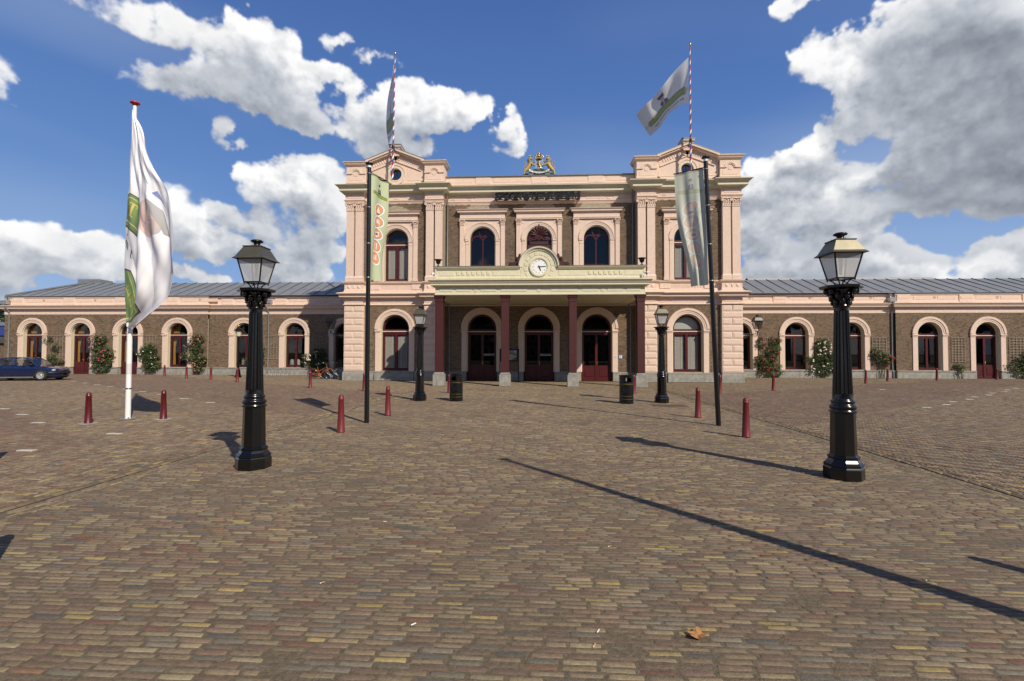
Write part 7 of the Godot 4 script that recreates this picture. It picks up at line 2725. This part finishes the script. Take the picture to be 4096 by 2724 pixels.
func bicycle(label: String, at: Vector3, turn: float, frame: Material, crate: bool, guard: bool, pale_tyre: bool) -> void:
	var t := thing("bicycle", label, "bicycle", at, turn, "parked bicycles")
	var R := 0.34
	for x: float in [-0.52, 0.55]:
		var w := part("wheel", t, Vector3(x, R, 0))
		var m := MB.new()
		var pts := []
		for k in 28:
			pts.append(Vector3(cos(TAU * k / 28), sin(TAU * k / 28), 0) * (R - 0.018))
		m.tube(pts, 0.019, 6, true)
		put("tyre", m, M.tyre_pale if pale_tyre and x > 0 else M.rubber, w)
		m = MB.new()
		pts = []
		for k in 28:
			pts.append(Vector3(cos(TAU * k / 28), sin(TAU * k / 28), 0) * (R - 0.042))
		m.tube(pts, 0.010, 5, true)
		put("rim", m, M.chrome, w)
		m = MB.new()
		for k in 14:
			var u := TAU * k / 14
			m.tube([Vector3(cos(u), sin(u), 0) * (R - 0.045), Vector3(cos(u + 0.6) * 0.02, sin(u + 0.6) * 0.02, 0.02 if k % 2 else -0.02)], 0.0022, 3)
		m.tube([Vector3(0, 0, -0.05), Vector3(0, 0, 0.05)], 0.018, 8)
		put("spokes", m, M.chrome, w)
		m = MB.new()
		pts = []
		for k in 13:
			var u := lerpf(0.15 * PI, 0.95 * PI, k / 12.0) if x < 0 else lerpf(0.25 * PI, 0.80 * PI, k / 12.0)
			pts.append(Vector3(cos(u), sin(u), 0) * (R + 0.022))
		m.tube(pts, 0.016, 5)
		put("mudguard", m, frame if guard else M.black_satin, w)
	var f := MB.new()
	var bb := Vector3(-0.06, 0.29, 0)
	var seat := Vector3(-0.22, 0.80, 0)
	var head := Vector3(0.36, 0.86, 0)
	var headlow := Vector3(0.41, 0.70, 0)
	f.tube([bb, seat], 0.016, 7)
	f.tube([bb, headlow], 0.018, 7)
	f.tube([bb.lerp(seat, 0.45), head.lerp(headlow, 0.4)], 0.015, 7)
	f.tube([head, headlow], 0.019, 7)
	f.tube([Vector3(-0.52, R, 0.03), bb], 0.011, 6)
	f.tube([Vector3(-0.52, R, 0.03), seat.lerp(bb, 0.2)], 0.009, 6)
	f.tube([headlow, Vector3(0.47, 0.52, 0.03), Vector3(0.55, R, 0.04)], 0.012, 6)
	f.tube([headlow, Vector3(0.47, 0.52, -0.03), Vector3(0.55, R, -0.04)], 0.012, 6)
	put("frame", f, frame, t)
	f = MB.new()
	f.tube([head, Vector3(0.33, 1.0, 0)], 0.012, 6)
	f.tube([Vector3(0.10, 1.02, -0.28), Vector3(0.22, 1.06, -0.27), Vector3(0.36, 1.04, -0.15), Vector3(0.34, 1.0, 0), Vector3(0.36, 1.04, 0.15), Vector3(0.22, 1.06, 0.27), Vector3(0.10, 1.02, 0.28)], 0.011, 6)
	put("handlebar", f, M.chrome, t)
	f = MB.new()
	f.tube([Vector3(0.06, 1.015, 0.28), Vector3(0.18, 1.05, 0.275)], 0.017, 6)
	f.tube([Vector3(0.06, 1.015, -0.28), Vector3(0.18, 1.05, -0.275)], 0.017, 6)
	put("grips", f, M.rubber, t)
	f = MB.new()
	f.tube([seat, seat + Vector3(-0.03, 0.12, 0)], 0.013, 6)
	f.ball(seat + Vector3(-0.06, 0.15, 0), Vector3(0.13, 0.035, 0.10), 10, 6)
	f.ball(seat + Vector3(0.06, 0.15, 0), Vector3(0.10, 0.025, 0.035), 8, 5)
	put("saddle", f, M.leather, t)
	f = MB.new()
	f.tube([bb + Vector3(-0.02, 0, 0.06), bb + Vector3(0.10, -0.12, 0.06)], 0.010, 5)
	f.tube([bb + Vector3(0.02, 0, -0.06), bb + Vector3(-0.10, 0.12, -0.06)], 0.010, 5)
	f.box(bb.x + 0.05, bb.x + 0.15, bb.y - 0.13, bb.y - 0.11, 0.06, 0.14)
	f.box(bb.x - 0.15, bb.x - 0.05, bb.y + 0.11, bb.y + 0.13, -0.14, -0.06)
	put("crank", f, M.chrome, t)
	f = MB.new()
	if guard:
		f.xf = Transform3D(Basis(Vector3.RIGHT, PI / 2), bb + Vector3(0, 0, 0.05))
		f.lathe([[0.0, -0.02], [0.105, -0.02], [0.115, 0.0], [0.105, 0.02], [0.0, 0.02]], 18)
		f.xf = Transform3D()
		f.tube([Vector3(-0.06, 0.36, 0.05), Vector3(-0.52, 0.38, 0.05)], 0.02, 6)
		f.tube([Vector3(-0.06, 0.23, 0.05), Vector3(-0.52, 0.30, 0.05)], 0.02, 6)
	else:
		f.cbox(-0.58, 0.06, 0.25, 0.39, 0.03, 0.07, 0.015)
	put("chain_guard", f, frame if guard else M.black_satin, t)
	f = MB.new()
	f.tube([Vector3(-0.75, 0.74, 0.06), Vector3(-0.30, 0.74, 0.06)], 0.007, 5)
	f.tube([Vector3(-0.75, 0.74, -0.06), Vector3(-0.30, 0.74, -0.06)], 0.007, 5)
	for x: float in [-0.75, -0.6, -0.45]:
		f.tube([Vector3(x, 0.74, -0.06), Vector3(x, 0.74, 0.06)], 0.006, 5)
	f.tube([Vector3(-0.65, 0.74, 0.06), Vector3(-0.52, R, 0.05)], 0.006, 5)
	put("rear_rack", f, M.black_satin, t)
	f = MB.new()
	f.tube([Vector3(-0.1, 0.2, -0.05), Vector3(-0.02, 0.0, -0.14)], 0.008, 5)
	put("kickstand", f, M.chrome, t)
	if crate:
		f = MB.new()
		for y: float in [0.83, 0.92, 1.01, 1.10]:
			f.box(0.42, 0.86, y - 0.03, y + 0.03, 0.19, 0.2)
			f.box(0.42, 0.86, y - 0.03, y + 0.03, -0.2, -0.19)
			f.box(0.42, 0.43, y - 0.03, y + 0.03, -0.19, 0.19)
			f.box(0.85, 0.86, y - 0.03, y + 0.03, -0.19, 0.19)
		f.box(0.42, 0.86, 0.79, 0.80, -0.2, 0.2)
		put("crate", f, M.black_satin, t)


func bike_things() -> void:
	mat("orange_frame", lin(0.36, 0.085, 0.012), 0.35)
	mat("tyre_pale", lin(0.45, 0.42, 0.36), 0.7)
	bicycle("orange bicycle with an orange chain guard in front of the rose", Vector3(-14.15, 0, -31.35), 0.10, M.orange_frame, false, true, false)
	bicycle("black bicycle with a front crate and pale front tyre by the pavilion", Vector3(-13.75, 0, -31.95), -0.06, M.black_satin, true, false, true)
	for e: Array in [[-13.15, -31.0, "galvanised bicycle stand nearest the pavilion", 1], [-13.75, -31.25, "galvanised bicycle stand holding the orange bicycle", 1]]:
		var t := thing("bicycle_stand", e[2], "bicycle stand", Vector3(e[0], 0, e[1]), 0.0, "bicycle stands")
		for k in 2:
			var m := MB.new()
			var z := k * -0.22
			m.tube([Vector3(-0.35, 0.01, z), Vector3(0.30, 0.01, z), Vector3(0.30, 0.25, z), Vector3(0.06, 0.40, z), Vector3(0.02, 0.56, z), Vector3(0.22, 0.70, z)], 0.016, 6)
			put("bar", m, M.galvanised, t)
	for k in 6:
		var t := thing("bicycle_stand", "empty galvanised bicycle stand, number %s from the near lamp post" % ["one", "two", "three", "four", "five", "six"][k], "bicycle stand", Vector3(-20.2 + k * 0.32, 0, -35.6 + k * 0.05), 0.0, "bicycle stands")
		var m := MB.new()
		m.tube([Vector3(0, 0.01, 0.5), Vector3(0, 0.01, 0), Vector3(0, 0.25, 0), Vector3(0.05, 0.35, 0.04), Vector3(-0.05, 0.5, 0.1), Vector3(0.06, 0.62, 0.14)], 0.016, 6)
		m.tube([Vector3(0.12, 0.01, 0.5), Vector3(0.12, 0.01, 0), Vector3(0.12, 0.25, 0), Vector3(0.07, 0.35, 0.04), Vector3(0.17, 0.5, 0.1), Vector3(0.06, 0.62, 0.14)], 0.016, 6)
		put("loop", m, M.galvanised, t)


# ---- a dark blue saloon car; x runs forwards from the rear bumper, z across
func car() -> void:
	var t := thing("parked_car", "dark blue saloon car parked at the left edge", "car", Vector3(-33.35, 0, -27.95), 0.27)
	mat("car_blue", lin(0.012, 0.022, 0.082), 0.25, null, 1, null, 0, 0.35)
	M.car_blue.clearcoat_enabled = true
	M.car_blue.clearcoat = 1.0
	M.car_blue.clearcoat_roughness = 0.04
	mat("car_trim", lin(0.014, 0.014, 0.016), 0.5)
	mat("car_glass", Color(0.03, 0.04, 0.05, 0.45), 0.0)
	M.car_glass.transparency = BaseMaterial3D.TRANSPARENCY_ALPHA
	mat("alloy", lin(0.62, 0.62, 0.62), 0.35, null, 1, null, 0, 0.7)
	mat("headlamp", lin(0.62, 0.66, 0.70), 0.1, null, 1, null, 0, 0.3)
	mat("amber", lin(0.62, 0.16, 0.01), 0.3)
	# stations: x, bottom, beltline (or bonnet), half width
	var st := [[0.0, 0.42, 0.70, 0.66], [0.06, 0.30, 0.86, 0.76], [0.30, 0.24, 0.95, 0.83], [0.9, 0.20, 0.97, 0.855], [1.6, 0.19, 0.945, 0.86], [2.4, 0.19, 0.925, 0.86], [2.95, 0.19, 0.905, 0.855], [3.25, 0.19, 0.89, 0.85], [3.7, 0.19, 0.83, 0.83], [3.9, 0.19, 0.775, 0.775], [4.03, 0.20, 0.725, 0.69], [4.12, 0.21, 0.67, 0.56], [4.17, 0.24, 0.63, 0.40], [4.20, 0.32, 0.58, 0.2]]
	var ring := func(e: Array) -> Array:
		var o := []
		var b: float = e[1]
		var y: float = e[2]
		var w: float = e[3]
		for p: Array in [[0.0, 0.0], [0.88, 0.0], [0.95, 0.12], [0.985, 0.30], [1.0, 0.52], [0.99, 0.74], [0.965, 0.90], [0.90, 0.97], [0.60, 1.0], [0.0, 1.01]]:
			o.append(Vector3(e[0], lerpf(b, y, p[1]), w * p[0]))
		return o
	var wheels := [0.85, 3.42]
	var body := MB.new()
	var low := MB.new()
	for i in st.size() - 1:
		var A: Array = ring.call(st[i])
		var B: Array = ring.call(st[i + 1])
		for s: float in [-1.0, 1.0]:
			var f := Vector3(1, 1, s)
			for k in A.size() - 1:
				var q := [A[k] * f, B[k] * f, B[k + 1] * f, A[k + 1] * f]
				var mid: Vector3 = (q[0] + q[1] + q[2] + q[3]) * 0.25
				body.face(q[0], q[1], q[2], q[3], Vector3(clampf(mid.x, 0.4, 4.0), 0.5, 0))
	var bo := put("body", body, M.car_blue, t)
	# wheels with dark arches standing slightly proud of the flank
	for x: float in wheels:
		for s: float in [-1.0, 1.0]:
			var a := MB.new()
			a.ring(x, 0.31, 0.0, 0.365, 0.60, 0.868, 24, -0.15, PI + 0.15)
			if s < 0:
				a.v = flip_z(a.v)
				a.n = flip_z(a.n)
				reverse_faces(a)
			put("wheel_arch", a, M.car_trim, t)
			var w := part("wheel", t, Vector3(x, 0.31, s * 0.80))
			var m := MB.new()
			m.xf = Transform3D(Basis(Vector3.RIGHT, s * PI / 2), Vector3.ZERO)
			m.lathe([[0.20, -0.09], [0.28, -0.09], [0.305, -0.06], [0.31, 0.0], [0.305, 0.06], [0.285, 0.085], [0.20, 0.09]], 28, Vector3.ZERO, true)
			put("tyre", m, M.rubber, w)
			m = MB.new()
			m.xf = Transform3D(Basis(Vector3.RIGHT, s * PI / 2), Vector3.ZERO)
			m.lathe([[0.0, 0.075], [0.06, 0.078], [0.075, 0.066], [0.15, 0.082], [0.18, 0.090], [0.20, 0.092], [0.205, 0.08]], 24)
			put("wheel_trim", m, M.alloy, w)
			m = MB.new()
			m.xf = Transform3D(Basis(Vector3.RIGHT, s * PI / 2), Vector3.ZERO)
			for k in 9:
				var u := TAU * k / 9
				m.ball(Vector3(cos(u) * 0.158, 0.084, sin(u) * 0.158), Vector3(0.022, 0.006, 0.022), 6, 4)
			put("slots", m, M.car_trim, w)
	# greenhouse
	var roof := MB.new()
	var gs := [[0.55, 0.96, 0.70, 0.0], [1.15, 1.33, 0.56, 1.0], [1.75, 1.40, 0.575, 1.0], [2.35, 1.385, 0.57, 1.0], [2.62, 1.34, 0.56, 1.0], [3.22, 0.93, 0.70, 0.0]]
	for i in range(1, 4):
		for s: float in [-1.0, 1.0]:
			var e: Array = gs[i]
			var g: Array = gs[i + 1]
			roof.face(Vector3(e[0], e[1], s * e[2]), Vector3(g[0], g[1], s * g[2]), Vector3(g[0], g[1] + 0.025, 0), Vector3(e[0], e[1] + 0.025, 0), Vector3(2, 0.8, 0))
			roof.face(Vector3(e[0], e[1], s * e[2]), Vector3(g[0], g[1], s * g[2]), Vector3(g[0], g[1] - 0.06, s * (g[2] + 0.035)), Vector3(e[0], e[1] - 0.06, s * (e[2] + 0.035)), Vector3(2, 0.8, 0))
	put("roof", roof, M.car_blue, t)
	for s: float in [-1.0, 1.0]:
		var pil := MB.new()
		for e: Array in [[0.55, 0.97, 0.72, 1.17, 1.30, 0.575, 0.10], [1.98, 0.93, 0.80, 1.90, 1.345, 0.60, 0.09], [3.18, 0.90, 0.78, 2.60, 1.31, 0.58, 0.05]]:
			pil.face(Vector3(e[0] - e[6], e[1], s * e[2]), Vector3(e[0] + e[6], e[1], s * e[2]), Vector3(e[3] + e[6], e[4], s * e[5]), Vector3(e[3] - e[6], e[4], s * e[5]), Vector3(2, 0.8, 0))
		put("pillar", pil, M.car_blue, t)
		var sw := MB.new()
		sw.face(Vector3(0.62, 0.96, s * 0.785), Vector3(3.15, 0.90, s * 0.785), Vector3(2.58, 1.30, s * 0.59), Vector3(1.20, 1.28, s * 0.59), Vector3(2, 0.8, 0))
		put("side_window", sw, M.car_glass, t)
		var st2 := MB.new()
		st2.cbox(0.95, 3.06, 0.50, 0.56, minf(s * 0.858, s * 0.875), maxf(s * 0.858, s * 0.875), 0.006)
		put("side_strip", st2, M.car_blue, t)
		var sk := MB.new()
		sk.cbox(1.2, 3.05, 0.175, 0.24, minf(s * 0.80, s * 0.86), maxf(s * 0.80, s * 0.86), 0.01)
		put("sill", sk, mat("sill_grey", lin(0.16, 0.17, 0.18), 0.5) if not M.has("sill_grey") else M.sill_grey, t)
		for x: float in [1.40, 2.55]:
			var h := MB.new()
			h.cbox(x - 0.09, x + 0.09, 0.83, 0.86, minf(s * 0.845, s * 0.88), maxf(s * 0.845, s * 0.88), 0.006)
			put("door_handle", h, M.car_trim, t)
		var mr := MB.new()
		mr.ball(Vector3(2.98, 0.96, s * 0.93), Vector3(0.08, 0.065, 0.10), 10, 7)
		put("mirror", mr, M.car_trim, t)
		var hl := MB.new()
		hl.ball(Vector3(3.93, 0.62, s * 0.655), Vector3(0.15, 0.065, 0.10), 10, 7)
		put("headlight", hl, M.headlamp, t)
		var am := MB.new()
		am.cbox(3.83, 3.92, 0.53, 0.535, minf(s * 0.77, s * 0.815), maxf(s * 0.77, s * 0.815), 0.006)
		put("indicator", am, M.amber, t)
		var dl := MB.new()
		for x: float in [0.98, 1.98, 3.05]:
			dl.box(x - 0.004, x + 0.004, 0.27, 0.90, minf(s * 0.80, s * 0.8615), maxf(s * 0.80, s * 0.8615))
		put("door_gap", dl, M.car_trim, t)
	for e: Array in [[2.62, 1.335, 0.555, 3.20, 0.925, 0.70], [1.13, 1.325, 0.55, 0.56, 0.97, 0.69]]:
		var ws := MB.new()
		ws.face(Vector3(e[0], e[1], -e[2]), Vector3(e[0], e[1], e[2]), Vector3(e[3], e[4], e[5]), Vector3(e[3], e[4], -e[5]), Vector3(2, 0.8, 0))
		put("windscreen", ws, M.car_glass, t)
	var bp := MB.new()
	for s: float in [-1.0, 1.0]:
		bp.tube([Vector3(3.80, 0.46, s * 0.81), Vector3(3.96, 0.46, s * 0.74), Vector3(4.10, 0.46, s * 0.60), Vector3(4.19, 0.46, s * 0.38), Vector3(4.22, 0.46, 0)], 0.065, 8)
	bp.cbox(-0.06, 0.14, 0.42, 0.58, -0.68, 0.68, 0.04)
	put("bumper", bp, M.car_trim, t)
	bp = MB.new()
	bp.box(0.3, 3.95, 0.13, 0.40, -0.66, 0.66)
	put("underbody", bp, M.car_trim, t)
	for x: float in [1.35, 2.35]:
		for s: float in [-1.0, 1.0]:
			var se := MB.new()
			se.cbox(x - 0.06, x + 0.06, 0.55, 1.08, s * 0.36 - 0.2, s * 0.36 + 0.2, 0.04)
			se.cbox(x - 0.05, x + 0.05, 1.08, 1.24, s * 0.36 - 0.11, s * 0.36 + 0.11, 0.03)
			put("seat", se, M.leather, t)


func flip_z(a: PackedVector3Array) -> PackedVector3Array:
	for i in a.size():
		a[i].z = -a[i].z
	return a


func reverse_faces(m: MB) -> void:
	for i in range(0, m.v.size(), 3):
		var p := m.v[i]
		m.v[i] = m.v[i + 1]
		m.v[i + 1] = p
		p = m.n[i]
		m.n[i] = m.n[i + 1]
		m.n[i + 1] = p


func litter() -> void:
	# a dry leaf and some cigarette ends
	var t := thing("dry_leaf", "curled orange-brown dry leaf lying on the paving", "leaf", Vector3(0.95, 0.004, -3.08), 0.4)
	var m := MB.new()
	var out := []
	var k := 22
	for i in k:
		var u := TAU * i / k
		var r := 0.056 * (1.0 + 0.22 * sin(u * 5.0) + 0.10 * sin(u * 11.0))
		out.append(Vector3(cos(u) * r, 0.008 + 0.014 * absf(sin(u * 1.5)) + 0.006 * sin(u * 5.0), sin(u) * r * 0.85))
	for i in k:
		var a: Vector3 = out[i]
		var b: Vector3 = out[(i + 1) % k]
		m.face(Vector3(0, 0.006, 0), a, b, b, Vector3(0, -1, 0))
	put("blade", m, mat("dry_leaf", lin(0.58, 0.30, 0.11), 0.8, noise_tex(51, 0.03, 5, Color(0.6, 0.55, 0.5), Color.WHITE, 128, 0.6), 12.0), t)
	m = MB.new()
	m.tube([Vector3(-0.04, 0.01, 0), Vector3(-0.06, 0.015, -0.02), Vector3(-0.075, 0.03, -0.045)], 0.0015, 4)
	put("stalk", m, M.stem, t)
	mat("paper_white", lin(0.70, 0.69, 0.66), 0.8)
	mat("filter_orange", lin(0.55, 0.26, 0.05), 0.8)
	var spots := [[-0.79, -3.10, 0, "white cigarette end standing out left of the dry leaf"], [0.32, -2.95, 1, "orange filter end nearest the bottom edge"], [0.36, -3.10, 0, "white cigarette end just left of the dry leaf"], [-1.6, -3.62, 1, "orange filter end in the left foreground"], [0.62, -4.45, 1, "orange filter end in the middle of the walk"], [-1.55, -4.95, 0, "white paper scrap in the left middle of the walk"], [2.9, -3.95, 1, "orange filter end at the right below the long shadow"], [-2.0, -7.1, 0, "white paper scrap near the left kerb row"], [-0.1, -6.9, 0, "white paper scrap in the far middle of the walk"]]
	for e: Array in spots:
		var o := thing("cigarette_end", e[3], "litter", Vector3(e[0], 0.006, e[1]), e[0] * 3.0 + e[1], "bits of litter")
		var c := MB.new()
		c.tube([Vector3(-0.014, 0, 0), Vector3(0.014, 0, 0)], 0.0042, 7)
		put("filter", c, M.filter_orange if e[2] == 1 else M.paper_white, o)
		c = MB.new()
		c.tube([Vector3(0.014, 0, 0), Vector3(0.022, 0.0005, 0.001)], 0.0039, 7)
		put("stub", c, M.paper_white, o)


func surroundings() -> void:
	# a low brick wall and trees past the left end, seen as a sliver
	var t := thing("boundary_wall", "low brown brick wall beyond the left end of the wing", "wall", Vector3(-49.0, 0, -41.0))
	var m := MB.new()
	m.box(-6.0, 6.9, 0, 2.45, -0.3, 0)
	put("wall", m, M.mortar_dark, t)
	bricks(t, -6.0, 6.9, 0.0, 2.40, 0.01, [], 0, 0.85)
	m = MB.new()
	m.cbox(-6.1, 6.95, 2.45, 3.0, -0.5, 0.22, 0.05)
	put("coping", m, M.zinc_dark, t)
	var c := thing("railway_carriage", "blue and grey carriage roof showing above the boundary wall", "train", Vector3(-56.0, 0, -48.0))
	m = MB.new()
	m.cbox(-9, 9, 0.9, 4.35, -1.4, 1.4, 0.15)
	put("body", m, mat("carriage_blue", lin(0.03, 0.05, 0.22), 0.35), c)
	m = MB.new()
	m.xf = Transform3D(Basis(Vector3.BACK, PI / 2), Vector3(0, 4.35, 0)) * Transform3D(Basis(Vector3.UP, PI / 2), Vector3.ZERO)
	m.xf = Transform3D()
	for k in 8:
		var u0 := PI * k / 8
		var u1 := PI * (k + 1) / 8
		m.quad4(Vector3(-9, 4.34 + sin(u0) * 0.45, cos(u0) * 1.4), Vector3(9, 4.34 + sin(u0) * 0.45, cos(u0) * 1.4), Vector3(9, 4.34 + sin(u1) * 0.45, cos(u1) * 1.4), Vector3(-9, 4.34 + sin(u1) * 0.45, cos(u1) * 1.4), Vector3(0, sin(u0), cos(u0)), Vector3(0, sin(u0), cos(u0)), Vector3(0, sin(u1), cos(u1)), Vector3(0, sin(u1), cos(u1)))
	put("roof", m, M.lead, c)
	for k in 5:
		m = MB.new()
		m.cbox(-8.2 + k * 3.4, -5.6 + k * 3.4, 2.4, 3.4, 1.38, 1.42, 0.02)
		put("window", m, M.car_trim, c)
	tree("dark green tree beyond the left end of the wing", Vector3(-66.0, 0, -56.0), 8.5, 3.6, 61, "trees past the square")
	# trees behind the viewer, which the windows mirror; outermost ones added to darken reflections
	var spots := [[-34, 30], [-24, 34], [-14, 31], [-4, 36], [6, 33], [15, 30], [25, 35], [36, 31], [48, 26], [-46, 26], [62, 24], [80, 33], [98, 42], [118, 52], [-60, 24], [-78, 33], [-97, 42], [-117, 52]]
	for i in spots.size():
		tree("street tree behind the viewer, mirrored in the windows, %s in its row" % ["first", "second", "third", "fourth", "fifth", "sixth", "seventh", "eighth", "ninth", "tenth", "eleventh", "twelfth", "thirteenth", "fourteenth", "fifteenth", "sixteenth", "seventeenth", "eighteenth"][i], Vector3(spots[i][0], 0, spots[i][1]), 13.0 + (i * 7 % 5), 5.2, 70 + i, "trees behind the viewer")
	# unseen houses added behind the viewer to darken what the doors mirror
	for i in 9:
		var h := thing("added_house", "unseen brick house added behind the viewer to darken the door reflections, %s from the left" % ["first", "second", "third", "fourth", "fifth", "sixth", "seventh", "eighth", "ninth"][i], "house", Vector3(-60.0 + i * 15.0, 0, 62.0), 0.0, "added houses behind the viewer")
		var hh := 8.5 + (i * 5 % 3)
		var wl := MB.new()
		wl.box(-7.2, 7.2, 0, hh, 0, 9)
		put("wall", wl, M.mortar_dark, h)
		var rf := MB.new()
		rf.face(Vector3(-7.4, hh, -0.3), Vector3(7.4, hh, -0.3), Vector3(7.4, hh + 3.5, 4.5), Vector3(-7.4, hh + 3.5, 4.5), Vector3(0, 0, 4.5))
		rf.face(Vector3(-7.4, hh, 9.3), Vector3(7.4, hh, 9.3), Vector3(7.4, hh + 3.5, 4.5), Vector3(-7.4, hh + 3.5, 4.5), Vector3(0, 0, 4.5))
		put("roof", rf, M.zinc_dark, h)
		for k in 8:
			var x := -5.2 + (k % 4) * 3.4
			var y := 1.0 if k < 4 else 4.8
			var w := MB.new()
			w.box(x - 0.7, x + 0.7, y, y + 2.2, -0.06, 0.02)
			put("window", w, M.white_paint, h)
			var gl := MB.new()
			gl.box(x - 0.58, x + 0.58, y + 0.12, y + 2.08, -0.075, -0.065)
			put("pane", gl, M.black_satin, h)


func build_all() -> void:
	museum()
	portico()
	museum_sign()
	coat_of_arms()
	wings()
	lamps()
	bollards()
	bins()
	flags()
	plants()
	bike_things()
	car()
	surroundings()
	litter()
